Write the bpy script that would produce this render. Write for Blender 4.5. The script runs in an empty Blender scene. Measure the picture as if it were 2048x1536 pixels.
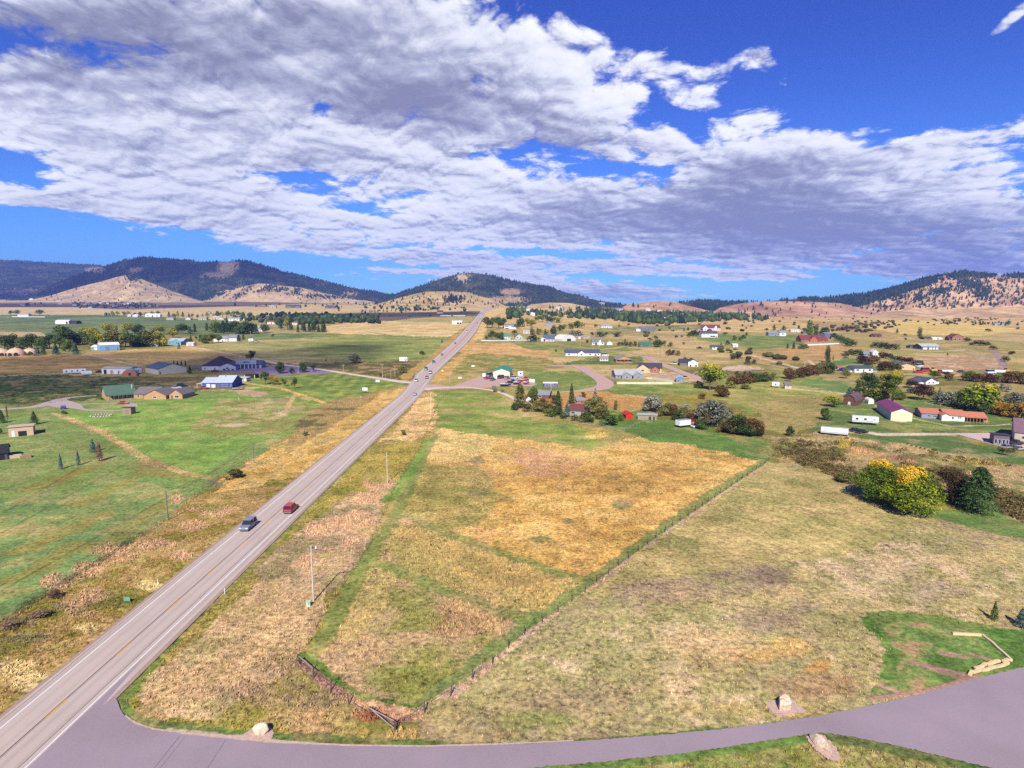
import bpy, bmesh, math, random
import numpy as np
from mathutils import Vector, Matrix

# ------------------------------------------------------------------ camera
SC = bpy.context.scene
R = math.radians
H = 46.6                      # camera height above the valley floor (m)
TH = R(7.51)                  # pitch below the horizon
F = 1198.0                    # focal length in pixels of a 2048 px wide frame
cam = bpy.data.cameras.new("camera")
cam.sensor_width = 36.0
cam.lens = F / 2048.0 * 36.0
cam.clip_start = 1.0
cam.clip_end = 40000.0
camo = bpy.data.objects.new("camera", cam)
SC.collection.objects.link(camo)
camo.location = (0, 0, H)
camo.rotation_euler = (R(90) - TH, 0, 0)
SC.camera = camo
SC.view_settings.view_transform = 'Standard'
SC.view_settings.look = 'None'
SC.view_settings.exposure = 1.0
SC.view_settings.gamma = 1.0
SC.cycles.use_denoising = False
SC.cycles.max_bounces = 4
SC.cycles.diffuse_bounces = 2
SC.cycles.glossy_bounces = 2
SC.cycles.transmission_bounces = 2
SC.cycles.volume_bounces = 0
SC.cycles.transparent_max_bounces = 8
SC.cycles.sample_clamp_indirect = 4.0

# ------------------------------------------------------------------ sun
SUN_EL = R(40.5)
SUN_DIR = Vector((-0.115, -1.0, 0)).normalized() * math.cos(SUN_EL) + Vector((0, 0, math.sin(SUN_EL)))
sl = bpy.data.lights.new("sun", 'SUN')
sl.energy = 4.0
sl.angle = R(0.5)
sl.color = (1.0, 0.95, 0.87)
so = bpy.data.objects.new("sun", sl)
SC.collection.objects.link(so)
so.rotation_euler = SUN_DIR.to_track_quat('Z', 'Y').to_euler()

# ------------------------------------------------------------------ sky
W = bpy.data.worlds.new("World")
SC.world = W
W.use_nodes = True
nt = W.node_tree
for n in list(nt.nodes):
    nt.nodes.remove(n)
L = nt.links
def N(t, **k):
    n = nt.nodes.new(t)
    for a, b in k.items():
        setattr(n, a, b)
    return n
def M(op, a, b=None, c=None, clamp=False):
    n = N('ShaderNodeMath', operation=op, use_clamp=clamp)
    for i, v in enumerate((a, b, c)):
        if v is None:
            continue
        if isinstance(v, (int, float)):
            n.inputs[i].default_value = v
        else:
            L.new(v, n.inputs[i])
    return n.outputs[0]
def SS(x, lo, hi):
    n = N('ShaderNodeMapRange', interpolation_type='SMOOTHSTEP')
    L.new(x, n.inputs[0])
    n.inputs[1].default_value = lo; n.inputs[2].default_value = hi
    n.inputs[3].default_value = 0; n.inputs[4].default_value = 1
    return n.outputs[0]
def MIXC(f, a, b, mode='MIX'):
    n = N('ShaderNodeMix', data_type='RGBA', blend_type=mode)
    for s, v in ((n.inputs[0], f), (n.inputs[6], a), (n.inputs[7], b)):
        if isinstance(v, tuple):
            s.default_value = (*v, 1)
        elif isinstance(v, (int, float)):
            s.default_value = v
        else:
            L.new(v, s)
    return n.outputs[2]
tc = N('ShaderNodeTexCoord')
sep = N('ShaderNodeSeparateXYZ')
L.new(tc.outputs['Generated'], sep.inputs[0])
vx, vy, vz = sep.outputs
sky = N('ShaderNodeTexSky', sky_type='NISHITA')
sky.sun_disc = False
sky.sun_elevation = SUN_EL
sky.sun_rotation = math.atan2(SUN_DIR.x, SUN_DIR.y)
sky.altitude = 900
sky.air_density = 1.0
sky.dust_density = 0.6
sky.ozone_density = 3.0
# directions measured in a tangent plane fixed to the world (heading +Y)
c_, s_ = math.cos(TH), math.sin(TH)
zc = M('MAXIMUM', M('SUBTRACT', M('MULTIPLY', vy, c_), M('MULTIPLY', vz, s_)), 0.12)
yc = M('ADD', M('MULTIPLY', vy, s_), M('MULTIPLY', vz, c_))
U = M('ADD', M('MULTIPLY', M('DIVIDE', vx, zc), F), 1024)
V = M('SUBTRACT', 768, M('MULTIPLY', M('DIVIDE', yc, zc), F))
def gsum(lst):
    tot = None
    for (cx, cy, sx, sy, rot, amp) in lst:
        a = R(rot)
        dx = M('SUBTRACT', U, cx); dy = M('SUBTRACT', V, cy)
        p = M('MULTIPLY_ADD', dx, math.cos(a) / sx, M('MULTIPLY', dy, math.sin(a) / sx))
        q = M('MULTIPLY_ADD', dy, math.cos(a) / sy, M('MULTIPLY', dx, -math.sin(a) / sy))
        r2 = M('ADD', M('MULTIPLY', p, p), M('MULTIPLY', q, q))
        g = M('MULTIPLY', M('EXPONENT', M('MULTIPLY', r2, -1.0)), amp)
        tot = g if tot is None else M('ADD', tot, g)
    return tot
den = M('ADD', M('MAXIMUM', vz, 0.0), 0.20)
comb = N('ShaderNodeCombineXYZ')
L.new(M('DIVIDE', vx, den), comb.inputs[0]); L.new(M('DIVIDE', vy, den), comb.inputs[1])
def noise(scale, off, detail=7, rough=0.55, dist=0.0, stretch=(1, 1), lac=2.0):
    mp = N('ShaderNodeMapping')
    L.new(comb.outputs[0], mp.inputs[0])
    mp.inputs[1].default_value = off
    mp.inputs[3].default_value = (stretch[0], stretch[1], 1)
    n = N('ShaderNodeTexNoise')
    L.new(mp.outputs[0], n.inputs['Vector'])
    n.inputs['Scale'].default_value = scale
    n.inputs['Detail'].default_value = detail
    n.inputs['Roughness'].default_value = rough
    n.inputs['Distortion'].default_value = dist
    n.inputs['Lacunarity'].default_value = lac
    return n.outputs[0]
cover = gsum([
    # the big grey deck upper left and centre
    (250, 60, 520, 190, 8, 0.55), (820, 60, 420, 160, 0, 0.45), (330, 250, 420, 110, 8, 0.40), (900, 190, 260, 120, 20, 0.45),
    (760, 330, 320, 60, 8, 0.25), (330, 375, 240, 50, 8, 0.26), (560, 410, 240, 35, 5, 0.20), (60, 230, 260, 80, 4, 0.5), (420, 290, 400, 60, 8, 0.34), (330, 385, 230, 44, 6, 0.34), (560, 400, 260, 40, 5, 0.22), (980, 390, 260, 100, 0, 0.34), (1200, 460, 260, 60, 0, 0.25), (100, 20, 300, 60, 0, 0.25),
    # centre cumulus
    (1110, 140, 110, 90, 0, 0.38), (1220, 240, 200, 90, 25, 0.50), (1330, 130, 130, 55, 15, 0.32), (1530, 115, 60, 34, 30, 0.6),
    (1460, 100, 70, 40, 20, 0.25), (1400, 210, 70, 26, 0, 0.2), (1440, 165, 40, 18, 0, 0.15),
    # right bank
    (1560, 285, 170, 75, 8, 0.62), (1500, 400, 320, 100, 0, 0.62), (1850, 300, 280, 34, -14, 0.34), (1870, 430, 360, 110, 0, 0.66),
    (1120, 420, 260, 70, 0, 0.36), (1250, 505, 380, 24, 3, 0.24), (1500, 500, 250, 40, 0, 0.25), (1900, 525, 280, 40, 0, 0.46), (1980, 400, 200, 130, 0, 0.25), (1950, 262, 200, 26, -12, 0.2),
    # low bands
    (1180, 535, 230, 16, 2, 0.56), (1060, 562, 200, 20, 5, 0.56), (1290, 587, 130, 18, 3, 0.6), (940, 518, 60, 16, 0, 0.52), (1120, 592, 180, 18, 0, 0.5), (1460, 552, 60, 9, 0, 0.4), (1560, 557, 70, 10, 4, 0.45), (820, 520, 60, 9, 0, 0.4),
    (600, 490, 300, 15, 5, 0.66), (330, 436, 260, 15, 7, 0.66), (740, 450, 280, 30, 4, 0.44), (180, 410, 160, 16, 8, 0.4), (250, 395, 280, 40, 6, 0.25), (850, 545, 120, 9, 3, 0.4), (1560, 555, 45, 8, 4, 0.25), (1464, 550, 30, 8, 0, 0.22),
    (30, 395, 120, 22, 5, 0.4), (120, 322, 60, 14, 5, 0.4), (2010, 50, 80, 20, -35, 0.8), (1940, 160, 22, 10, 0, 0.2), (1620, 160, 16, 8, 0, 0.2), (1665, 95, 16, 8, 0, 0.16),
    (700, 550, 120, 6, 4, 0.1),
    # holes
    (640, 210, 34, 26, 0, -0.30), (1720, 500, 120, 14, -4, -0.35), (1330, 345, 90, 20, 20, -0.35), (1750, 290, 80, 12, -14, -0.25), (1950, 330, 160, 9, -10, -0.3), (700, 420, 130, 12, 5, -0.25), (300, 415, 120, 10, 6, -0.2), (1500, 565, 160, 18, 0, -0.2), (1040, 350, 60, 30, 20, -0.35), (1130, 110, 60, 40, -30, -0.2), (525, 352, 90, 20, 3, -0.22), (950, 130, 30, 70, -25, -0.28), (730, 340, 70, 22, 0, -0.2), (90, 320, 110, 40, 8, -0.34),
    (1780, 100, 290, 90, 8, -0.5), (1950, 175, 200, 50, -6, -0.3), (1400, 40, 260, 50, 0, -0.45), (120, 480, 300, 34, 0, -0.3), (1180, 345, 100, 30, 5, -0.4), (620, 355, 120, 16, 3, -0.3), (1120, 505, 260, 9, 3, -0.25), (760, 470, 160, 10, 0, -0.1), (1385, 255, 55, 18, 25, -0.3),
    (1650, 570, 150, 22, 0, -0.1), (40, 300, 60, 40, 0, -0.1), (970, 285, 30, 60, 30, -0.16), (1080, 60, 60, 20, 0, -.1)
])
def puff(off, scale, detail=4.0):
    # rounded billows: a fractal Voronoi pushed about by noise
    mp = N('ShaderNodeMapping'); L.new(comb.outputs[0], mp.inputs[0]); mp.inputs[1].default_value = off
    w = N('ShaderNodeTexNoise'); L.new(mp.outputs[0], w.inputs['Vector'])
    w.inputs['Scale'].default_value = scale * 0.9; w.inputs['Detail'].default_value = 4
    vm = N('ShaderNodeVectorMath', operation='MULTIPLY_ADD')
    L.new(w.outputs[1], vm.inputs[0]); vm.inputs[1].default_value = (0.55 / scale * 1.6,) * 3; L.new(mp.outputs[0], vm.inputs[2])
    v = N('ShaderNodeTexVoronoi', feature='F1', voronoi_dimensions='2D')
    L.new(vm.outputs[0], v.inputs['Vector'])
    v.inputs['Scale'].default_value = scale; v.inputs['Detail'].default_value = detail
    v.inputs['Roughness'].default_value = 0.55; v.inputs['Lacunarity'].default_value = 2.2
    return M('SUBTRACT', 1.0, v.outputs[0])
n1 = noise(1.25, (3.1, 1.7, 0), 10, 0.57, 0.15)
n2 = noise(5.0, (7.3, 2.2, 0), 8, 0.66, 0.2)
n3 = noise(1.1, (1.3, 8.4, 0), 7, 0.55, 0.2)
p1 = puff((0.4, 2.1, 0), 5.0)
D = M('ADD', M('MULTIPLY_ADD', M('SUBTRACT', n1, 0.5), 1.45, M('MULTIPLY', cover, 1.12)),
      M('MULTIPLY_ADD', M('SUBTRACT', n2, 0.5), 0.75, M('MULTIPLY_ADD', M('SUBTRACT', p1, 0.62), 0.50, -0.13)))
alpha = SS(D, -0.06, 0.24)
thick = SS(D, 0.10, 0.75)
# towards-the-sun offset of the same noise gives the lit shoulder of each billow
n1b = noise(1.25, (3.1 + 0.01, 1.7 - 0.09, 0), 10, 0.57, 0.15)
n2b = noise(5.0, (7.3 + 0.01, 2.2 - 0.05, 0), 8, 0.66, 0.2)
p1b = puff((0.4 + 0.01, 2.1 - 0.04, 0), 5.0)
edge = M('ADD', M('ADD', M('MULTIPLY', M('SUBTRACT', n1, n1b), 1.3), M('MULTIPLY', M('SUBTRACT', n2, n2b), 0.7)), M('MULTIPLY', M('SUBTRACT', p1, p1b), 0.75))
dark = gsum([
    (240, 110, 420, 95, 8, 0.85), (840, 200, 300, 60, 8, 0.75), (600, 40, 420, 70, 0, 0.5), (60, 60, 300, 110, 0, 0.35), (1180, 290, 150, 45, 5, 0.6),
    (1520, 370, 200, 70, -10, 0.75), (1500, 450, 420, 45, 0, 0.6), (1850, 470, 330, 60, 0, 0.65), (400, 320, 420, 25, 6, 0.35), (1420, 500, 120, 26, 0, 0.5), (1950, 540, 220, 30, 0, 0.7),
    (1100, 590, 330, 22, 4, 0.35), (1130, 440, 240, 30, 0, 0.2),
    (620, 150, 90, 50, 0, -0.3), (660, 255, 260, 26, 14, -0.45), (1500, 260, 180, 38, 8, -0.6), (1210, 170, 140, 60, 20, -0.4)
])
shade = M('ADD', M('MULTIPLY_ADD', M('SUBTRACT', n3, 0.5), 1.1, M('MULTIPLY', dark, 0.80)), M('MULTIPLY', thick, 0.22))
shade = M('ADD', shade, M('MULTIPLY', M('SUBTRACT', 0.62, p1), 0.35))
shade = M('SUBTRACT', shade, M('MULTIPLY', M('MULTIPLY', edge, 1.25), M('SUBTRACT', 1.0, M('MULTIPLY', thick, 0.55))), clamp=False)
shade = SS(shade, -0.42, 1.30)
cr = N('ShaderNodeValToRGB')
L.new(shade, cr.inputs[0])
e = cr.color_ramp.elements
e[0].position = 0.0; e[0].color = (0.93, 0.93, 0.95, 1)
e[1].position = 1.0; e[1].color = (0.235, 0.24, 0.35, 1)
k = e.new(0.38); k.color = (0.74, 0.76, 0.83, 1)
k = e.new(0.70); k.color = (0.43, 0.45, 0.57, 1)
ccol = cr.outputs[0]
up = SS(vz, 0.0, 0.40)
tint = MIXC(up, (0.23, 0.49, 0.86), (0.14, 0.24, 0.70))
skyc = MIXC(1.0, sky.outputs[0], tint, 'MULTIPLY')
bgs = N('ShaderNodeBackground'); bgs.inputs[1].default_value = 0.10
L.new(skyc, bgs.inputs[0])
bgc = N('ShaderNodeBackground'); bgc.inputs[1].default_value = 0.60
L.new(ccol, bgc.inputs[0])
mx = N('ShaderNodeMixShader')
above = SS(vz, -0.01, 0.03)
L.new(M('MULTIPLY', M('MULTIPLY', alpha, above), 0.96), mx.inputs[0])
L.new(bgs.outputs[0], mx.inputs[1]); L.new(bgc.outputs[0], mx.inputs[2])
wo = N('ShaderNodeOutputWorld')
L.new(mx.outputs[0], wo.inputs[0])
W.cycles.sampling_method = 'MANUAL'
W.cycles.sample_map_resolution = 512

# ------------------------------------------------------------------ colour and noise helpers
KEXP = 1.50          # how bright a sunlit albedo of 1 shows in the picture
def lin(c):
    c = np.asarray(c, dtype=float) / 255.0
    return np.where(c <= 0.04045, c / 12.92, ((c + 0.055) / 1.055) ** 2.4)
def alb(c):
    return np.clip(lin(c) / KEXP, 0.004, 0.85)
def hash2(ix, iy, seed):
    h = (ix * 374761393 + iy * 668265263 + seed * 1442695041).astype(np.int64) & 0xffffffff
    h = ((h ^ (h >> 13)) * 1274126177) & 0xffffffff
    return ((h ^ (h >> 16)) & 0xffffff) / 16777215.0
def vnoise(x, y, seed=0):
    xf = np.floor(x); yf = np.floor(y)
    ix = xf.astype(np.int64); iy = yf.astype(np.int64)
    u = x - xf; v = y - yf
    u = u * u * (3 - 2 * u); v = v * v * (3 - 2 * v)
    a = hash2(ix, iy, seed); b = hash2(ix + 1, iy, seed)
    c = hash2(ix, iy + 1, seed); d = hash2(ix + 1, iy + 1, seed)
    return (a * (1 - u) + b * u) * (1 - v) + (c * (1 - u) + d * u) * v
def fbm(x, y, oct=4, seed=0, rough=0.5):
    t = 0; a = 1.0; s = 0
    for i in range(oct):
        t = t + a * vnoise(x + 17.3 * i, y - 9.1 * i, seed + i)
        s += a; a *= rough; x = x * 2.03; y = y * 2.03
    return t / s
def sstep(x, a, b):
    t = np.clip((x - a) / (b - a), 0, 1)
    return t * t * (3 - 2 * t)

# ------------------------------------------------------------------ terrain
CT, ST = math.cos(TH), math.sin(TH)
def z_at(py, Y):                       # height that shows at picture row py at distance Y
    t = (768.0 - py) / F
    return H + Y * (t * CT - ST) / (CT + t * ST)
def project(X, Y, Z):
    zc = Y * CT - (Z - H) * ST
    yc = Y * ST + (Z - H) * CT
    return 1024 + F * X / zc, 768 - F * yc / zc
TY = [0, 450, 700, 1000, 1500, 2000, 2500, 3300, 4500, 6500, 12000]
TP = {-500: [688, 660, 642, 628, 619, 610, 601, 598], 0: [688, 660, 642, 628, 619, 610, 601, 598],
      400: [688, 660, 641, 629, 620, 611, 602, 598], 800: [688, 657, 637, 625, 617, 611, 606, 604],
      985: [688, 655, 633.5, 621.5, 614.5, 613, 610, 607], 1300: [690, 664, 645, 632, 624, 618, 612, 610],
      1600: [690, 665, 646, 637, 631, 624, 618, 612], 2048: [690, 666, 647, 638, 632, 628, 620, 614],
      2600: [690, 666, 647, 638, 632, 628, 620, 614]}
TU = np.array([(k - 1024) / F for k in sorted(TP)])
Yd = np.arange(0, 12001, 20.0)
rows = []
for k in sorted(TP):
    zz = [0, 0] + [float(z_at(p, y)) for p, y in zip(TP[k], TY[2:10])]
    zz.append(zz[-1] + 20)
    r = np.interp(Yd, TY, zz)
    ker = np.ones(15) / 15
    rp = np.pad(r, 7, mode='edge')
    r2 = np.convolve(rp, ker, 'valid')
    rows.append(np.where(Yd < 460, 0, r2))
TT = np.array(rows)
def base_h(X, Y):
    Yc = np.clip(Y, 1, 11990)
    u = X / np.maximum(Yc, 1)
    fi = np.interp(u, TU, np.arange(len(TU)))
    i0 = np.clip(np.floor(fi).astype(int), 0, len(TU) - 2)
    fu = fi - i0
    fu = fu * fu * (3 - 2 * fu)
    gy = Yc / 20.0
    j0 = np.clip(np.floor(gy).astype(int), 0, len(Yd) - 2)
    fy = gy - j0
    a = TT[i0, j0] * (1 - fy) + TT[i0, j0 + 1] * fy
    b = TT[i0 + 1, j0] * (1 - fy) + TT[i0 + 1, j0 + 1] * fy
    h = a * (1 - fu) + b * fu
    amp = 2.2 * sstep(Y, 520, 1100) + 4.0 * sstep(Y, 1200, 2600)
    road = 1 - np.exp(-((u + 0.055) / 0.03) ** 2) * (Y < 2600)
    return h + amp * (fbm(X / 210.0, Y / 210.0, 3, 5) - 0.5) * road
# name: crest distance, foot distance, gully strength, [(column, crest row) ...]
RIDGES = {
    'far_left': (8200, 6000, .05, [(-700, 520), (-300, 514), (0, 519), (100, 525), (200, 530), (250, 542), (330, 575), (420, 602), (500, 640)]),
    'left_mountain': (5600, 4500, .10, [(-200, 640), (0, 604), (60, 590), (130, 560), (190, 538), (225, 529), (250, 519), (300, 513.5), (340, 518), (400, 523), (450, 523), (480, 520.5), (510, 525),
                      (560, 541), (640, 560), (700, 575), (780, 588), (850, 596), (950, 606), (1100, 640)]),
    'left_spur': (4900, 4300, .08, [(380, 640), (420, 600), (450, 580), (520, 566), (600, 575), (680, 592), (760, 603), (850, 640)]),
    'left_cone': (4500, 3900, .06, [(0, 640), (50, 602), (100, 591), (160, 573), (200, 563), (235, 553), (258, 548), (290, 560), (340, 580), (390, 598), (430, 612), (500, 640)]),
    'middle_hill': (4600, 3600, .09, [(700, 640), (760, 600), (800, 585.5), (850, 569), (890, 554), (925, 546), (945, 545.5), (975, 549), (1020, 562), (1060, 566), (1100, 575), (1150, 590), (1200, 602),
                    (1240, 609), (1300, 614), (1360, 640)]),
    'middle_mound': (3400, 2700, .05, [(680, 640), (740, 612), (800, 595), (850, 583), (895, 582), (940, 585), (960, 592), (985, 600), (1010, 611), (1060, 640)]),
    'village_mound': (3300, 2700, .05, [(1010, 640), (1060, 609), (1100, 605), (1140, 606), (1190, 616), (1240, 640)]),
    'bare_dome': (2700, 2250, .03, [(1210, 640), (1250, 611), (1285, 605), (1320, 601.5), (1345, 602.5), (1380, 612), (1420, 622), (1460, 640)]),
    'wooded_ridge': (3500, 2900, .06, [(1290, 640), (1330, 607), (1400, 602), (1450, 604), (1500, 605), (1600, 597), (1700, 592), (1750, 584), (1800, 580), (1900, 590), (2000, 640)]),
    'bare_shoulder': (2600, 2150, .04, [(1400, 640), (1440, 615), (1480, 607), (1530, 602.5), (1600, 602.5), (1680, 606), (1720, 617), (1760, 625), (1800, 640)]),
    'right_hill': (3200, 2450, .10, [(1640, 640), (1700, 606), (1750, 586), (1800, 573), (1850, 558), (1900, 548), (1930, 544), (1960, 548), (2000, 552), (2048, 549), (2200, 540), (2500, 560), (2800, 640)]),
    'right_front': (2350, 2050, .05, [(1700, 640), (1750, 628), (1830, 618), (1880, 621), (1950, 616), (2048, 613), (2200, 606), (2600, 606), (2900, 640)]),
}
def ridge_h(name, X, Y, b):
    Dc, Df, g, pts = RIDGES[name]
    u = X / np.maximum(Y, 1)
    col = 1024 + F * u / CT
    row = np.interp(col, [p[0] for p in pts], [p[1] for p in pts], left=700, right=700)
    # the angle to a point also depends on its height: one correction step keeps the column right
    hc = z_at(row, Dc)
    col = 1024 + F * X / np.maximum(Y * CT - (hc - H) * ST, 1)
    row = np.interp(col, [p[0] for p in pts], [p[1] for p in pts], left=700, right=700)
    hc = z_at(row, Dc)
    t = (Y - Df) / (Dc - Df)
    back = 1 - np.clip((Y - Dc) / (1.3 * (Dc - Df)), 0, 1)
    p = np.where(Y < Dc, np.clip(t, 0, 1) ** 1.15, back)
    rise = np.maximum(hc - b, -60)
    gul = fbm(X / (0.13 * (Dc - Df) + 60), Y / (0.5 * (Dc - Df)), 4, len(name)) - 0.5
    q = np.clip(p, 0, 1)
    return b + rise * p + np.maximum(rise, 0) * gul * g * 14 * q * (1 - q)
def height(X, Y, ids=False):
    X = np.asarray(X, float); Y = np.asarray(Y, float)
    b = base_h(X, Y)
    h = b.copy(); rid = np.full(X.shape, -1)
    for i, k in enumerate(RIDGES):
        Dc, Df = RIDGES[k][:2]
        m = (Y > Df) & (Y < Dc + 1.3 * (Dc - Df))
        if not m.any():
            continue
        r = ridge_h(k, X[m], Y[m], b[m])
        hm = h[m]; w = r > hm + 0.3
        hm[w] = r[w]; h[m] = hm
        rm = rid[m]; rm[w] = i; rid[m] = rm
    if ids:
        return h, rid
    return h
YS = np.concatenate([np.arange(30, 460, 1.0), np.geomspace(460, 11000, 2600)])
def ground(pts):
    """picture positions -> points on the terrain (first hit from the camera)"""
    P = np.atleast_2d(np.asarray(pts, float))
    out = np.zeros((len(P), 3))
    for k in range(0, len(P), 400):
        Q = P[k:k + 400]
        t = (768 - Q[:, 1:2]) / F
        zr = H + YS[None, :] * (t * CT - ST) / (CT + t * ST)
        zc = YS[None, :] * CT - (zr - H) * ST
        X = (Q[:, 0:1] - 1024) / F * zc
        hh = height(X, np.broadcast_to(YS[None, :], X.shape))
        d = zr - hh
        hit = d < 0
        j = np.where(hit.any(1), hit.argmax(1), len(YS) - 1)
        j = np.maximum(j, 1); r = np.arange(len(Q))
        d0, d1 = d[r, j - 1], d[r, j]
        f = np.clip(d0 / np.maximum(d0 - d1, 1e-6), 0, 1)
        out[k:k + 400, 0] = X[r, j - 1] * (1 - f) + X[r, j] * f
        out[k:k + 400, 1] = YS[j - 1] * (1 - f) + YS[j] * f
    out[:, 2] = height(out[:, 0], out[:, 1])
    return out
def G(px, py):
    return Vector(ground([(px, py)])[0])
def mpp(p):                            # metres per picture pixel at a point
    return (p[1] * CT - (p[2] - H) * ST) / F

# ------------------------------------------------------------------ materials
MATS = {}
def newmat(name):
    m = bpy.data.materials.new(name); m.use_nodes = True
    t = m.node_tree; t.nodes.clear()
    o = t.nodes.new('ShaderNodeOutputMaterial'); b = t.nodes.new('ShaderNodeBsdfPrincipled')
    t.links.new(b.outputs[0], o.inputs[0])
    return m, t, b
def mat(name, col, rough=0.7, var=0.12, scale=1.5, kind=None, metal=0.0):
    key = (name, tuple(col), kind)
    if key in MATS:
        return MATS[key]
    m, t, b = newmat(name)
    a = alb(col)
    co = t.nodes.new('ShaderNodeTexCoord'); nz = t.nodes.new('ShaderNodeTexNoise')
    t.links.new(co.outputs['Object'], nz.inputs['Vector'])
    nz.inputs['Scale'].default_value = scale; nz.inputs['Detail'].default_value = 5
    mr = t.nodes.new('ShaderNodeMapRange'); t.links.new(nz.outputs[0], mr.inputs[0])
    mr.inputs[1].default_value = 0.3; mr.inputs[2].default_value = 0.7
    mr.inputs[3].default_value = 1 - var; mr.inputs[4].default_value = 1 + var
    fac = mr.outputs[0]
    if kind in ('ribs', 'siding', 'boards', 'shingle', 'brick', 'logs'):
        w = t.nodes.new('ShaderNodeTexWave'); t.links.new(co.outputs['Object'], w.inputs['Vector'])
        w.wave_profile = 'SAW' if kind in ('siding', 'logs', 'shingle') else 'SIN'
        w.bands_direction = 'Z' if kind in ('siding', 'logs', 'shingle', 'brick') else 'X'
        w.inputs['Scale'].default_value = {'ribs': 0.5, 'siding': 1.2, 'boards': 1.0, 'shingle': 0.9, 'brick': 2.0, 'logs': 0.8}[kind]
        w.inputs['Distortion'].default_value = 0.0 if kind in ('ribs', 'siding') else 1.2
        w2 = t.nodes.new('ShaderNodeMapRange'); t.links.new(w.outputs['Fac'], w2.inputs[0])
        w2.inputs[3].default_value = 0.84 if kind != 'boards' else 0.6; w2.inputs[4].default_value = 1.06
        mm = t.nodes.new('ShaderNodeMath'); mm.operation = 'MULTIPLY'
        t.links.new(fac, mm.inputs[0]); t.links.new(w2.outputs[0], mm.inputs[1]); fac = mm.outputs[0]
    vm = t.nodes.new('ShaderNodeVectorMath'); vm.operation = 'SCALE'
    vm.inputs[0].default_value = tuple(a); t.links.new(fac, vm.inputs[3])
    t.links.new(vm.outputs[0], b.inputs['Base Color'])
    b.inputs['Roughness'].default_value = rough; b.inputs['Metallic'].default_value = metal
    MATS[key] = m
    return m
def glass():
    if 'glass' not in MATS:
        m, t, b = newmat('window_glass')
        b.inputs['Base Color'].default_value = (0.02, 0.025, 0.035, 1); b.inputs['Roughness'].default_value = 0.08
        MATS['glass'] = m
    return MATS['glass']

def tag(o, label=None, cat=None, group=None, kind=None):
    if label: o['label'] = label
    if cat: o['category'] = cat
    if group: o['group'] = group
    if kind: o['kind'] = kind
    return o
def link(o, parent=None):
    SC.collection.objects.link(o)
    if parent is not None: o.parent = parent
    return o
def mesh_np(name, V, Fq, smooth=False):
    """fast mesh from arrays: V (n,3), Fq (m,k)"""
    me = bpy.data.meshes.new(name)
    V = np.asarray(V, np.float32); Fq = np.asarray(Fq, np.int32)
    k = Fq.shape[1]
    me.vertices.add(len(V)); me.vertices.foreach_set('co', V.ravel())
    me.loops.add(Fq.size); me.loops.foreach_set('vertex_index', Fq.ravel())
    me.polygons.add(len(Fq)); me.polygons.foreach_set('loop_start', np.arange(0, Fq.size, k, dtype=np.int32))
    me.polygons.foreach_set('loop_total', np.full(len(Fq), k, np.int32))
    if smooth: me.polygons.foreach_set('use_smooth', np.ones(len(Fq), bool))
    me.update(calc_edges=True)
    return me

# ------------------------------------------------------------------ the ground sheet
uA = np.linspace(-1.12, 1.12, 1500)
yA = [30.0]
while yA[-1] < 11000:
    y = yA[-1]
    if y < 450: s = max(0.22, y * y / 27900 * 0.62)
    elif y < 1500: s = 4.2 + (y - 450) * 0.004
    else: s = 8.5 + (y - 1500) * 0.0035
    yA.append(y + s)
yA = np.array(yA)
nu, ny = len(uA), len(yA)
GY, GU = np.meshgrid(yA, uA, indexing='ij')
GX = GU * GY
GZ, GID = height(GX, GY, ids=True)
PX, PY = project(GX, GY, GZ)
X_, Y_ = GX, GY
# broad colour noises reused by every field
NB = {s: fbm(X_ / s, Y_ / s, 4, int(s * 10) % 97, 0.55) for s in (2.5, 7.0, 20.0, 70.0, 260.0)}
NS = fbm((X_ + 0.15 * Y_) / 3.0, Y_ / 14.0, 3, 61)          # streaks running away from the camera
NX = fbm(X_ / 26.0, Y_ / 6.0, 4, 23)                        # streaks lying across
warp = np.clip(1198.0 / Y_ * 2.6, 0.5, 16)
WX = PX + (fbm(X_ / 6.0, Y_ / 6.0, 5, 7, .65) - 0.5) * 2.4 * warp
WY = PY + (fbm(X_ / 6.0, Y_ / 6.0, 5, 9, .65) - 0.5) * 1.2 * warp
COL = np.zeros(GX.shape + (3,)); TUF = np.full(GX.shape, 0.6)
def inpoly(pts, x, y):
    ins = np.zeros(x.shape, bool); n = len(pts)
    for i in range(n):
        x1, y1 = pts[i]; x2, y2 = pts[(i + 1) % n]
        if y1 == y2: continue
        c = ((y1 > y) != (y2 > y)) & (x < (x2 - x1) * (y - y1) / (y2 - y1) + x1)
        ins ^= c
    return ins
def mixed(cols, sel, scale=20.0, k=5.0, extra=None):
    """blend 2..4 colours by noise inside the selection"""
    n = NB[scale][sel]
    if extra is not None: n = 0.6 * n + 0.4 * extra[sel]
    cs = [alb(c) for c in cols]
    t = np.clip((n - 0.5) * k * 0.5 + 0.5, 0, 1) * (len(cs) - 1)
    i = np.clip(np.floor(t).astype(int), 0, len(cs) - 2) if len(cs) > 1 else np.zeros(n.shape, int)
    if len(cs) == 1:
        return np.broadcast_to(cs[0], n.shape + (3,)).copy()
    f = (t - i)[..., None]; cs = np.array(cs)
    return cs[i] * (1 - f) + cs[i + 1] * f
def bbox(pts, m=12):
    xs = [p[0] for p in pts]; ys = [p[1] for p in pts]
    return (PX > min(xs) - m) & (PX < max(xs) + m) & (PY > min(ys) - m) & (PY < max(ys) + m)
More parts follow.
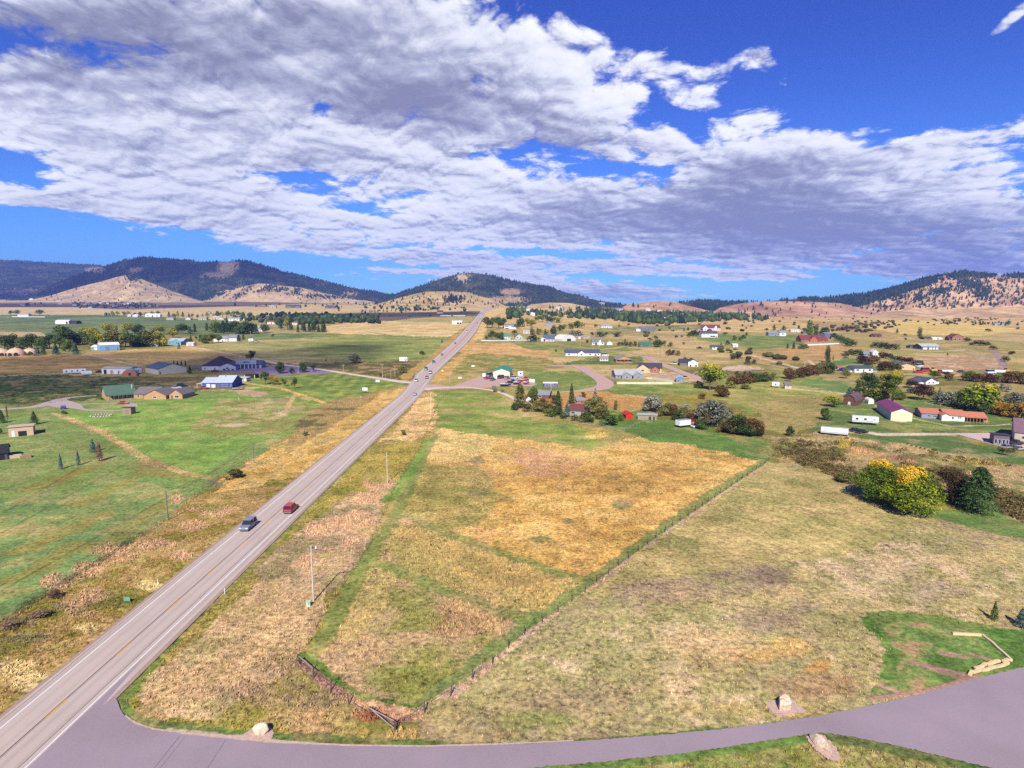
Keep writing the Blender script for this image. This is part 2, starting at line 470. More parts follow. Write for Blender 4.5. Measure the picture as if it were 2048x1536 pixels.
def paint(pts, cols, scale=20.0, k=5.0, tuf=None, yr=(0, 1e9), op=1.0, extra=None, hills=False):
    s = bbox(pts) & (Y_ > yr[0]) & (Y_ < yr[1])
    if not hills: s &= (GID < 0)
    idx = np.where(s)
    ins = inpoly(pts, WX[idx], WY[idx])
    idx = (idx[0][ins], idx[1][ins])
    c = mixed(cols, idx, scale, k, extra)
    COL[idx] = COL[idx] * (1 - op) + c * op
    if tuf is not None: TUF[idx] = tuf
def blob(cx, cy, rx, ry, cols, scale=2.5, k=5.0, op=0.9, tuf=None, hills=False):
    s = (np.abs(WX - cx) < rx) & (np.abs(WY - cy) < ry)
    if not hills: s &= (GID < 0)
    idx = np.where(s)
    r = ((WX[idx] - cx) / rx) ** 2 + ((WY[idx] - cy) / ry) ** 2
    a = (np.clip(1.15 - 1.25 * r + (NB[2.5][idx] - 0.5) * 1.8 + (NB[7.0][idx] - .5) * 2.2, 0, 1) * op * np.clip((1 - r) * 4, 0, 1))[:, None]
    c = mixed(cols, idx, scale, k)
    COL[idx] = COL[idx] * (1 - a) + c * a
    if tuf is not None: TUF[idx] = np.where(a[:, 0] > .4, tuf, TUF[idx])
def stroke(pts, width, cols, scale=2.5, k=5.0, op=1.0, tuf=None, edge=0.35, dash=None):
    """a strip of the given width in metres along picture points"""
    P = ground(pts)
    if not isinstance(width, (list, tuple)): width = [width] * len(P)
    m = max(width)
    s = (X_ > P[:, 0].min() - m - 3) & (X_ < P[:, 0].max() + m + 3) & (Y_ > P[:, 1].min() - m - 3) & (Y_ < P[:, 1].max() + m + 3)
    idx = np.where(s)
    x, y = X_[idx], Y_[idx]
    best = np.full(x.shape, 9e9)
    for i in range(len(P) - 1):
        a, b = P[i, :2], P[i + 1, :2]
        d = b - a; l2 = max(float(d @ d), 1e-6)
        t = np.clip(((x - a[0]) * d[0] + (y - a[1]) * d[1]) / l2, 0, 1)
        dist = np.hypot(x - a[0] - t * d[0], y - a[1] - t * d[1])
        w = (width[i] * (1 - t) + width[i + 1] * t) / 2
        best = np.minimum(best, dist / w)
    best = best + (NB[2.5][idx] - 0.5) * edge * 2
    al = sstep(-best, -1.12, -0.88) * op
    z = al > 0.01
    idx = (idx[0][z], idx[1][z]); al = al[z][:, None]
    c = mixed(cols, idx, scale, k)
    COL[idx] = COL[idx] * (1 - al) + c * al
    if tuf is not None: TUF[idx] = np.where(al[:, 0] > .4, tuf, TUF[idx])

GOLD_ = [(190, 140, 78), (212, 168, 96), (222, 182, 112)]
TAN = [(176, 140, 104), (196, 162, 112), (206, 172, 128)]
GRN = [(92, 120, 48), (122, 146, 62), (140, 150, 76)]
OLV = [(122, 112, 56), (146, 134, 66), (166, 148, 80)]
MOW = [(158, 132, 108), (174, 152, 112), (160, 148, 94), (192, 164, 126)]
# default cover by distance
COL[:] = mixed(OLV + [(186, 160, 100)], np.where(np.ones(GX.shape, bool)), 70.0, 5).reshape(COL.shape)
rightside = (PX > 1000)
idx = np.where((Y_ > 480) & rightside)
COL[idx] = mixed([(176, 152, 92), (160, 150, 82), (198, 168, 108), (204, 168, 116)], idx, 70.0, 5)
idx = np.where((Y_ > 1000) & rightside)
COL[idx] = mixed([(186, 150, 92), (212, 176, 106), (224, 188, 118), (196, 160, 112)], idx, 70.0, 6, NX)
idx = np.where((Y_ > 1500) & ~rightside)
COL[idx] = mixed([(176, 148, 104), (200, 172, 118), (212, 184, 128)], idx, 260.0, 6, NX)
# ---- hills
names = list(RIDGES)
def hillpaint(n, cols, scale=70.0, k=6.0):
    idx = np.where(GID == names.index(n))
    COL[idx] = mixed(cols, idx, scale, k, NB[20.0])
    TUF[idx] = 0.25
woods = [(46, 54, 30), (66, 70, 40), (92, 84, 54)]
for n in ('far_left', 'left_mountain', 'middle_hill', 'wooded_ridge'):
    hillpaint(n, woods)
for n in ('left_cone', 'left_spur'):
    hillpaint(n, [(172, 142, 108), (194, 164, 122), (208, 180, 132)])
for n in ('middle_mound', 'village_mound'):
    hillpaint(n, [(176, 146, 92), (204, 170, 112), (214, 184, 124)])
hillpaint('bare_dome', [(174, 126, 96), (190, 146, 106), (206, 166, 116)])
hillpaint('bare_shoulder', [(176, 124, 100), (192, 146, 112), (208, 166, 122)])
hillpaint('right_hill', [(168, 126, 98), (194, 152, 112), (212, 174, 126), (192, 146, 118)])
hillpaint('right_front', [(178, 138, 102), (202, 164, 116), (214, 180, 124)])
paint([(400, 606), (430, 585), (500, 572), (600, 578), (700, 597), (700, 606)], [(186, 156, 110), (204, 172, 122)], 70.0, hills=True)
blob(455, 533, 26, 22, [(190, 160, 124)], hills=True); blob(430, 552, 34, 10, [(180, 150, 118)], hills=True)
blob(190, 540, 26, 8, [(176, 146, 112)], hills=True); blob(270, 540, 22, 8, [(180, 140, 104)], hills=True)
blob(925, 556, 22, 12, [(202, 172, 130)], hills=True); blob(1022, 584, 26, 9, [(196, 160, 126)], hills=True); blob(700, 588, 22, 7, [(196, 164, 126)], hills=True)
blob(1010, 600, 60, 10, [(200, 170, 116)], hills=True); blob(40, 583, 50, 9, [(150, 120, 104)], hills=True)
# ---- far valley, left
paint([(-200, 606), (500, 603), (900, 614), (960, 622), (860, 636), (700, 634), (480, 622), (300, 619), (-200, 618)], [(118, 98, 90), (140, 118, 96)], 260.0)  # shade of passing clouds put into the far field colour
paint([(-200, 615), (140, 614), (300, 622), (480, 632), (470, 642), (200, 630), (-200, 628)], [(198, 170, 122), (214, 186, 134)], 70.0)
paint([(270, 619), (600, 608), (960, 612), (970, 622), (800, 634), (640, 637), (480, 630), (350, 628)], [(196, 166, 112), (216, 186, 128)], 70.0)
paint([(560, 630), (1000, 621), (960, 632), (760, 646), (560, 640)], [(110, 94, 84), (132, 112, 84)], 70.0)  # shaded band across the valley, darkened in the colour
paint([(-200, 629), (230, 630), (500, 642), (640, 648), (650, 668), (420, 672), (200, 668), (90, 672), (-200, 664)], [(88, 116, 64), (104, 130, 74), (128, 140, 84)], 70.0, tuf=.3)
paint([(470, 641), (640, 646), (660, 668), (540, 668), (470, 655)], [(178, 156, 104), (148, 146, 84)], 70.0)
paint([(740, 648), (830, 636), (940, 632), (948, 640), (930, 650), (760, 654)], [(160, 150, 84), (190, 166, 104)], 20.0)
paint([(-200, 660), (80, 664), (95, 672), (-10, 676), (-200, 676)], [(196, 166, 122)], 70.0)
paint([(640, 654), (700, 645), (760, 642), (940, 646), (930, 655), (895, 676), (760, 673), (655, 667)], [(208, 172, 110), (222, 188, 124), (232, 200, 140)], 20.0, 5, .5, extra=NX)
paint([(395, 688), (430, 682), (560, 672), (660, 666), (760, 672), (912, 679), (860, 725), (800, 742), (520, 716)], [(132, 132, 72), (152, 148, 84), (170, 160, 98), (186, 158, 104)], 20.0, 5, .45, extra=NX)
paint([(430, 678), (560, 666), (700, 668), (660, 674), (520, 680)], [(92, 124, 62), (130, 140, 76)], 20.0, tuf=.3)
paint([(690, 668), (900, 674), (840, 730), (760, 726), (640, 706), (600, 690)], [(118, 136, 62), (140, 148, 72), (160, 154, 84)], 20.0, 5, .4, extra=NX)
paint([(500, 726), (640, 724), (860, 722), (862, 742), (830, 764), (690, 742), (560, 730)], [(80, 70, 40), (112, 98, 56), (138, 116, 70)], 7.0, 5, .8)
paint([(-200, 712), (140, 708), (230, 722), (285, 742), (210, 744), (-200, 748)], [(156, 122, 74), (178, 142, 84), (198, 160, 90)], 7.0, 5, .6, extra=NX)
paint([(160, 706), (260, 700), (380, 694), (520, 718), (500, 724), (400, 730), (290, 730), (220, 718)], [(196, 158, 88), (212, 174, 100), (216, 166, 110)], 7.0, 5, .5, extra=NX)
paint([(-200, 690), (120, 690), (180, 704), (130, 708), (-200, 712)], [(96, 120, 56), (150, 140, 80)], 20.0)
paint([(-200, 748), (150, 750), (300, 756), (400, 752), (450, 760), (400, 782), (190, 800), (60, 806), (-200, 822)], [(40, 64, 30), (58, 84, 38), (82, 100, 50)], 2.5, 6, .9)  # dark green: shade from clouds is put into this field's colour
paint([(250, 752), (520, 756), (560, 775), (420, 780), (300, 765)], [(110, 92, 52), (140, 116, 70)], 7.0, 5, .8)
paint([(520, 745), (680, 744), (834, 768), (700, 812), (655, 830), (520, 785), (480, 762)], [(96, 124, 46), (120, 142, 54), (138, 148, 62)], 7.0, 5, .35)
# crop rows on the lawn west of the junction
s = np.where(inpoly([(600, 770), (640, 742), (834, 768), (700, 812)], PX, PY))
COL[s] *= (1 + 0.16 * np.sin((X_[s] * 0.97 + Y_[s] * 0.12) * 2 * np.pi / 7.5))[:, None]
# ---- big green fields on the left
paint([(-900, 820), (60, 812), (200, 800), (400, 782), (520, 780), (560, 800), (655, 815), (650, 832), (480, 930), (400, 985), (330, 1040), (100, 1185), (-100, 1290), (-900, 1700)],
      [(116, 138, 64), (134, 148, 74), (112, 144, 72), (158, 150, 92)], 7.0, 3.4, .45, extra=NB[20.0])
paint([(130, 826), (300, 800), (520, 790), (560, 840), (480, 900), (400, 948), (290, 912)], [(104, 154, 50), (126, 164, 60), (144, 160, 72)], 7.0, 3.2, .45)
paint([(440, 800), (560, 796), (650, 812), (560, 870), (430, 880), (380, 850)], [(160, 150, 84), (132, 144, 64), (178, 160, 112)], 7.0, 5, .6)
paint([(-900, 1010), (300, 990), (400, 985), (330, 1040), (100, 1185), (-900, 1700)], [(112, 136, 74), (98, 142, 76), (136, 144, 80), (166, 142, 90)], 7.0, 3, .45, extra=NB[20.0])
for (a, b, c, d) in ((150, 1010, 260, 960), (40, 1100, 200, 1030), (180, 1100, 320, 1010), (60, 980, 200, 925), (290, 940, 380, 950), (20, 1160, 160, 1090)):
    stroke([(a, b), ((a + c) / 2, (b + d) / 2 + 3), (c, d)], 5, [(176, 132, 70), (140, 132, 66)], 7.0, op=.55, edge=.9)
for (a, b, c, d) in ((-40, 1205, 440, 935), (-40, 1090, 300, 900), (0, 1030, 240, 885)):
    stroke([(a, b), (c, d)], .7, [(70, 92, 44)], op=.5, edge=.3)
stroke([(105, 826), (140, 838), (215, 868), (262, 900), (300, 925), (380, 948), (420, 956)], [2, 3.4, 3.4, 3.4, 3, 3, 2.4], [(186, 156, 104), (208, 176, 120)], 2.5, op=.9, tuf=.9, edge=.8)
stroke([(484, 765), (560, 776), (610, 792), (655, 808), (664, 822)], 3, [(206, 170, 104)], tuf=1, edge=.6)
stroke([(500, 832), (540, 838), (565, 830), (590, 790), (620, 800)], 2.5, [(212, 178, 124), (188, 152, 100)], op=.8, edge=.7)
stroke([(660, 826), (600, 858), (520, 880)], 6, [(118, 160, 48)], op=.7)
blob(562, 828, 22, 7, [(214, 182, 146)]); blob(560, 800, 26, 6, [(190, 160, 130), (120, 96, 70)]); blob(470, 851, 22, 5, [(206, 180, 146)]); blob(555, 862, 40, 7, [(170, 138, 90)])
paint([(455, 783), (500, 780), (536, 785), (530, 792), (490, 791)], [(204, 164, 134), (190, 150, 116)], 2.5, tuf=.2)
blob(60, 868, 60, 8, [(176, 150, 110)], op=.5); blob(300, 930, 60, 16, [(150, 116, 84)], op=.6)
# ---- verge left of the highway
paint([(824, 765), (700, 800), (650, 832), (480, 932), (400, 985), (330, 1040), (100, 1185), (-100, 1290), (-500, 1536), (-500, 1800), (60, 1500), (560, 1010), (800, 785)],
      [(128, 112, 50), (150, 132, 60), (160, 126, 76), (140, 128, 56)], 7.0, 5, .9, extra=NB[2.5])
paint([(800, 776), (700, 806), (640, 842), (470, 940), (420, 990), (600, 950), (720, 860), (826, 772)], [(186, 144, 70), (206, 162, 84), (212, 172, 104), (150, 132, 62)], 7.0, 5, .8, extra=NS)
paint([(600, 838), (660, 800), (760, 788), (700, 830), (560, 915)], [(110, 92, 66), (168, 140, 84), (140, 120, 72)], 7.0, 5, .9)
for (x, y, rx, ry) in ((200, 1195, 55, 22), (150, 1215, 60, 18), (230, 1100, 60, 26), (180, 1140, 50, 22), (320, 1085, 38, 14), (380, 1050, 30, 16), (350, 1000, 22, 12), (400, 1020, 26, 12), (290, 1090, 24, 12), (130, 1160, 60, 18), (440, 1020, 40, 14), (360, 1110, 30, 12)):
    blob(x, y, rx, ry, [(208, 168, 132), (188, 150, 114)], tuf=1.05)
for (x, y, rx, ry) in ((170, 1255, 40, 16), (60, 1360, 60, 22), (300, 1170, 40, 12), (20, 1330, 60, 20)):
    blob(x, y, rx, ry, [(212, 186, 128)], tuf=1.0)
for (x, y, rx, ry) in ((50, 1275, 60, 16), (40, 1240, 40, 12), (110, 1210, 30, 8), (430, 968, 26, 8)):
    blob(x, y, rx, ry, [(134, 118, 108), (116, 110, 78)], op=.75, tuf=1.0)
stroke([(-60, 1500), (150, 1340), (400, 1130), (600, 965), (760, 825)], [3, 3, 3, 3, 3], [(98, 116, 46), (120, 126, 50)], 2.5, op=.75, edge=.7, tuf=.8)
stroke([(0, 1250), (60, 1205), (200, 1120), (330, 1040)], 1.6, [(104, 88, 60), (128, 110, 72)], op=.6, edge=1.2, tuf=1.0)
# ---- verge and paddocks right of the highway
paint([(838, 778), (870, 784), (880, 800), (866, 870), (800, 960), (745, 1080), (690, 1170), (625, 1300), (585, 1320), (700, 1445), (780, 1480), (560, 1490), (220, 1440), (215, 1395), (560, 1090), (700, 930)],
      [(150, 126, 60), (176, 148, 86), (140, 130, 56), (190, 150, 104)], 7.0, 5, .9, extra=NB[20.0])
paint([(845, 785), (880, 786), (872, 850), (830, 880), (760, 885), (800, 840)], [(206, 168, 104), (224, 186, 128), (198, 152, 110)], 7.0, 5, .9)
paint([(690, 930), (800, 880), (860, 880), (800, 960), (760, 1000), (640, 1040)], [(146, 132, 52), (176, 150, 76), (130, 132, 46)], 7.0, 5, .9)
paint([(600, 1060), (700, 990), (790, 960), (745, 1080), (690, 1160), (640, 1190), (540, 1180), (500, 1140)], [(180, 146, 114), (160, 138, 100), (192, 156, 120), (150, 140, 80)], 7.0, 5, .85, extra=NB[2.5])
paint([(400, 1270), (520, 1160), (640, 1180), (650, 1230), (600, 1310), (585, 1330), (420, 1440), (300, 1430), (260, 1380)], [(186, 154, 106), (206, 174, 124), (196, 160, 118), (172, 148, 98)], 7.0, 5, .85, extra=NS)
for (x, y, rx, ry) in ((700, 1040, 50, 26), (640, 1060, 34, 18), (710, 1080, 40, 16), (760, 965, 44, 18), (735, 1000, 34, 18), (600, 1120, 30, 20), (565, 1140, 20, 12), (830, 850, 20, 10)):
    blob(x, y, rx, ry, [(210, 168, 132), (190, 150, 118)], tuf=1.05)
for (x, y, rx, ry) in ((560, 1330, 60, 30), (620, 1400, 60, 26), (500, 1385, 110, 34), (660, 1380, 50, 40), (590, 1370, 40, 30)):
    blob(x, y, rx, ry, [(152, 122, 100), (168, 138, 112), (134, 118, 82)], op=.7, tuf=1.0)
stroke([(220, 1400), (420, 1185), (560, 1060), (700, 925), (838, 785)], [4, 3, 3.2, 3.5, 3], [(96, 126, 44), (122, 138, 54)], 2.5, op=.85, edge=.6, tuf=.7)
stroke([(225, 1405), (260, 1440), (330, 1458), (520, 1478), (700, 1487), (1000, 1484), (1300, 1466), (1600, 1432)], 2.2, [(84, 116, 50), (104, 126, 60)], 2.5, op=.9, edge=.5, tuf=.6)
stroke([(335, 1460), (420, 1470), (500, 1478)], 1.0, [(196, 168, 142)], op=.9, edge=.7, tuf=.1)
# the golden hay paddocks
paint([(868, 868), (880, 856), (960, 870), (1180, 898), (1275, 874), (1400, 895), (1500, 916), (1535, 921), (1440, 985), (1300, 1082), (1180, 1163), (1050, 1122), (880, 1062), (805, 1022), (840, 945)],
      [(192, 146, 80), (208, 162, 88), (218, 176, 106), (178, 150, 86)], 20.0, 5, .8, extra=NB[2.5])
paint([(868, 868), (880, 856), (960, 868), (1000, 880), (950, 920), (880, 925), (850, 910)], [(222, 190, 122), (206, 172, 108)], 7.0, 5, .9)
paint([(830, 925), (960, 930), (1000, 990), (960, 1050), (880, 1062), (805, 1022)], [(150, 140, 74), (178, 156, 92), (142, 138, 74)], 7.0, 5, .8, op=.8)
for (x, y, rx, ry) in ((1060, 915, 60, 22), (1100, 940, 70, 18), (1130, 925, 40, 14)):
    blob(x, y, rx, ry, [(196, 146, 112)], op=.7)
for (x, y, rx, ry) in ((960, 920, 26, 8), (1250, 1010, 30, 12), (1080, 1080, 34, 12), (1230, 955, 22, 6), (1140, 1045, 20, 8), (950, 985, 40, 10), (1380, 940, 24, 6), (1010, 1000, 20, 8)):
    blob(x, y, rx, ry, [(128, 112, 92), (116, 116, 58)], op=.85)
blob(970, 1060, 26, 30, [(206, 150, 104)], op=.5)
stroke([(1160, 898), (1250, 903), (1380, 935), (1460, 950)], 1.2, [(150, 132, 62)], op=.6)
paint([(790, 1028), (880, 1062), (1050, 1125), (1172, 1160), (1130, 1200), (1060, 1236), (860, 1165), (750, 1118)], [(176, 146, 92), (194, 160, 100), (156, 142, 84), (184, 148, 112)], 7.0, 5, 1.0, extra=NB[20.0])
paint([(738, 1128), (860, 1172), (1050, 1244), (1010, 1290), (860, 1395), (800, 1415), (690, 1385), (625, 1330), (680, 1270)],
      [(162, 142, 80), (150, 140, 74), (176, 148, 106), (160, 128, 102)], 7.0, 5, .85, extra=NB[20.0])
paint([(735, 1135), (800, 1140), (780, 1200), (720, 1280), (680, 1280)], [(196, 166, 108), (172, 150, 88)], 7.0, 5, .9, op=.8)
blob(930, 1240, 110, 50, [(162, 122, 96), (150, 128, 84)], op=.8, tuf=1.1); blob(820, 1360, 110, 40, [(122, 136, 52)], op=.75)
stroke([(800, 1030), (850, 1050), (880, 1062)], 2.5, [(206, 164, 116)], tuf=.2)
GP = [(118, 132, 62), (140, 142, 76)]
stroke([(872, 868), (842, 925), (812, 985), (786, 1040), (752, 1090), (716, 1150), (680, 1215), (650, 1270), (620, 1315)], [2.2, 2.8, 3.0, 2.8, 2.6, 2.8, 3.0, 2.8, 2.4], GP, 2.5, op=.82, edge=.7, tuf=.45)
stroke([(858, 880), (825, 935), (800, 975), (775, 1000)], [2.6, 3.4, 4, 3], [(104, 148, 44), (122, 162, 52)], 2.5, op=.9, edge=.6, tuf=.5)
stroke([(812, 1032), (880, 1062), (1000, 1103), (1100, 1138), (1172, 1162)], 2.6, [(122, 136, 66), (150, 148, 82)], 2.5, op=.7, edge=.9, tuf=.55)
stroke([(745, 1118), (860, 1168), (960, 1206), (1055, 1240)], 2.8, [(122, 134, 66), (146, 144, 80)], 2.5, op=.7, edge=.9, tuf=.55)
stroke([(1538, 918), (1430, 985), (1300, 1076), (1178, 1168), (1070, 1245), (985, 1308), (900, 1368), (835, 1418)], [3.6, 3.4, 3.2, 3.2, 3.2, 3.0, 2.6, 2.2], [(116, 134, 70), (140, 144, 80)], 2.5, op=.85, edge=.7, tuf=.45)
stroke([(835, 1424), (740, 1404), (690, 1382), (645, 1345), (605, 1310)], 2.0, [(98, 128, 44)], 2.5, edge=.6, tuf=.7)
stroke([(830, 1432), (900, 1395), (985, 1326), (1075, 1258), (1180, 1178), (1310, 1083), (1440, 992), (1540, 925)], [1.6, 2.2, 1.8, 1.5, 1.3, 1.2, 1.1, 1.1], [(186, 152, 130), (194, 162, 124)], 2.5, edge=.8, tuf=.9)
stroke([(600, 1322), (650, 1365), (720, 1408), (790, 1440), (830, 1432)], 1.3, [(160, 120, 104)], 2.5, edge=.5, tuf=1.0)
paint([(700, 1405), (740, 1400), (840, 1420), (800, 1440)], [(206, 160, 122)], 2.5)
blob(740, 1430, 50, 16, [(160, 96, 72)], op=.8, tuf=1.1); blob(860, 1468, 110, 12, [(206, 166, 108)], op=.8, tuf=1.1)
blob(900, 1420, 60, 26, [(110, 132, 58)], op=.8)
# the big mown field on the right
paint([(1540, 927), (1600, 930), (1700, 962), (1760, 1000), (1870, 1032), (2048, 1078), (2600, 1200), (2600, 1340), (2048, 1338), (1850, 1388), (1500, 1452), (1000, 1490), (840, 1475), (835, 1440), (905, 1395), (985, 1330), (1180, 1180), (1310, 1086), (1440, 996)],
      MOW, 20.0, 5, .75, extra=NB[2.5])
paint([(1540, 927), (1640, 940), (1740, 1000), (1830, 1050), (1700, 1110), (1500, 1130), (1300, 1160), (1200, 1200), (1180, 1180), (1310, 1086), (1440, 996)],
      [(158, 146, 88), (178, 156, 98), (196, 170, 112)], 7.0, 4, .6)
s = np.where(inpoly([(1540, 927), (1640, 940), (1740, 1000), (1900, 1060), (1700, 1180), (1400, 1200), (1200, 1200), (1180, 1180), (1310, 1086), (1440, 996)], PX, PY))
rr = np.hypot(X_[s] - 15, Y_[s] - 95)
COL[s] *= (1 + 0.09 * np.sin(rr * 2 * np.pi / 3.0 + 3 * NB[20.0][s]) * sstep(NB[20.0][s], .38, .55))[:, None]
for (x, y, rx, ry, c) in ((1580, 1295, 60, 26, (206, 162, 96)), (1500, 1310, 60, 18, (206, 158, 92)), (1640, 1330, 30, 16, (190, 130, 70)), (1430, 1290, 120, 50, (190, 158, 112)),
                          (1620, 1370, 110, 34, (158, 116, 86)), (1560, 1180, 60, 26, (206, 172, 120)), (1600, 1150, 50, 20, (206, 176, 118)), (1950, 1110, 100, 30, (190, 164, 112)),
                          (1330, 1180, 120, 30, (170, 140, 112)), (1530, 1240, 80, 30, (150, 126, 110)), (1700, 1210, 110, 30, (188, 162, 112)), (1480, 1420, 160, 24, (168, 144, 80)),
                          (1150, 1400, 160, 40, (160, 136, 104)), (1250, 1330, 120, 40, (150, 140, 92)), (1050, 1440, 120, 24, (132, 140, 72)), (1850, 1180, 90, 24, (150, 134, 108))):
    blob(x, y, rx, ry, [c], op=.65)
paint([(1700, 990), (1880, 1022), (1960, 1010), (2048, 1035), (2600, 1150), (2600, 1200), (2048, 1080), (1860, 1036)], [(88, 132, 46), (112, 146, 60)], 7.0, 5, .4)
paint([(1540, 920), (1560, 898), (1640, 905), (1720, 955), (1700, 968), (1620, 934)], [(112, 108, 54), (150, 128, 84)], 2.5, 6, 1.1)
# wet green patch with bare soil by the stone wall
paint([(1745, 1240), (1790, 1228), (1900, 1243), (1980, 1256), (2100, 1262), (2300, 1300), (2300, 1330), (2048, 1336), (1850, 1386), (1735, 1402), (1770, 1345), (1790, 1320)],
      [(66, 126, 30), (84, 136, 42), (112, 140, 62), (160, 128, 92)], 2.5, 6, .45, extra=NB[7.0])
stroke([(1745, 1240), (1790, 1228), (1900, 1243), (1980, 1256)], 3, [(60, 126, 24)], edge=.8); stroke([(1748, 1250), (1790, 1310), (1770, 1350)], 2.2, [(70, 132, 30)], edge=.8)
stroke([(1828, 1325), (1880, 1340), (1925, 1350)], 1.3, [(178, 130, 118)], op=.85, edge=1.2, tuf=.2); stroke([(1888, 1306), (1930, 1312)], 1.0, [(178, 130, 118)], op=.8, edge=1.2); stroke([(1945, 1308), (1975, 1316)], .9, [(178, 130, 118)], op=.8, edge=1.2); stroke([(1762, 1370), (1800, 1384)], 1.1, [(178, 134, 118)], op=.8, edge=1.2); stroke([(1740, 1398), (1850, 1382), (1960, 1352)], .8, [(170, 130, 110)], tuf=.1)
paint([(1535, 1405), (1580, 1402), (1600, 1420), (1560, 1432), (1540, 1420)], [(204, 160, 138)], 2.5, tuf=.15)
# the near bottom corner
paint([(1040, 1540), (1200, 1525), (1350, 1510), (1500, 1487), (1620, 1470), (1720, 1475), (1850, 1505), (1980, 1540), (2100, 1700), (900, 1700)], [(134, 132, 62), (160, 144, 90), (118, 130, 56)], 2.5, 5, .8)
stroke([(1060, 1534), (1200, 1524), (1350, 1508), (1500, 1486), (1615, 1470)], 2.0, [(92, 134, 40)], tuf=.5); stroke([(1660, 1470), (1740, 1482), (1850, 1508), (1960, 1536)], 2.4, [(66, 112, 38)], tuf=.5)
# ---- middle, right of the highway
paint([(868, 784), (945, 778), (1000, 790), (1025, 815), (1060, 838), (1150, 852), (1250, 872), (1180, 897), (960, 868), (878, 856)], [(116, 144, 54), (146, 154, 70), (166, 150, 92)], 7.0, 5, .4, extra=NX)
paint([(1195, 846), (1215, 832), (1300, 838), (1400, 850), (1445, 868), (1530, 915), (1500, 914), (1270, 872)], [(76, 132, 34), (96, 148, 44)], 7.0, 5, .3)
paint([(1180, 815), (1290, 815), (1300, 842), (1215, 846), (1190, 830)], [(82, 142, 34)], 7.0, tuf=.3)
blob(1195, 865, 24, 12, [(206, 170, 92)], tuf=1); stroke([(920, 868), (1050, 850), (1240, 872)], 2, [(96, 134, 44)], op=.5)
paint([(900, 685), (1095, 690), (1110, 700), (1085, 716), (960, 712), (905, 702)], [(216, 160, 98), (222, 176, 110)], 7.0, 5, .6)
paint([(895, 720), (960, 706), (1090, 715), (1130, 735), (1060, 745), (985, 748), (880, 745)], [(150, 128, 66), (136, 140, 66), (184, 152, 94)], 7.0, 5, .6)
s = np.where(inpoly([(900, 745), (930, 706), (1120, 715), (1150, 745), (1020, 735)], PX, PY))
COL[s] *= (1 + 0.13 * np.sin((X_[s] * 0.8 - Y_[s] * 0.55) * 2 * np.pi / 7.0) + 0.08 * np.sin((X_[s] * 0.55 + Y_[s] * 0.8) * 2 * np.pi / 9.0))[:, None]
paint([(868, 750), (930, 700), (948, 668), (962, 668), (938, 705), (905, 745), (870, 772)], [(212, 160, 84), (206, 166, 100)], 7.0, 5, .8)
paint([(800, 752), (870, 705), (905, 672), (935, 652), (945, 640), (950, 646), (900, 690), (850, 735), (812, 764)], [(206, 158, 82), (190, 152, 80), (150, 130, 64)], 7.0, 5, .8)
paint([(965, 640), (960, 622), (1000, 614), (1010, 618), (980, 640), (965, 680), (945, 680)], [(222, 182, 116)], 7.0)
paint([(1060, 742), (1180, 745), (1205, 770), (1150, 783), (1060, 780), (1040, 765)], [(104, 138, 46), (132, 146, 62)], 7.0, 5, .35)
paint([(1000, 676), (1180, 684), (1290, 700), (1220, 706), (1060, 700)], [(120, 134, 58), (150, 144, 74)], 7.0, 5, .5)
paint([(1180, 715), (1290, 712), (1280, 730), (1120, 728)], [(80, 110, 42), (112, 130, 56)], 7.0, 5, .4)
paint([(1225, 768), (1400, 770), (1420, 790), (1250, 798), (1130, 800), (1110, 790)], [(110, 138, 50), (136, 146, 66)], 7.0, 5, .4)
paint([(1040, 790), (1200, 784), (1300, 795), (1280, 820), (1100, 820)], [(206, 146, 84), (190, 140, 84), (170, 140, 76)], 7.0, 5, .8)
paint([(1190, 740), (1290, 738), (1400, 752), (1410, 762), (1330, 768), (1240, 748)], [(212, 182, 152), (196, 160, 122), (226, 196, 156)], 7.0, 5, .2)
paint([(1380, 745), (1480, 730), (1530, 738), (1490, 742), (1420, 742)], [(212, 180, 154)], 7.0, tuf=.2)
paint([(1330, 790), (1440, 785), (1440, 800), (1300, 808)], [(176, 150, 50), (130, 118, 66)], 2.5)
paint([(1430, 755), (1580, 745), (1720, 765), (1680, 790), (1560, 800), (1500, 830), (1440, 800)], [(126, 140, 62), (150, 148, 72), (176, 158, 100)], 7.0, 5, .4, extra=NX)
paint([(1585, 768), (1640, 756), (1700, 770), (1690, 786)], [(92, 142, 52)], 7.0, tuf=.3)
paint([(1500, 800), (1660, 790), (1690, 800), (1640, 850), (1580, 870), (1530, 860), (1520, 830)], [(156, 142, 74), (176, 146, 96), (134, 136, 66), (160, 124, 92)], 7.0, 5, .7, extra=NX)
paint([(1620, 870), (1650, 828), (1670, 800), (1760, 800), (2300, 800), (2300, 870), (2048, 866), (1760, 868)], [(72, 116, 42), (98, 130, 52), (124, 134, 62)], 7.0, 5, .4, extra=NX)
paint([(1700, 872), (1900, 872), (2060, 915), (2300, 960), (2300, 990), (2048, 928), (1900, 905)], [(64, 116, 40), (84, 122, 54), (118, 122, 84)], 7.0, 5, .4)
paint([(1530, 880), (1660, 862), (1720, 876), (1900, 905), (2048, 930), (2300, 985), (2300, 1120), (2048, 1050), (1980, 1010), (1880, 1000), (1700, 950), (1560, 895)],
      [(112, 116, 58), (156, 136, 90), (184, 154, 114), (136, 128, 70)], 7.0, 5, .95, extra=NB[2.5])
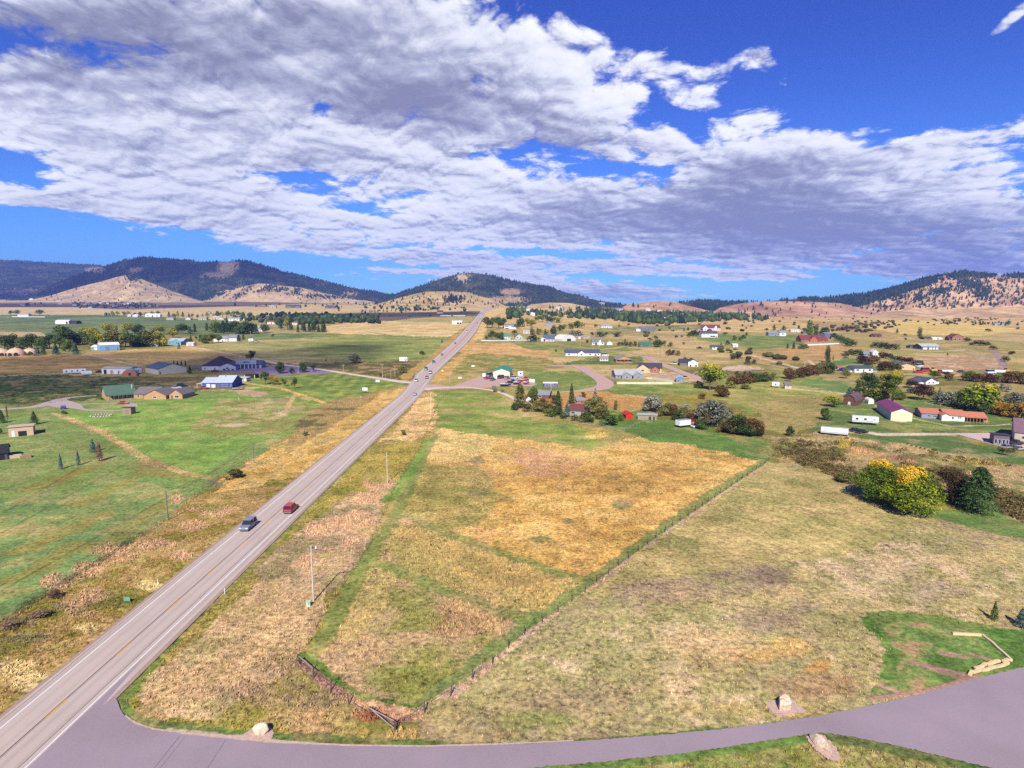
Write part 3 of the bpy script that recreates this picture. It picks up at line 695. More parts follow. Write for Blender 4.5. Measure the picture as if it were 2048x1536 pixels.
for (x, y, rx, ry, c) in ((1690, 890, 30, 14, (196, 158, 60)), (1830, 950, 70, 16, (206, 166, 124)), (1940, 960, 60, 16, (206, 168, 122)), (1650, 910, 40, 14, (104, 110, 54)), (1950, 925, 80, 10, (124, 112, 40)),
                          (1800, 918, 60, 8, (128, 84, 74)), (1720, 900, 40, 10, (170, 128, 92)), (2010, 1000, 40, 14, (96, 120, 46)), (1580, 890, 30, 10, (92, 132, 50)), (1760, 930, 40, 12, (128, 128, 76)), (1880, 975, 50, 10, (96, 90, 50))):
    blob(x, y, rx, ry, [c], op=.8, tuf=1.1)
paint([(1450, 870), (1500, 866), (1560, 900), (1530, 915)], [(90, 138, 52), (150, 130, 80)], 2.5)
# upper right: lawns, slopes
paint([(1370, 664), (1530, 672), (1600, 668), (1610, 688), (1520, 700), (1400, 680)], [(110, 134, 56), (134, 144, 70)], 20.0, tuf=.3)
paint([(1200, 655), (1420, 648), (1440, 656), (1300, 664), (1180, 672)], [(108, 126, 58), (180, 150, 96)], 20.0)
paint([(1500, 700), (1650, 690), (1740, 690), (1700, 712), (1640, 725), (1560, 730), (1500, 715)], [(212, 160, 100), (190, 148, 92), (160, 140, 80)], 20.0, 5, .5)
paint([(1590, 640), (1800, 650), (1820, 665), (1780, 680), (1700, 668), (1620, 650)], [(190, 152, 92), (176, 148, 88)], 20.0)
paint([(1720, 652), (1800, 640), (1960, 646), (2048, 660), (1960, 672), (1800, 668)], [(224, 184, 96), (232, 196, 110), (206, 176, 96)], 70.0, extra=NX)
paint([(1640, 725), (1720, 715), (1735, 728), (1680, 732)], [(82, 132, 52)], 20.0)
paint([(1800, 712), (2000, 715), (2010, 730), (1980, 738), (1860, 745), (1830, 730)], [(196, 160, 124), (176, 132, 96), (212, 180, 140)], 7.0, 6, .5)
paint([(1900, 690), (2020, 698), (2010, 718), (1930, 710)], [(150, 130, 76), (186, 156, 96)], 7.0)
paint([(1940, 745), (2048, 760), (2300, 780), (2300, 800), (2048, 800), (1960, 790)], [(186, 154, 96), (150, 136, 76)], 7.0)
# ---- unpaved drives and tracks
DIRT = [(206, 176, 142), (222, 192, 162)]
def track(pts, w, c=DIRT, op=.95):
    stroke(pts, w, c, 2.5, op=op, edge=.15, tuf=.1)
track([(-10, 753), (130, 746), (210, 741)], 4); track([(145, 709), (178, 710.5), (232, 722), (285, 733)], 4)
track([(376, 694), (400, 697), (430, 702), (500, 715)], 5)
track([(700, 664), (735, 664), (790, 672), (925, 681)], 5, [(120, 110, 92)]); track([(925, 681), (960, 683), (1040, 685), (1100, 690), (1180, 697), (1260, 706), (1285, 711)], 5, [(170, 150, 120)])
track([(1200, 699), (1230, 696), (1262, 690)], 3.5); track([(1186, 657), (1240, 661), (1300, 665), (1380, 666), (1410, 668)], 3.5); track([(1350, 664), (1375, 656), (1400, 653), (1420, 654)], 3)
track([(1440, 664), (1470, 658), (1500, 656)], 3); track([(1380, 690), (1420, 695), (1452, 702), (1500, 710), (1560, 726), (1610, 740), (1640, 748)], 4)
track([(1290, 712), (1380, 717), (1480, 722), (1530, 728), (1600, 741), (1650, 752), (1720, 768)], 5, [(176, 152, 130)])
track([(1587, 778), (1640, 783), (1684, 786)], 3); track([(1680, 788), (1700, 786), (1790, 770), (1850, 772)], 4)
track([(1694, 862), (1720, 862), (1760, 869), (1900, 868)], 4.5, [(222, 196, 172)])
track([(1760, 812), (1790, 832), (1800, 842)], 5); track([(1825, 836), (1850, 842), (1900, 852), (1990, 851), (2020, 848)], 1.3, [(212, 186, 150)])
track([(1640, 733), (1625, 728), (1618, 720)], 3); track([(1920, 700), (1950, 708), (1980, 717), (2000, 720)], 4, [(170, 160, 146)])
track([(1988, 700), (1995, 710), (2003, 722), (2008, 732), (1995, 742), (1975, 748)], 6, [(158, 132, 126)]); track([(1800, 748), (1900, 750), (2048, 752)], 8, [(206, 172, 140)])
track([(1820, 700), (1850, 703), (1900, 702), (1925, 700)], 6); track([(1250, 789), (1290, 795), (1320, 800)], 2); track([(1150, 733), (1100, 732)], 5, [(186, 148, 130)])
track([(540, 720), (600, 728), (560, 727)], 3)

# calmer greens and mottling at several scales
lum = COL @ np.array([.3, .6, .1])
grn = sstep(COL[..., 1] / np.maximum(COL[..., 0], 1e-4), 1.05, 1.7)[..., None] * (GID < 0)[..., None]
gk = .42 - .17 * ((PX < 850) & (Y_ < 700))[..., None]
COL = COL * (1 - gk * grn) + (lum[..., None] * np.array([1.02, 1.0, .42])) * gk * grn
near = (Y_ < 1400)[..., None]
tint = np.where((NB[7.0] > .5)[..., None], alb((200, 164, 112)), alb((122, 122, 66)))
am = (np.clip(np.abs(NB[7.0] - .5) * 3.4 - .12, 0, .42) * (.35 + .65 * TUF) * (1 - .45 * (PX > 1000) * (PY > 925)))[..., None] * near
COL = COL * (1 - am) + tint * am
COL *= (1 + .42 * (NB[20.0] - .5) + .35 * (NB[2.5] - .5) * (Y_ < 420) + .3 * (NX - .5))[..., None] * 1.12
hm_ = (GID >= 0)[..., None]
COL *= np.where(hm_, 1 + .9 * (fbm(X_ / 70.0, Y_ / 260.0, 4, 55)[..., None] - .5), 1.0)
GCOL = np.clip(COL, 0.003, 0.85)
# tussock relief, only below the level of the paved sheets
det = np.clip(1.25 - Y_ / 260.0, 0, 1) * TUF
GZD = GZ - det * 0.30 * (0.55 * fbm(X_ / 0.8, Y_ / 0.8, 3, 31) + 0.45 * fbm(X_ / 2.6, Y_ / 2.6, 2, 37))
Vg = np.stack([GX, GY, GZD], -1).reshape(-1, 3)
i = np.arange(ny - 1)[:, None] * nu + np.arange(nu - 1)[None, :]
Fg = np.stack([i, i + 1, i + nu + 1, i + nu], -1).reshape(-1, 4)
me = mesh_np('ground', Vg, Fg, True)
ca = me.color_attributes.new('cover', 'FLOAT_COLOR', 'POINT')
ca.data.foreach_set('color', np.concatenate([GCOL.reshape(-1, 3), TUF.reshape(-1, 1)], 1).astype(np.float32).ravel())
gm, t, b = newmat('grassland')
at = t.nodes.new('ShaderNodeAttribute'); at.attribute_name = 'cover'
geo = t.nodes.new('ShaderNodeNewGeometry')
def tn(scale, detail, off=(0, 0, 0), rough=.6, st=(1, 1, 1)):
    mp = t.nodes.new('ShaderNodeMapping'); t.links.new(geo.outputs['Position'], mp.inputs[0]); mp.inputs[1].default_value = off; mp.inputs[3].default_value = st
    n = t.nodes.new('ShaderNodeTexNoise'); t.links.new(mp.outputs[0], n.inputs['Vector'])
    n.inputs['Scale'].default_value = scale; n.inputs['Detail'].default_value = detail; n.inputs['Roughness'].default_value = rough
    return n
def tm(op, a, b_):
    n = t.nodes.new('ShaderNodeMath'); n.operation = op
    for k, v in enumerate((a, b_)):
        if isinstance(v, (int, float)): n.inputs[k].default_value = v
        else: t.links.new(v, n.inputs[k])
    return n.outputs[0]
nf = tn(1.3, 5, rough=.75); nm = tn(0.35, 4, (5, 3, 0)); nl = tn(0.06, 4, (1, 9, 0))
v = tm('ADD', tm('MULTIPLY', tm('SUBTRACT', nf.outputs[0], .5), 4.6), tm('MULTIPLY', tm('SUBTRACT', nm.outputs[0], .5), 1.5))
v = tm('ADD', tm('MULTIPLY', v, tm('ADD', tm('MULTIPLY', at.outputs['Alpha'], .62), .42)), tm('MULTIPLY', tm('SUBTRACT', nl.outputs[0], .5), .7))
v = tm('ADD', v, 1.0)
v = tm('MAXIMUM', tm('MINIMUM', v, 2.0), .24)
hs = t.nodes.new('ShaderNodeMix'); hs.data_type = 'RGBA'; hs.blend_type = 'MIX'
nh = tn(0.5, 5, (13, 3, 0), .7); mrh = t.nodes.new('ShaderNodeMapRange'); t.links.new(nh.outputs[0], mrh.inputs[0])
mrh.inputs[1].default_value = .45; mrh.inputs[2].default_value = .75; mrh.inputs[3].default_value = 0; mrh.inputs[4].default_value = .55
t.links.new(mrh.outputs[0], hs.inputs[0]); t.links.new(at.outputs['Color'], hs.inputs[6])
g2 = t.nodes.new('ShaderNodeVectorMath'); g2.operation = 'MULTIPLY'; t.links.new(at.outputs['Color'], g2.inputs[0]); g2.inputs[1].default_value = (0.80, 1.0, 0.72)
t.links.new(g2.outputs[0], hs.inputs[7])
sc_ = t.nodes.new('ShaderNodeVectorMath'); sc_.operation = 'SCALE'
t.links.new(hs.outputs[2], sc_.inputs[0]); t.links.new(v, sc_.inputs[3]); t.links.new(sc_.outputs[0], b.inputs['Base Color'])
bp = t.nodes.new('ShaderNodeBump'); bp.inputs['Strength'].default_value = .6; bp.inputs['Distance'].default_value = .25
t.links.new(nf.outputs[0], bp.inputs['Height']); t.links.new(bp.outputs[0], b.inputs['Normal'])
b.inputs['Roughness'].default_value = 1.0; b.inputs['Specular IOR Level'].default_value = 0.1
me.materials.append(gm)
tag(link(bpy.data.objects.new('ground', me)), kind='structure')
# the plain around and behind the camera, just under the main sheet
far = [(-14000, -6000, -1.2), (14000, -6000, -1.2), (14000, 14000, -1.2), (-14000, 14000, -1.2)]
mo = mesh_np('ground_beyond', far, [[0, 1, 2, 3]])
m2 = mat('dry_plain', (170, 150, 96), 1.0, .3, .02)
mo.materials.append(m2)
tag(link(bpy.data.objects.new('ground_beyond', mo)), kind='structure')

# ------------------------------------------------------------------ roads
def densify(pts, step=6):
    out = []
    for a, b in zip(pts[:-1], pts[1:]):
        n = max(1, int(math.hypot(b[0] - a[0], b[1] - a[1]) / step))
        for i in range(n): out.append((a[0] + (b[0] - a[0]) * i / n, a[1] + (b[1] - a[1]) * i / n))
    out.append(pts[-1])
    return out
def lift(P, z):
    return z + 0.00025 * P[:, 1] * (P[:, 1] > 420)
def asphalt(name, col, scale=.35, var=.10, streak=None):
    m, t, b = newmat(name)
    geo = t.nodes.new('ShaderNodeNewGeometry'); n1_ = t.nodes.new('ShaderNodeTexNoise'); n2_ = t.nodes.new('ShaderNodeTexNoise')
    t.links.new(geo.outputs['Position'], n1_.inputs['Vector']); t.links.new(geo.outputs['Position'], n2_.inputs['Vector'])
    n1_.inputs['Scale'].default_value = scale; n1_.inputs['Detail'].default_value = 6; n2_.inputs['Scale'].default_value = 6; n2_.inputs['Detail'].default_value = 4; n2_.inputs['Roughness'].default_value = .8
    def mm(op, a, c):
        n = t.nodes.new('ShaderNodeMath'); n.operation = op
        for k, v in enumerate((a, c)):
            if isinstance(v, (int, float)): n.inputs[k].default_value = v
            else: t.links.new(v, n.inputs[k])
        return n.outputs[0]
    f = mm('ADD', mm('MULTIPLY', mm('SUBTRACT', n1_.outputs[0], .5), var * 5), mm('MULTIPLY', mm('SUBTRACT', n2_.outputs[0], .5), var * 6))
    if streak:
        at = t.nodes.new('ShaderNodeAttribute'); at.attribute_name = 'across'
        for (c0, wd, k) in streak:
            d = mm('SUBTRACT', at.outputs['Fac'], c0)
            g = mm('EXPONENT', mm('MULTIPLY', mm('MULTIPLY', d, d), -1.0 / wd ** 2), 0)
            f = mm('ADD', f, mm('MULTIPLY', g, k))
    f = mm('ADD', f, 1.0)
    s = t.nodes.new('ShaderNodeVectorMath'); s.operation = 'SCALE'; s.inputs[0].default_value = tuple(alb(col)); t.links.new(f, s.inputs[3])
    t.links.new(s.outputs[0], b.inputs['Base Color']); b.inputs['Roughness'].default_value = .9
    return m
def strip(name, A, B, z, material, parent=None, cuts=1, across=None, kind='structure'):
    """surface between two ground polylines A and B (n,3)"""
    n = len(A); V = []; ac = []
    for c in range(cuts + 1):
        f = c / cuts
        P = A * (1 - f) + B * f
        P[:, 2] = np.maximum(height(P[:, 0], P[:, 1]), 0) + lift(P, z)
        V.append(P); ac.append(np.full(n, (across[0] + (across[1] - across[0]) * f) if across else f))
    V = np.stack(V, 1).reshape(-1, 3); k = cuts + 1
    i = np.arange(n - 1)[:, None] * k + np.arange(cuts)[None, :]
    Fq = np.stack([i, i + 1, i + k + 1, i + k], -1).reshape(-1, 4)
    me = mesh_np(name, V, Fq)
    a = me.attributes.new('across', 'FLOAT', 'POINT'); a.data.foreach_set('value', np.stack(ac, 1).ravel().astype(np.float32))
    me.materials.append(material)
    o = link(bpy.data.objects.new(name, me), parent)
    if kind and parent is None: tag(o, kind=kind)
    return o
# highway: a straight near stretch fitted to the lane lines, then traced to the crest
CX0 = -53.1
HC = [(CX0, y) for y in np.arange(20, 330, 3.0)]
LE = ground(densify([(823, 760), (844, 740), (864, 720), (888, 700), (912, 680), (929, 660), (939, 650), (948, 640), (956, 630), (962, 622), (971, 617), (984, 614.5)], 3))
RE = ground(densify([(853, 760), (874, 740), (898, 720), (919, 700), (939, 680), (954, 660), (959, 650), (963, 640), (967, 630), (972, 622), (985, 617), (1003, 615.5)], 3))
yy = np.linspace(max(LE[0, 1], RE[0, 1]), min(LE[:, 1].max(), RE[:, 1].max()), 90)
def resamp(E):
    o = np.argsort(E[:, 1]); return np.interp(yy, E[o, 1], E[o, 0])
lx, rx = resamp(LE), resamp(RE)
def sm(a, k=4):
    p = np.pad(a, k, mode='edge'); return np.convolve(p, np.ones(2 * k + 1) / (2 * k + 1), 'valid')
lx, rx = sm(lx), sm(rx)
Yc = np.concatenate([np.arange(20, 399, 3.0), yy[yy > 400]])
xl = np.interp(Yc, np.concatenate([[0, 310], yy[yy > 400]]), np.concatenate([[CX0 - 5.0, CX0 - 5.0], lx[yy > 400]]))
xr = np.interp(Yc, np.concatenate([[0, 310], yy[yy > 400]]), np.concatenate([[CX0 + 5.2, CX0 + 5.2], rx[yy > 400]]))
hw = sm(xr - xl, 6); xc = sm((xl + xr) / 2, 6)
xl, xr = xc - hw / 2, xc + hw / 2
def at_off(off):                      # offset from the left (-) or right (+) pavement edge, metres
    x = xl + off if off >= 0 else xr + off
    return np.stack([x, Yc, np.zeros_like(x)], 1)
def frac(f):
    return np.stack([xl * (1 - f) + xr * f, Yc, np.zeros_like(xl)], 1)
hwm = asphalt('highway_asphalt', (202, 182, 166), .15, .045, [(0.24, .025, -.10), (0.40, .025, -.10), (0.60, .03, -.13), (0.76, .025, -.16), (.5, .006, -.45), (.09, .03, -.14), (.91, .03, -.16), (.845, .008, -.2)])
strip('highway', frac(0), frac(1), .03, hwm, cuts=6, across=(0, 1))
shm = asphalt('road_shoulder_gravel', (176, 146, 128), 1.5, .1)
strip('road_shoulder', at_off(0) - [.55, 0, 0], at_off(0.05), .018, shm); strip('road_shoulder', at_off(-.05), at_off(-0.0001) + [.65, 0, 0], .018, shm)
white = mat('white_road_paint', (246, 240, 236), .7, .08, 3); yel = mat('yellow_road_paint', (236, 178, 66), .7, .1, 3); ora = asphalt('worn_median_surface', (214, 158, 130), .3, .05)
def line(name, off, w, m, y0=0, y1=9e9, z=.045):
    A = at_off(off); k = (Yc >= y0) & (Yc <= y1)
    if k.sum() < 2: return
    A = A[k]; wv = (w / 2 + 0.00013 * A[:, 1])[:, None] * [1, 0, 0]
    strip(name, A - wv, A + wv, z, m)
line('edge_line', 1.32, .16, white); line('edge_line', -1.5, .16, white)
# the centre turning lane beyond the junction
k = Yc > 430
cw = np.clip((Yc - 430) / 160.0, 0, 1) * 2.6 * np.clip((1500 - Yc) / 300, 0, 1) + 0.15
A = np.stack([xc - cw / 2, Yc, np.zeros_like(xc)], 1)[k]; B = np.stack([xc + cw / 2, Yc, np.zeros_like(xc)], 1)[k]
strip('turning_lane', A, B, .04, ora, cuts=2)
# dashed centre line: 3 m dashes with 9 m gaps
dv = []; df = []
for y0 in np.arange(26.0, 420, 12.2):
    a = len(dv); w = .09 + y0 * .0001; xx = CX0 + .05
    if y0 > 320: xx = float(np.interp(y0, Yc, xc))
    dv += [(xx - w, y0, .05), (xx + w, y0, .05), (xx + w, y0 + 3.4, .05), (xx - w, y0 + 3.4, .05)]; df.append([a, a + 1, a + 2, a + 3])
me = mesh_np('centre_line', dv, df); me.materials.append(yel); tag(link(bpy.data.objects.new('centre_line', me)), kind='structure')
# tar-sealed cracks
tar = mat('tar_seal', (96, 78, 84), .8, .1, 2)
def ribbon(name, pts, w, z, m, n=None, kind='structure', dens=8, wob=0.0, px=True):
    P = ground(densify(pts, dens)) if px else np.array([(x, y, 0) for x, y in pts], float)
    w = np.interp(np.linspace(0, 1, len(P)), np.linspace(0, 1, len(w)), w) if isinstance(w, (list, tuple)) else np.full(len(P), w)
    P[:, :2] = np.stack([sm(P[:, 0], 1), sm(P[:, 1], 1)], 1) if len(P) > 5 else P[:, :2]
    T = np.gradient(P[:, :2], axis=0); T /= np.maximum(np.linalg.norm(T, axis=1), 1e-6)[:, None]
    Nn = np.stack([-T[:, 1], T[:, 0], np.zeros(len(P))], 1)
    return strip(name, P - Nn * w[:, None] / 2, P + Nn * w[:, None] / 2, z, m, cuts=2, kind=kind)
def flat_poly(name, pts, z, m, kind='structure', px=True, parent=None):
    P = ground(pts) if px else np.array(pts, float)
    me = bpy.data.meshes.new(name); bm = bmesh.new()
    vs = [bm.verts.new((p[0], p[1], max(float(height(p[0:1], p[1:2])[0]), 0) + z + 0.00025 * p[1] * (p[1] > 420))) for p in P]
    f = bm.faces.new(vs); f.normal_update()
    if f.normal.z < 0: f.normal_flip()
    bmesh.ops.triangulate(bm, faces=bm.faces[:]); bm.to_mesh(me); bm.free(); me.materials.append(m)
    o = link(bpy.data.objects.new(name, me), parent)
    if kind and parent is None: tag(o, kind=kind)
    return o
ribbon('road_crack', [(x, y) for x, y in zip([CX0 - 4.6] * 40 + np.random.RandomState(3).randn(40) * .08, np.linspace(38, 130, 40))], .06, .042, tar, px=False)
ribbon('road_crack', [(x, y) for x, y in zip([CX0 + 3.0] * 40 + np.random.RandomState(4).randn(40) * .05, np.linspace(38, 120, 40))], .07, .042, tar, px=False)
ribbon('road_crack', [(x, y) for x, y in zip([CX0 - .12] * 80 + np.random.RandomState(5).randn(80) * .03, np.linspace(38, 420, 80))], .13, .042, tar, px=False)
# the purple-grey side street in the foreground
stm = asphalt('side_street_asphalt', (162, 143, 148), .09, .10)
up_ = [(205, 1412), (226, 1394), (234, 1400), (240, 1418), (252, 1436), (272, 1449), (305, 1459), (380, 1470), (480, 1480), (560, 1487), (700, 1492.5), (850, 1494), (1000, 1490), (1150, 1483), (1300, 1472), (1450, 1458),
       (1560, 1444), (1650, 1429), (1740, 1411), (1850, 1386), (1950, 1358), (2048, 1334), (2300, 1275), (2700, 1200)]
lo_ = [(2700, 1500), (2300, 1590), (2100, 1580), (1985, 1537), (1930, 1524), (1850, 1505), (1780, 1489), (1720, 1477), (1680, 1470), (1640, 1466), (1600, 1471), (1500, 1487), (1350, 1509), (1200, 1524), (1060, 1536), (900, 1556), (600, 1600), (200, 1680)]
hx = [tuple(project(CX0 + 3.95, y, 0)) for y in (52.0, 56, 60, 64, 68, 72, 75)]
def jag(pts, amp=.6, seed=4):
    rr_ = np.random.RandomState(seed); out = []
    for a, b_ in zip(pts[:-1], pts[1:]):
        n = max(1, int(math.hypot(b_[0] - a[0], b_[1] - a[1]) / 5))
        for i in range(n): out.append((a[0] + (b_[0] - a[0]) * i / n, a[1] + (b_[1] - a[1]) * i / n + rr_.randn() * amp))
    return out + [pts[-1]]
up0 = up_; up_ = jag(up_); lo_ = jag(lo_, .8, 5)
side = flat_poly('side_street', up_ + lo_ + [(float(a), float(b)) for a, b in hx], .034, stm)
gv = asphalt('verge_gravel', (206, 178, 156), 2.0, .14)
ribbon('gravel_margin', [(245, 1430), (262, 1444), (300, 1458), (380, 1469), (480, 1479), (560, 1486), (700, 1491), (850, 1492.5), (1000, 1488.5), (1150, 1481)], [.5, .3, .8, .9, .4, .25, .25, .3, .2, .2], .022, gv)
jt = [tuple(ground([(365, 1475)])[0][:2]), tuple(ground([(318, 1536)])[0][:2])]
for (a, b, c, d, w) in ((362, 1470, 306, 1540, .05), (372, 1472, 318, 1540, .035), (453, 1478, 400, 1560, .04)):
    ribbon('pavement_joint', [(a, b), ((a + c) / 2, (b + d) / 2), (c, d)], w, .04, tar)
# lesser roads
lgt = asphalt('light_chipseal', (226, 204, 180), .4, .05); pnk = asphalt('pink_chipseal', (204, 166, 150), .4, .05); pur = asphalt('purple_asphalt', (150, 124, 150), .2, .05)
gry = asphalt('drive_gravel', (188, 166, 158), .6, .07)
ribbon('west_road', [(838, 766), (805, 764), (760, 757), (680, 745), (620, 736), (560, 729), (500, 715)], [9, 6, 5, 5, 5, 5, 5], .024, lgt)
ribbon('east_lane', [(842, 779), (880, 775), (930, 774), (975, 779), (1010, 787), (1030, 799), (1050, 803)], [10, 5, 4, 3.4, 3.2, 3, 3], .024, lgt)
flat_poly('yard', [(850, 768), (905, 773), (945, 758), (965, 752), (1000, 757), (1030, 757), (1075, 768), (1062, 773), (1010, 771), (970, 776), (930, 777), (880, 779), (846, 779)], .02, pnk)
flat_poly('parking_lot', [(503, 735), (560, 730), (612, 735), (655, 744), (668, 747), (600, 748), (556, 751), (520, 749), (508, 744), (470, 746), (440, 741), (380, 736), (395, 732), (440, 735)], .018, pur)
ribbon('loop_road', [(1098, 732), (1150, 732.5), (1166, 737), (1190, 750), (1214, 766), (1212, 773), (1195, 778), (1150, 783), (1100, 785), (1062, 785)], [5, 8, 9, 9, 10, 10, 6, 4, 3, 3], .022, pnk)
ribbon('hill_road', [(1284, 712), (1292, 714), (1303, 720), (1330, 732), (1365, 745), (1400, 758), (1412, 764)], [7, 7, 7, 7, 7, 7, 7], .03, pnk)
ribbon('lodge_drive', [(-40, 822), (60, 815), (95, 809), (122, 798), (150, 793.5), (196, 791)], [5, 5, 5, 8, 4, 3.5], .02, gry)
flat_poly('lodge_yard', [(92, 810), (105, 801), (128, 798), (160, 808), (168, 817), (120, 816)], .024, gry)
ribbon('lodge_drive_loop', [(150, 811), (172, 808), (255, 805.5), (268, 809), (271, 814), (258, 819), (225, 822), (170, 820), (150, 815)], [2.5, 2.5, 2.5, 3.5, 4, 3.5, 2.5, 2.5, 2.5], .021, gry)
flat_poly('concrete_apron', [(1905, 866), (2010, 866), (2020, 880), (2120, 905), (2110, 915), (2040, 898), (1985, 889), (1960, 881)], .024, mat('pale_concrete', (214, 188, 178), .9, .06, .5))

# ------------------------------------------------------------------ mesh builder and naming helpers
class MB:
    def __init__(s): s.v = []; s.f = []
    def quad(s, a, b, c, d):
        n = len(s.v); s.v += [tuple(a), tuple(b), tuple(c), tuple(d)]; s.f.append((n, n + 1, n + 2, n + 3))
    def poly(s, pts):
        n = len(s.v); s.v += [tuple(p) for p in pts]; s.f.append(tuple(range(n, n + len(pts))))
    def box(s, x0, x1, y0, y1, z0, z1):
        n = len(s.v)
        s.v += [(x0, y0, z0), (x1, y0, z0), (x1, y1, z0), (x0, y1, z0), (x0, y0, z1), (x1, y0, z1), (x1, y1, z1), (x0, y1, z1)]
        s.f += [tuple(n + i for i in q) for q in ((0, 3, 2, 1), (4, 5, 6, 7), (0, 1, 5, 4), (1, 2, 6, 5), (2, 3, 7, 6), (3, 0, 4, 7))]
        return s
    def prism(s, prof, y0, y1, axis='y'):
        """extrude an outline of (a, z) points between two positions on the other axis"""
        n = len(s.v); k = len(prof)
        for t in (y0, y1):
            for a, z in prof: s.v.append((a, t, z) if axis == 'y' else (t, a, z))
        s.f.append(tuple(n + i for i in range(k))); s.f.append(tuple(n + k + i for i in reversed(range(k))))
        for i in range(k):
            j = (i + 1) % k; s.f.append((n + j, n + i, n + k + i, n + k + j))
        return s
    def cyl(s, p0, p1, r0, r1, seg=8, cap=True):
        p0 = Vector(p0); p1 = Vector(p1); d = (p1 - p0).normalized()
        a = d.orthogonal().normalized(); b = d.cross(a); n = len(s.v)
        for p, r in ((p0, r0), (p1, r1)):
            for i in range(seg):
                t = 2 * math.pi * i / seg; s.v.append(tuple(p + (a * math.cos(t) + b * math.sin(t)) * r))
        for i in range(seg):
            j = (i + 1) % seg; s.f.append((n + i, n + j, n + seg + j, n + seg + i))
        if cap:
            s.f.append(tuple(n + i for i in reversed(range(seg)))); s.f.append(tuple(n + seg + i for i in range(seg)))
        return s
    def build(s, name, m=None, parent=None, smooth=False, fixn=True):
        me = bpy.data.meshes.new(name); me.from_pydata([tuple(map(float, v)) for v in s.v], [], s.f)
        if fixn:
            bm = bmesh.new(); bm.from_mesh(me); bmesh.ops.recalc_face_normals(bm, faces=bm.faces[:]); bm.to_mesh(me); bm.free()
        if m: me.materials.append(m)
        if smooth: me.polygons.foreach_set('use_smooth', [True] * len(me.polygons))
        return link(bpy.data.objects.new(name, me), parent)
def empty(name, loc, rz=0.0):
    o = bpy.data.objects.new(name, None); SC.collection.objects.link(o)
    o.location = loc; o.rotation_euler = (0, 0, rz); o.empty_display_size = .5
    return o
ORD = 'first second third fourth fifth sixth seventh eighth ninth tenth eleventh twelfth thirteenth fourteenth fifteenth sixteenth seventeenth eighteenth nineteenth twentieth'.split()
TENS = {2: ('twenty', 'twentieth'), 3: ('thirty', 'thirtieth'), 4: ('forty', 'fortieth'), 5: ('fifty', 'fiftieth'), 6: ('sixty', 'sixtieth')}
def ordw(i):
    if i <= 20: return ORD[i - 1]
    a, b = divmod(i, 10)
    return TENS[a][1] if b == 0 else TENS[a][0] + '-' + ORD[b - 1]
def number(items, where, cat, group=None):
    """items: (column, object, short look); labels them left to right within their cluster"""
    its = sorted(items, key=lambda t: t[0])
    n = len(its)
    for i, (x, o, look) in enumerate(its):
        if n == 1: lab = look + ' ' + where
        elif i == 0: lab = 'leftmost ' + look + ' ' + where
        elif i == n - 1: lab = 'rightmost ' + look + ' ' + where
        else: lab = look + ', ' + ordw(i + 1) + ' from left ' + where
        ws = lab.split()
        while len(ws) > 16 and 'the' in ws: ws.remove('the')
        lab = ' '.join(ws[:16])
        tag(o, lab, cat, group if n > 1 else None)

# ------------------------------------------------------------------ foliage
def fol(name, dark, light, top=None, topz=.7, rnd=.25, side=0.0):
    key = ('fol', name)
    if key in MATS: return MATS[key]
    m, t, b = newmat(name)
    at = t.nodes.new('ShaderNodeAttribute'); at.attribute_name = 'tone'
    oi = t.nodes.new('ShaderNodeObjectInfo'); co = t.nodes.new('ShaderNodeTexCoord')
    mx_ = t.nodes.new('ShaderNodeMix'); mx_.data_type = 'RGBA'
    mx_.inputs[6].default_value = (*alb(dark), 1); mx_.inputs[7].default_value = (*alb(light), 1)
    def mm(op, a, c, cl=False):
        n = t.nodes.new('ShaderNodeMath'); n.operation = op; n.use_clamp = cl
        for k, v in enumerate((a, c)):
            if isinstance(v, (int, float)): n.inputs[k].default_value = v
            else: t.links.new(v, n.inputs[k])
        return n.outputs[0]
    f = mm('ADD', at.outputs['Fac'], mm('MULTIPLY', mm('SUBTRACT', oi.outputs['Random'], .5), rnd * 2), True)
    t.links.new(f, mx_.inputs[0]); out = mx_.outputs[2]
    if top:
        sp = t.nodes.new('ShaderNodeSeparateXYZ'); t.links.new(co.outputs['Object'], sp.inputs[0])
        nz = t.nodes.new('ShaderNodeTexNoise'); t.links.new(co.outputs['Object'], nz.inputs['Vector']); nz.inputs['Scale'].default_value = 5
        zz = mm('ADD', mm('ADD', sp.outputs[2], mm('MULTIPLY', sp.outputs[0], side)), mm('MULTIPLY', mm('SUBTRACT', nz.outputs[0], .5), .55))
        mr = t.nodes.new('ShaderNodeMapRange'); t.links.new(zz, mr.inputs[0]); mr.inputs[1].default_value = topz - .05; mr.inputs[2].default_value = topz + .05
        m2_ = t.nodes.new('ShaderNodeMix'); m2_.data_type = 'RGBA'; t.links.new(mr.outputs[0], m2_.inputs[0]); t.links.new(out, m2_.inputs[6])
        m2_.inputs[7].default_value = (*alb(top), 1); out = m2_.outputs[2]
    t.links.new(out, b.inputs['Base Color']); b.inputs['Roughness'].default_value = .85; b.inputs['Specular IOR Level'].default_value = .2
    MATS[key] = m
    return m
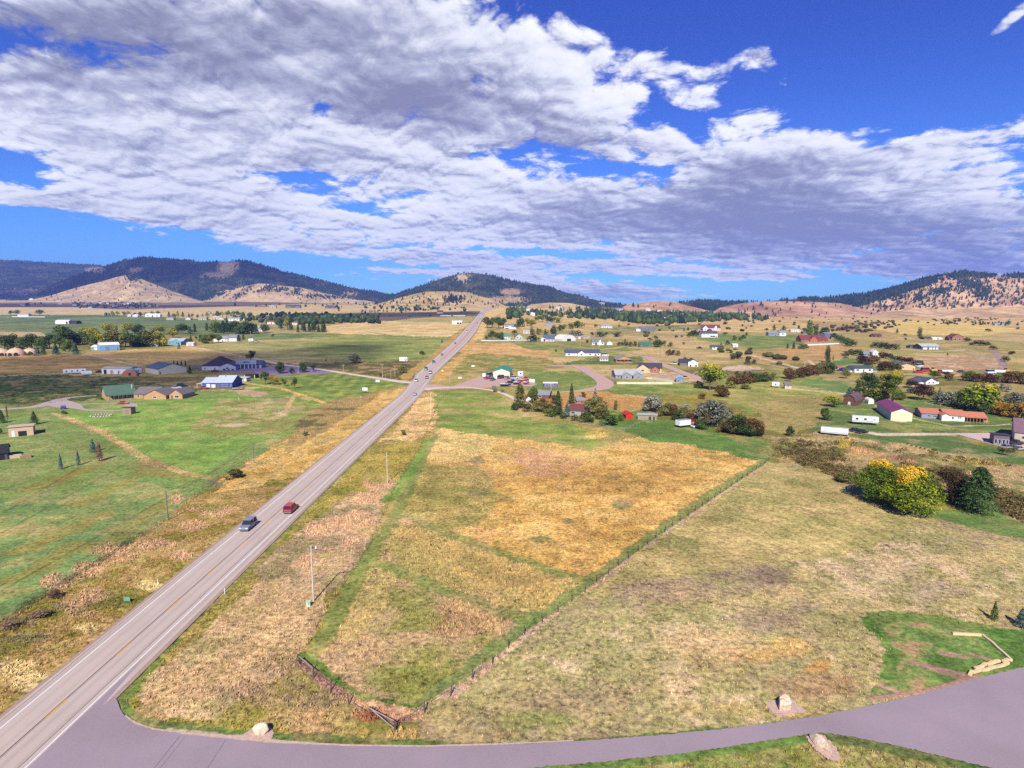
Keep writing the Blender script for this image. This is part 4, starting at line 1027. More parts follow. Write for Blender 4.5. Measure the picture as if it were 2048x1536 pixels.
FOL = {
    'G': fol('green_leaves', (44, 66, 26), (122, 142, 58)), 'D': fol('dark_green_leaves', (32, 54, 26), (98, 118, 56)), 'Y': fol('yellow_green_leaves', (96, 104, 30), (196, 186, 66)),
    'YG': fol('turning_leaves', (46, 68, 18), (150, 168, 50), (196, 178, 60), .82), 'B': fol('blue_spruce_needles', (34, 58, 54), (116, 142, 132)), 'O': fol('silver_leaves', (88, 92, 76), (176, 174, 148)),
    'R': fol('rusty_leaves', (64, 48, 26), (142, 106, 60)), 'M': fol('maroon_leaves', (40, 18, 22), (104, 58, 52)), 'C': fol('pine_needles', (26, 44, 24), (86, 104, 56)), 'A': fol('amber_leaves', (120, 88, 30), (206, 156, 60)),
    'OG': fol('olive_leaves', (74, 76, 34), (146, 138, 74)), 'P1': fol('maple_leaves_yellow_top', (44, 66, 10), (122, 148, 34), (240, 190, 40), .86, .05, .18), 'P2': fol('maple_leaves_golden', (52, 76, 8), (172, 184, 36), (238, 190, 48), .80, .05, -.25),
    'PN': fol('near_pine_needles', (22, 40, 16), (92, 122, 62), None, .7, .05), 'DR': fol('dark_thicket_leaves', (36, 32, 20), (104, 84, 52)), 'X': fol('dry_brown_twigs', (86, 66, 56), (156, 124, 100)),
}
BARK = mat('bark', (110, 92, 76), .95, .2, 6)
PAL = {}
def leafmesh(name, C, Nn, size, rs, tone, extra=None):
    n = len(C)
    Nn = Nn + rs.randn(n, 3) * .55; Nn /= np.linalg.norm(Nn, axis=1)[:, None] + 1e-9
    t1 = np.cross(Nn, rs.randn(n, 3)); t1 /= np.linalg.norm(t1, axis=1)[:, None] + 1e-9
    t2 = np.cross(Nn, t1)
    s = (size * (.6 + .8 * rs.rand(n)))[:, None]
    V = np.stack([C - t1 * s * .9, C - t2 * s * .55, C + t1 * s * .9, C + t2 * s * .55], 1).reshape(-1, 3)
    Fq = np.arange(4 * n).reshape(-1, 4)
    me = mesh_np(name, V, Fq)
    a = me.attributes.new('tone', 'FLOAT', 'POINT'); a.data.foreach_set('value', np.repeat(np.clip(tone, 0, 1), 4).astype(np.float32))
    me.materials.append(FOL['G'])
    return me
def clumptone(C, rs, s=6.0):
    p = C * s; return np.clip(.5 + (fbm(p[:, 0] + 3 * p[:, 2], p[:, 1] - 2 * p[:, 2], 3, int(rs.randint(99))) - .5) * 2.2 + rs.randn(len(C)) * .16, 0, 1)
def crown(kind, lod, var):
    key = (kind, lod, var)
    if key in PAL: return PAL[key]
    rs = np.random.RandomState(hash((kind, lod, var)) % 1000 if False else (ord(kind[0]) * 31 + len(kind) * 7 + lod * 11 + var * 101))
    rv = np.random.RandomState(ord(kind[0]) * 13 + len(kind) + var * 5)
    n = {0: 380, 1: 2000, 2: 13000}[lod]
    if kind in ('round', 'shrub', 'full', 'poplar', 'open'):
        lobes = []
        nl = {'round': 9, 'shrub': 8, 'full': 14, 'poplar': 7, 'open': 11}[kind]
        for i in range(nl):
            a = rv.rand() * 6.28; f = i / (nl - 1)
            if kind == 'round': z = .42 + .42 * f; r = .30 * math.sin(math.pi * min(1, (f + .25) / 1.3)) ; q = .17 + .07 * rv.rand()
            elif kind == 'shrub': z = .30 + .42 * f; r = .34 * (1 - f); q = .20 + .10 * rv.rand()
            elif kind == 'full': z = .20 + .60 * f; r = .30 * math.sin(math.pi * min(1, .32 + f * .62)); q = .17 + .06 * rv.rand()
            elif kind == 'poplar': z = .12 + .78 * f; r = .03; q = .16 - .08 * abs(f - .4)
            else: z = .40 + .48 * f; r = .33 * rv.rand() ** .5; q = .12 + .06 * rv.rand()
            lobes.append((r * math.cos(a), r * math.sin(a), z, q, q * (1.5 if kind == 'poplar' else .85)))
        lobes = np.array(lobes)
        k = rs.choice(len(lobes), n, p=lobes[:, 3] ** 2 / (lobes[:, 3] ** 2).sum())
        d = rs.randn(n, 3); d /= np.linalg.norm(d, axis=1)[:, None]
        rr = np.where(rs.rand(n) < .82, .82 + .22 * rs.rand(n), rs.rand(n) ** .5)
        rr *= 1 + .16 * np.sin(d[:, 0] * 9 + k) * np.sin(d[:, 2] * 8 + k * 2)
        C = lobes[k, :3] + d * rr[:, None] * lobes[k][:, [3, 3, 4]]
        if kind == 'shrub': C[:, 2] *= 1 / .9; C[:, 2] -= .05
        keep = C[:, 2] > (.03 if kind in ('shrub', 'full', 'poplar') else .12)
        C, d = C[keep], d[keep]
        size = {'round': .62, 'shrub': .75, 'full': .72, 'poplar': .42, 'open': .5}[kind] * {0: 2.0, 1: 2.5, 2: 2.7}[lod] / math.sqrt(n)
    else:                                   # conifers
        z = rs.rand(n) ** (.75 if kind == 'spruce' else .9); z = .06 + z * .92 if kind == 'spruce' else .14 + z * .84
        tiers = {0: 6, 1: 10, 2: 15}[lod]
        tri = (z * tiers) % 1.0
        w = (1.02 - z) ** (.9 if kind == 'spruce' else .62)
        a = rs.rand(n) * 6.283
        nb = 7 + var
        lump = 1 + (.28 if kind == 'pine' else .16) * np.sin(a * nb + np.floor(z * tiers) * 2.4) + (.20 if kind == 'pine' else .05) * np.sin(a * 2 + z * 9 + var * 2)
        r = w * (1 - .36 * tri) * lump * (rs.rand(n) ** .35)
        r *= .40 if kind == 'spruce' else .42
        C = np.stack([r * np.cos(a), r * np.sin(a), z - r * .22 * (kind == 'spruce')], 1)
        d = np.stack([np.cos(a), np.sin(a), np.full(n, .75)], 1)
        size = {0: 1.25, 1: 1.5, 2: 1.7}[lod] / math.sqrt(n)
    me = leafmesh(kind + '_crown', C, d, size, rs, clumptone(C, rs, 7 if lod < 2 else 10))
    PAL[key] = me
    return me
def trunkmesh(kind):
    key = ('trunk', kind)
    if key in PAL: return PAL[key]
    mb = MB()
    if kind in ('spruce', 'pine'): mb.cyl((0, 0, -.02), (0, 0, .95), .022, .003, 7)
    elif kind == 'shrub':
        for i in range(5):
            a = i * 1.26; mb.cyl((.02 * math.cos(a), .02 * math.sin(a), -.02), (.22 * math.cos(a), .22 * math.sin(a), .6), .012, .004, 5)
    else:
        mb.cyl((0, 0, -.02), (.01, 0, .38), .032, .024, 8)
        for i in range(6):
            a = i * 1.05 + .3; r = .06 if kind == 'poplar' else .24
            mb.cyl((.01, 0, .30 + .02 * i), (r * math.cos(a), r * math.sin(a), .66 + .03 * (i % 3)), .016, .004, 6)
    o = mb.build('trunk', BARK); me = o.data; bpy.data.objects.remove(o); PAL[key] = me
    return me
rt = random.Random(11)
LOOK = {'G': 'green', 'D': 'dark green', 'Y': 'yellow-green', 'YG': 'yellowing green', 'B': 'blue-green', 'O': 'silvery grey', 'R': 'rusty brown', 'M': 'maroon', 'C': 'dark green', 'A': 'amber', 'OG': 'olive', 'P1': 'yellow-topped green', 'P2': 'golden green', 'PN': 'dark green', 'X': 'bare brown', 'DR': 'dark'}
KN = {'round': ('broadleaf_tree', 'round tree', 'tree'), 'full': ('broadleaf_tree', 'bushy tree', 'tree'), 'open': ('broadleaf_tree', 'loose-crowned tree', 'tree'), 'poplar': ('poplar_tree', 'columnar poplar', 'tree'),
      'spruce': ('spruce_tree', 'spruce', 'tree'), 'pine': ('pine_tree', 'pine', 'tree'), 'shrub': ('shrub', 'shrub', 'shrub')}
WB = {'round': .74, 'full': .80, 'open': .78, 'poplar': .36, 'spruce': .80, 'pine': .80, 'shrub': .95}
def tree(px, py, hp, wp=None, kind='round', pal='G', p=None):
    p = G(px, py) if p is None else p
    k = mpp(p); h = hp * k
    w = (wp * k if wp else h * WB[kind])
    sx = w / WB[kind]
    lod = 2 if hp > 60 else (1 if hp > 15 else 0)
    if hp > 34 and lod < 2: lod = 1
    nm, lk, cat = KN[kind]
    var = rt.randint(0, 2)
    rz = rt.random() * 6.28 if pal not in ('P1', 'P2') else 0
    cm = crown(kind, lod, var)
    if True:
        r = empty(nm, (p[0], p[1], p[2] - .05))
        a = link(bpy.data.objects.new('trunk', trunkmesh(kind)), r); a.scale = (h, h, h) if kind != 'poplar' else (h * .6, h * .6, h)
        c = link(bpy.data.objects.new('crown', cm), r)
    else:
        c = link(bpy.data.objects.new(nm, cm)); c.location = (p[0], p[1], p[2] - .05); r = c
    c.scale = (sx, sx, h); c.rotation_euler = (0, 0, rz)
    c.material_slots[0].link = 'OBJECT'; c.material_slots[0].material = FOL[pal]
    return r, LOOK[pal] + ' ' + lk
def grove(where, rows, group=None):
    """rows: (x, base row, height px, width px or 0, kind, palette)"""
    by = {}
    for (x, y, h, w, kd, pl) in rows:
        o, look = tree(x, y, h, w or None, kd, pl)
        cat = KN[kd][2]
        by.setdefault(cat, []).append((x, o, look))
    for cat, its in by.items():
        number(its, where, cat, (group or where))
def run(x0, y0, x1, y1, n, h0, h1, kinds, pals, jx=2.0, jy=.8, wr=None):
    out = []
    for i in range(n):
        f = (i + .5) / n
        h = rt.uniform(h0, h1)
        out.append((x0 + (x1 - x0) * f + rt.uniform(-jx, jx), y0 + (y1 - y0) * f + rt.uniform(-jy, jy), h, h * rt.uniform(*wr) if wr else 0, rt.choice(kinds), rt.choice(pals)))
    return out
RD = ['round', 'full']
grove('in the dark belt behind the tan domes', run(0, 698, 128, 698, 7, 26, 33, RD, ['D', 'G', 'D'], wr=(.8, 1.0)) + run(10, 703, 70, 703, 3, 12, 16, ['shrub'], ['G', 'OG']))
grove('in the long belt behind the blue barn', [(126, 692, 40, 34, 'round', 'G'), (146, 690, 30, 26, 'full', 'D'), (165, 688, 26, 26, 'full', 'D'), (138, 703, 26, 22, 'full', 'G'), (172, 676, 22, 22, 'round', 'Y'), (184, 678, 24, 24, 'round', 'Y')]
      + run(180, 698, 322, 692, 11, 26, 38, RD, ['G', 'D', 'OG', 'G', 'Y'], wr=(.8, 1.0)) + [(218, 668, 22, 26, 'round', 'Y'), (255, 668, 22, 22, 'round', 'Y'), (276, 672, 24, 22, 'round', 'D')])
grove('beside the dome houses', [(75, 711, 19, 18, 'spruce', 'B'), (87, 709, 20, 15, 'spruce', 'D'), (112, 709, 23, 20, 'spruce', 'B'), (152, 709, 22, 20, 'spruce', 'B'), (127, 703, 8, 8, 'shrub', 'G'), (60, 712, 10, 12, 'shrub', 'OG')])
grove('on the green meadow past the white farmhouse', [(317, 669, 19, 20, 'round', 'Y'), (346, 676, 20, 20, 'round', 'Y'), (364, 668, 21, 22, 'round', 'G'), (381, 668, 15, 16, 'spruce', 'B'), (390, 667, 20, 10, 'pine', 'D')])
grove('by the white house with grey gables', [(404, 686, 17, 16, 'full', 'D'), (412, 687, 20, 18, 'full', 'G'), (424, 687, 20, 18, 'round', 'OG'), (436, 685, 17, 16, 'round', 'G'), (382, 685, 15, 12, 'spruce', 'D'), (358, 698, 13, 10, 'spruce', 'B'), (392, 678, 6, 6, 'shrub', 'D'), (477, 684, 14, 12, 'pine', 'D'), (487, 682, 13, 10, 'pine', 'D')])
grove('in the dark windbreak above the meadow', run(428, 666, 515, 668, 11, 20, 28, ['pine', 'full', 'round'], ['D', 'D', 'C', 'G'], wr=(.7, .9)) + [(414, 663, 18, 9, 'pine', 'D'), (455, 664, 32, 12, 'spruce', 'C'), (530, 666, 18, 18, 'round', 'D'), (546, 673, 6, 6, 'shrub', 'D')])
grove('in the grove at the edge of the wheat field', [(562, 660, 22, 12, 'pine', 'C'), (575, 660, 26, 12, 'round', 'Y'), (582, 661, 16, 14, 'pine', 'D')] + run(594, 664, 654, 664, 9, 15, 24, ['pine', 'spruce'], ['D', 'C', 'D'], wr=(.5, .7)))
grove('in the shelterbelt left of the wheat field', run(548, 646, 746, 644, 22, 8, 14, ['round', 'full', 'pine'], ['G', 'D', 'D', 'YG'], wr=(.8, 1.1)) + run(556, 634, 640, 640, 8, 8, 12, ['round', 'pine'], ['D', 'G']))
grove('in the conifer row beyond the dark field', run(718, 625, 850, 622, 15, 5, 10, ['pine', 'spruce'], ['C', 'D'], wr=(.6, .9)))
grove('round the farms across the left valley', [(22, 630, 9, 9, 'round', 'D'), (35, 630, 10, 12, 'round', 'D'), (80, 631, 12, 14, 'round', 'D')] + run(208, 633, 320, 632, 10, 7, 11, RD, ['Y', 'G', 'Y', 'D']) + run(332, 636, 480, 634, 15, 7, 14, RD + ['pine'], ['D', 'G', 'D', 'Y']) + run(490, 634, 545, 642, 6, 6, 10, RD, ['D', 'G']))
grove('on the parking lot edge by the sign building', [(501, 723, 22, 22, 'open', 'D'), (561, 747, 26, 17, 'full', 'D'), (584, 747, 13, 10, 'full', 'D'), (605, 745, 22, 14, 'full', 'D'), (627, 743, 16, 12, 'open', 'D')])
grove('on the lawn below the parking lot', [(531, 769, 27, 20, 'open', 'G'), (549, 770, 18, 18, 'open', 'A'), (569, 773, 16, 12, 'open', 'OG'), (589, 777, 22, 12, 'open', 'D')])
grove('beside the big beige pole barn', [(348, 729, 9, 6, 'spruce', 'D'), (355, 730, 9, 6, 'spruce', 'D'), (363, 731, 10, 7, 'spruce', 'D'), (371, 732, 11, 7, 'spruce', 'D'), (380, 747, 18, 11, 'spruce', 'D')])
grove('in the rough pasture left of the highway', [(708, 726, 20, 28, 'shrub', 'O'), (844, 710, 9, 14, 'shrub', 'D'), (805, 746, 16, 18, 'shrub', 'OG'), (884, 686, 8, 5, 'pine', 'D'), (652, 722, 4, 4, 'shrub', 'D'), (762, 752, 5, 7, 'shrub', 'M')])
grove('on the lawn in front of the lodge', [(69, 849, 28, 24, 'spruce', 'D'), (4, 846, 27, 22, 'spruce', 'D'), (186, 904, 28, 19, 'spruce', 'B'), (199, 922, 38, 18, 'pine', 'X'), (157, 930, 31, 12, 'spruce', 'B'), (122, 938, 33, 12, 'spruce', 'B'), (128, 828, 8, 12, 'shrub', 'OG'), (15, 838, 30, 5, 'pine', 'X'), (2, 868, 12, 10, 'pine', 'D')])
grove('on the verge beside the highway fence', [(470, 957, 20, 38, 'shrub', 'OG'), (612, 871, 9, 14, 'shrub', 'OG'), (806, 870, 12, 12, 'shrub', 'OG'), (80, 1234, 14, 40, 'shrub', 'X'), (108, 1195, 18, 26, 'shrub', 'X'), (20, 1255, 14, 34, 'shrub', 'X')])
grove('at the cottonwood farm right of the highway crest', [(974, 656, 23, 17, 'round', 'G'), (985, 655, 20, 14, 'round', 'OG'), (997, 657, 22, 18, 'round', 'G'), (1007, 656, 20, 14, 'round', 'D'), (973, 679, 8, 8, 'shrub', 'D'), (984, 680, 19, 14, 'round', 'G'), (994, 681, 16, 14, 'round', 'D'), (1003, 680, 18, 12, 'full', 'G'), (1029, 670, 10, 11, 'round', 'D')])
grove('around the hillside homes past the white fence', [(1042, 654, 20, 16, 'full', 'D'), (1055, 652, 16, 13, 'round', 'Y'), (1064, 655, 17, 14, 'round', 'Y'), (1033, 658, 10, 14, 'round', 'D')] + run(1074, 644, 1122, 646, 6, 11, 15, RD, ['D', 'G', 'YG'], wr=(.9, 1.1))
      + run(1126, 658, 1168, 656, 5, 11, 16, RD, ['Y', 'YG', 'G'], wr=(.8, 1.0)) + [(1121, 662, 14, 14, 'full', 'D')])
grove('in the rusty grove behind the blue-roofed building', run(1058, 670, 1112, 668, 8, 10, 17, ['round', 'poplar', 'full'], ['R', 'Y', 'R', 'G'], wr=(.6, .9)) + [(1066, 683, 14, 24, 'full', 'D'), (1112, 680, 12, 13, 'full', 'D'), (1134, 680, 8, 8, 'round', 'G'), (1146, 672, 12, 16, 'full', 'O'), (1158, 672, 12, 16, 'full', 'O'), (1184, 672, 8, 8, 'round', 'M')])
grove('near the dormered white house', [(1200, 674, 11, 17, 'full', 'D'), (1212, 673, 9, 10, 'round', 'D'), (1237, 674, 11, 18, 'full', 'D'), (1192, 692, 13, 10, 'spruce', 'O'), (1174, 686, 8, 8, 'shrub', 'D'), (1191, 656, 8, 8, 'round', 'G'), (1238, 654, 5, 6, 'shrub', 'G'), (1112, 704, 7, 6, 'pine', 'D')])
grove('around the green-roofed house', run(1234, 692, 1276, 693, 7, 9, 17, ['pine', 'full'], ['D', 'G'], wr=(.7, .9)) + [(1299, 682, 7, 10, 'round', 'D'), (1311, 680, 9, 12, 'round', 'G'), (1316, 694, 16, 20, 'full', 'G'), (1329, 692, 11, 9, 'round', 'D'), (1341, 694, 10, 11, 'full', 'OG'), (1367, 690, 6, 6, 'round', 'D')])
grove('between the hillside houses', [(1368, 663, 8, 6, 'pine', 'D'), (1376, 662, 8, 8, 'pine', 'D'), (1380, 675, 12, 12, 'full', 'D'), (1390, 672, 14, 12, 'full', 'D'), (1346, 664, 5, 5, 'round', 'D'), (1451, 671, 7, 9, 'round', 'D'), (1460, 660, 6, 5, 'pine', 'D'), (1467, 680, 10, 12, 'full', 'G'), (1481, 681, 9, 8, 'full', 'D'), (1487, 678, 9, 9, 'full', 'D'), (1493, 672, 8, 8, 'pine', 'D'),
      (1442, 691, 7, 5, 'pine', 'D'), (1455, 690, 10, 9, 'full', 'G'), (1501, 702, 8, 12, 'full', 'R'), (1460, 706, 7, 10, 'full', 'D'), (1485, 653, 5, 6, 'shrub', 'D'), (1508, 647, 4, 5, 'shrub', 'D')])
grove('around the old homestead with the orange pod', [(1040, 817, 50, 34, 'pine', 'OG'), (1068, 808, 34, 20, 'round', 'G'), (1076, 823, 24, 30, 'full', 'OG'), (1116, 831, 50, 26, 'pine', 'C'), (1143, 808, 42, 21, 'spruce', 'C'), (1134, 834, 30, 22, 'spruce', 'B'), (1190, 806, 30, 18, 'spruce', 'O'), (1192, 832, 38, 38, 'round', 'OG'),
      (1096, 826, 22, 26, 'full', 'OG'), (1172, 846, 24, 30, 'shrub', 'G'), (1219, 852, 24, 36, 'shrub', 'G'), (1242, 842, 16, 15, 'shrub', 'G'), (1231, 820, 20, 9, 'poplar', 'OG'), (988, 784, 14, 13, 'shrub', 'O'), (1005, 785, 8, 11, 'shrub', 'O'), (1165, 795, 12, 12, 'full', 'R'), (1150, 818, 10, 12, 'full', 'D'), (1056, 824, 18, 22, 'shrub', 'OG'), (1100, 834, 20, 26, 'shrub', 'G'), (1086, 812, 16, 20, 'full', 'R'), (1126, 838, 14, 20, 'shrub', 'D'), (1150, 842, 14, 22, 'shrub', 'OG'), (1204, 838, 26, 26, 'full', 'OG'), (1180, 820, 24, 24, 'full', 'OG'), (1030, 820, 16, 18, 'shrub', 'D'), (1108, 808, 20, 18, 'full', 'OG'), (1226, 838, 12, 20, 'shrub', 'YG'), (1210, 832, 14, 20, 'shrub', 'G')])
grove('by the big yellowing tree below the new houses', [(1419, 781, 55, 46, 'round', 'YG'), (1397, 776, 15, 18, 'full', 'D'), (1441, 793, 24, 38, 'shrub', 'R'), (1462, 776, 14, 22, 'shrub', 'Y'), (1406, 798, 13, 18, 'shrub', 'R'), (1490, 778, 10, 24, 'shrub', 'OG')])
grove('in the thicket behind the box truck', [(1307, 823, 34, 42, 'full', 'O'), (1336, 828, 24, 22, 'full', 'OG'), (1347, 833, 26, 24, 'shrub', 'R'), (1368, 840, 28, 26, 'shrub', 'OG'), (1384, 845, 26, 30, 'shrub', 'R'), (1424, 850, 54, 64, 'full', 'O'), (1448, 862, 26, 28, 'shrub', 'OG'), (1478, 868, 42, 44, 'full', 'D'), (1504, 869, 36, 38, 'full', 'R'),
      (1370, 822, 14, 20, 'full', 'O'), (1416, 852, 22, 24, 'shrub', 'R'), (1295, 820, 18, 22, 'shrub', 'OG'), (1440, 865, 14, 16, 'shrub', 'R'), (1328, 832, 18, 30, 'shrub', 'OG'), (1356, 840, 20, 26, 'shrub', 'D'), (1400, 858, 22, 30, 'shrub', 'D'), (1462, 866, 30, 34, 'full', 'DR'), (1490, 872, 26, 40, 'shrub', 'D'), (1516, 872, 24, 26, 'shrub', 'DR')])
grove('in the rusty hedge above the small white shed', run(1462, 770, 1550, 760, 8, 15, 24, ['shrub', 'full'], ['R', 'D', 'R', 'OG'], wr=(1.0, 1.4)) + run(1572, 758, 1662, 745, 9, 16, 24, ['shrub', 'full'], ['R', 'D', 'OG'], wr=(1.0, 1.3)) + [(1578, 763, 13, 12, 'round', 'M'), (1474, 749, 8, 8, 'full', 'D'), (1490, 748, 6, 8, 'shrub', 'D'), (1456, 749, 8, 9, 'shrub', 'O'), (1500, 746, 6, 8, 'shrub', 'O')])
grove('in the dry middle slope by the gravel road', [(1338, 711, 13, 12, 'full', 'R'), (1347, 710, 11, 10, 'full', 'M'), (1355, 711, 11, 11, 'full', 'OG'), (1495, 729, 13, 13, 'full', 'R'), (1508, 728, 10, 9, 'full', 'R'), (1478, 718, 9, 14, 'shrub', 'M'), (1466, 719, 6, 12, 'shrub', 'M'), (1655, 725, 33, 12, 'poplar', 'D'), (1666, 722, 13, 4, 'pine', 'X'), (1370, 724, 10, 10, 'full', 'D')])
grove('around the wooden barn', [(1736, 784, 42, 40, 'full', 'C'), (1699, 795, 22, 28, 'spruce', 'B'), (1714, 796, 36, 26, 'spruce', 'G'), (1748, 802, 28, 44, 'full', 'YG'), (1784, 806, 68, 58, 'open', 'YG'), (1692, 757, 18, 15, 'round', 'OG'), (1667, 814, 24, 30, 'round', 'YG'), (1650, 840, 26, 24, 'shrub', 'G'), (1580, 872, 22, 14, 'full', 'D'), (1765, 800, 20, 26, 'shrub', 'YG'), (1718, 800, 14, 16, 'shrub', 'D')])
grove('behind the long orange-roofed house', [(1846, 800, 32, 34, 'round', 'M'), (1878, 800, 26, 16, 'spruce', 'B'), (1884, 808, 26, 34, 'full', 'O'), (1902, 812, 32, 36, 'full', 'O'), (1962, 822, 60, 74, 'full', 'YG'), (1932, 814, 36, 34, 'round', 'G'), (1972, 828, 22, 28, 'full', 'D'), (2004, 782, 16, 10, 'round', 'O'), (2017, 784, 14, 14, 'shrub', 'O'), (1998, 830, 30, 24, 'full', 'A'), (2018, 834, 30, 30, 'full', 'A'),
      (2042, 838, 34, 30, 'full', 'A'), (2030, 812, 30, 40, 'full', 'O'), (1992, 812, 18, 20, 'full', 'R'), (2070, 830, 40, 40, 'full', 'O'), (1820, 786, 10, 16, 'shrub', 'B'), (1822, 776, 16, 24, 'round', 'M'), (1843, 775, 8, 12, 'shrub', 'R'), (1798, 800, 20, 20, 'full', 'G')])
grove('in the dark hedge below the equipment yard', run(1930, 762, 2060, 768, 7, 18, 26, ['shrub', 'full'], ['R', 'M', 'OG'], wr=(1.2, 1.5)) + [(1868, 757, 16, 22, 'round', 'G'), (1890, 757, 15, 24, 'full', 'R'), (1900, 762, 9, 14, 'shrub', 'OG')])
grove('along the creek below the hillside', [(1690, 712, 11, 16, 'full', 'D'), (1702, 710, 12, 16, 'full', 'G'), (1716, 711, 13, 22, 'full', 'G'), (1724, 727, 18, 22, 'full', 'M'), (1745, 727, 18, 24, 'full', 'R'), (1740, 734, 10, 20, 'full', 'D'), (1772, 741, 21, 32, 'full', 'R'), (1792, 740, 15, 20, 'full', 'R')]
      + run(1758, 714, 1842, 732, 9, 10, 14, ['shrub'], ['R', 'M', 'D'], wr=(1.3, 1.7)) + run(1742, 694, 1798, 700, 7, 9, 14, ['shrub', 'full'], ['R', 'D', 'OG'], wr=(1.1, 1.4)) + run(1666, 678, 1706, 694, 7, 11, 16, ['full', 'shrub'], ['D', 'G', 'R'], wr=(1.0, 1.3))
      + run(1662, 664, 1712, 658, 8, 6, 9, ['shrub'], ['R', 'D', 'R'], wr=(1.2, 1.6)) + run(1714, 658, 1752, 648, 6, 4, 5, ['shrub'], ['D', 'R'], wr=(1.2, 1.6)))
grove('around the red-roofed hillside house', [(1619, 674, 33, 16, 'poplar', 'G'), (1632, 674, 25, 11, 'poplar', 'G'), (1645, 671, 17, 12, 'full', 'D'), (1653, 666, 12, 12, 'full', 'D'), (1609, 666, 11, 14, 'full', 'D'), (1597, 662, 12, 10, 'pine', 'D'), (1548, 662, 13, 10, 'pine', 'D'), (1567, 664, 13, 14, 'pine', 'D'), (1560, 666, 7, 12, 'full', 'D'), (1533, 661, 5, 9, 'shrub', 'D'), (1575, 698, 11, 8, 'pine', 'D'), (1587, 698, 16, 9, 'spruce', 'D'), (1601, 698, 11, 12, 'full', 'D'), (1610, 698, 11, 12, 'full', 'OG'), (1516, 632, 7, 7, 'round', 'D')])
grove('on the open golden hillside', [(1839, 677, 22, 10, 'poplar', 'G'), (1794, 667, 9, 9, 'pine', 'D'), (1737, 663, 5, 5, 'round', 'D'), (1810, 673, 6, 6, 'round', 'D'), (1811, 680, 5, 6, 'shrub', 'D'), (1933, 683, 9, 18, 'shrub', 'R'), (1957, 691, 12, 30, 'shrub', 'OG'), (1970, 691, 9, 22, 'shrub', 'D'), (1948, 690, 8, 14, 'shrub', 'D'), (1986, 699, 8, 17, 'shrub', 'R'), (2010, 723, 12, 18, 'shrub', 'D'), (2024, 709, 8, 14, 'shrub', 'M'), (1976, 663, 6, 14, 'shrub', 'R'), (2036, 659, 5, 7, 'shrub', 'R'), (1895, 711, 5, 5, 'pine', 'D'), (1825, 695, 6, 8, 'pine', 'D')])
grove('in the row beside the farthest hillside farm', run(1942, 649, 2020, 651, 12, 6, 9, ['pine', 'round'], ['D', 'C'], wr=(.7, .9)) + [(2016, 651, 10, 9, 'round', 'D'), (2035, 652, 7, 7, 'pine', 'D'), (1887, 648, 6, 7, 'pine', 'D'), (1893, 648, 5, 8, 'shrub', 'D'), (1900, 648, 6, 14, 'shrub', 'G')])
# the big specimens near the mown field
for (x, y, h, w, kd, pl, nm, lab) in ((1758, 1002, 88, 78, 'full', 'P1', 'maple_tree', 'bushy green maple with a bright yellow tip'), (1822, 1026, 100, 90, 'full', 'P2', 'maple_tree', 'golden green maple, broadest tree beside the mown field'),
                                     (1897, 1000, 70, 74, 'full', 'DR', 'broadleaf_tree', 'dark rusty thicket tree between the maples and the big pine'), (1955, 1026, 96, 84, 'pine', 'PN', 'pine_tree', 'large dense pine right of the yellow maples'),
                                     (1687, 964, 24, 38, 'shrub', 'OG', 'shrub', 'lone round shrub left of the yellow maples'), (1988, 1239, 40, 22, 'spruce', 'G', 'spruce_tree', 'young green fir casting a shadow above the stone wall'),
                                     (2042, 1252, 38, 36, 'spruce', 'B', 'spruce_tree', 'young blue spruce at the right edge of the mown field'), (1940, 1015, 40, 40, 'shrub', 'D', 'shrub', 'dark understory shrub at the foot of the big pine')):
    o, _ = tree(x, y, h, w, kd, pl); o.name = nm; tag(o, lab, KN[kd][2])
its = []
for (x, y, h) in ((1998, 908, 14), (2012, 911, 16), (2028, 905, 14), (2035, 1000, 10)):
    o, lk = tree(x, y, h, h * 1.1, 'open', 'OG'); its.append((x, o, 'thin young sapling'))
number(its, 'on the lawn near the concrete apron', 'tree', 'saplings near the concrete apron')
its = []
for i in range(8):
    o, lk = tree(1815 + i * 8.5, 889 + i * 2.6, 4, 4, 'shrub', 'D'); its.append((1815 + i * 8, o, 'tiny planted bush'))
number(its, 'in the row along the lawn edge', 'shrub', 'planted bushes along the lawn edge')

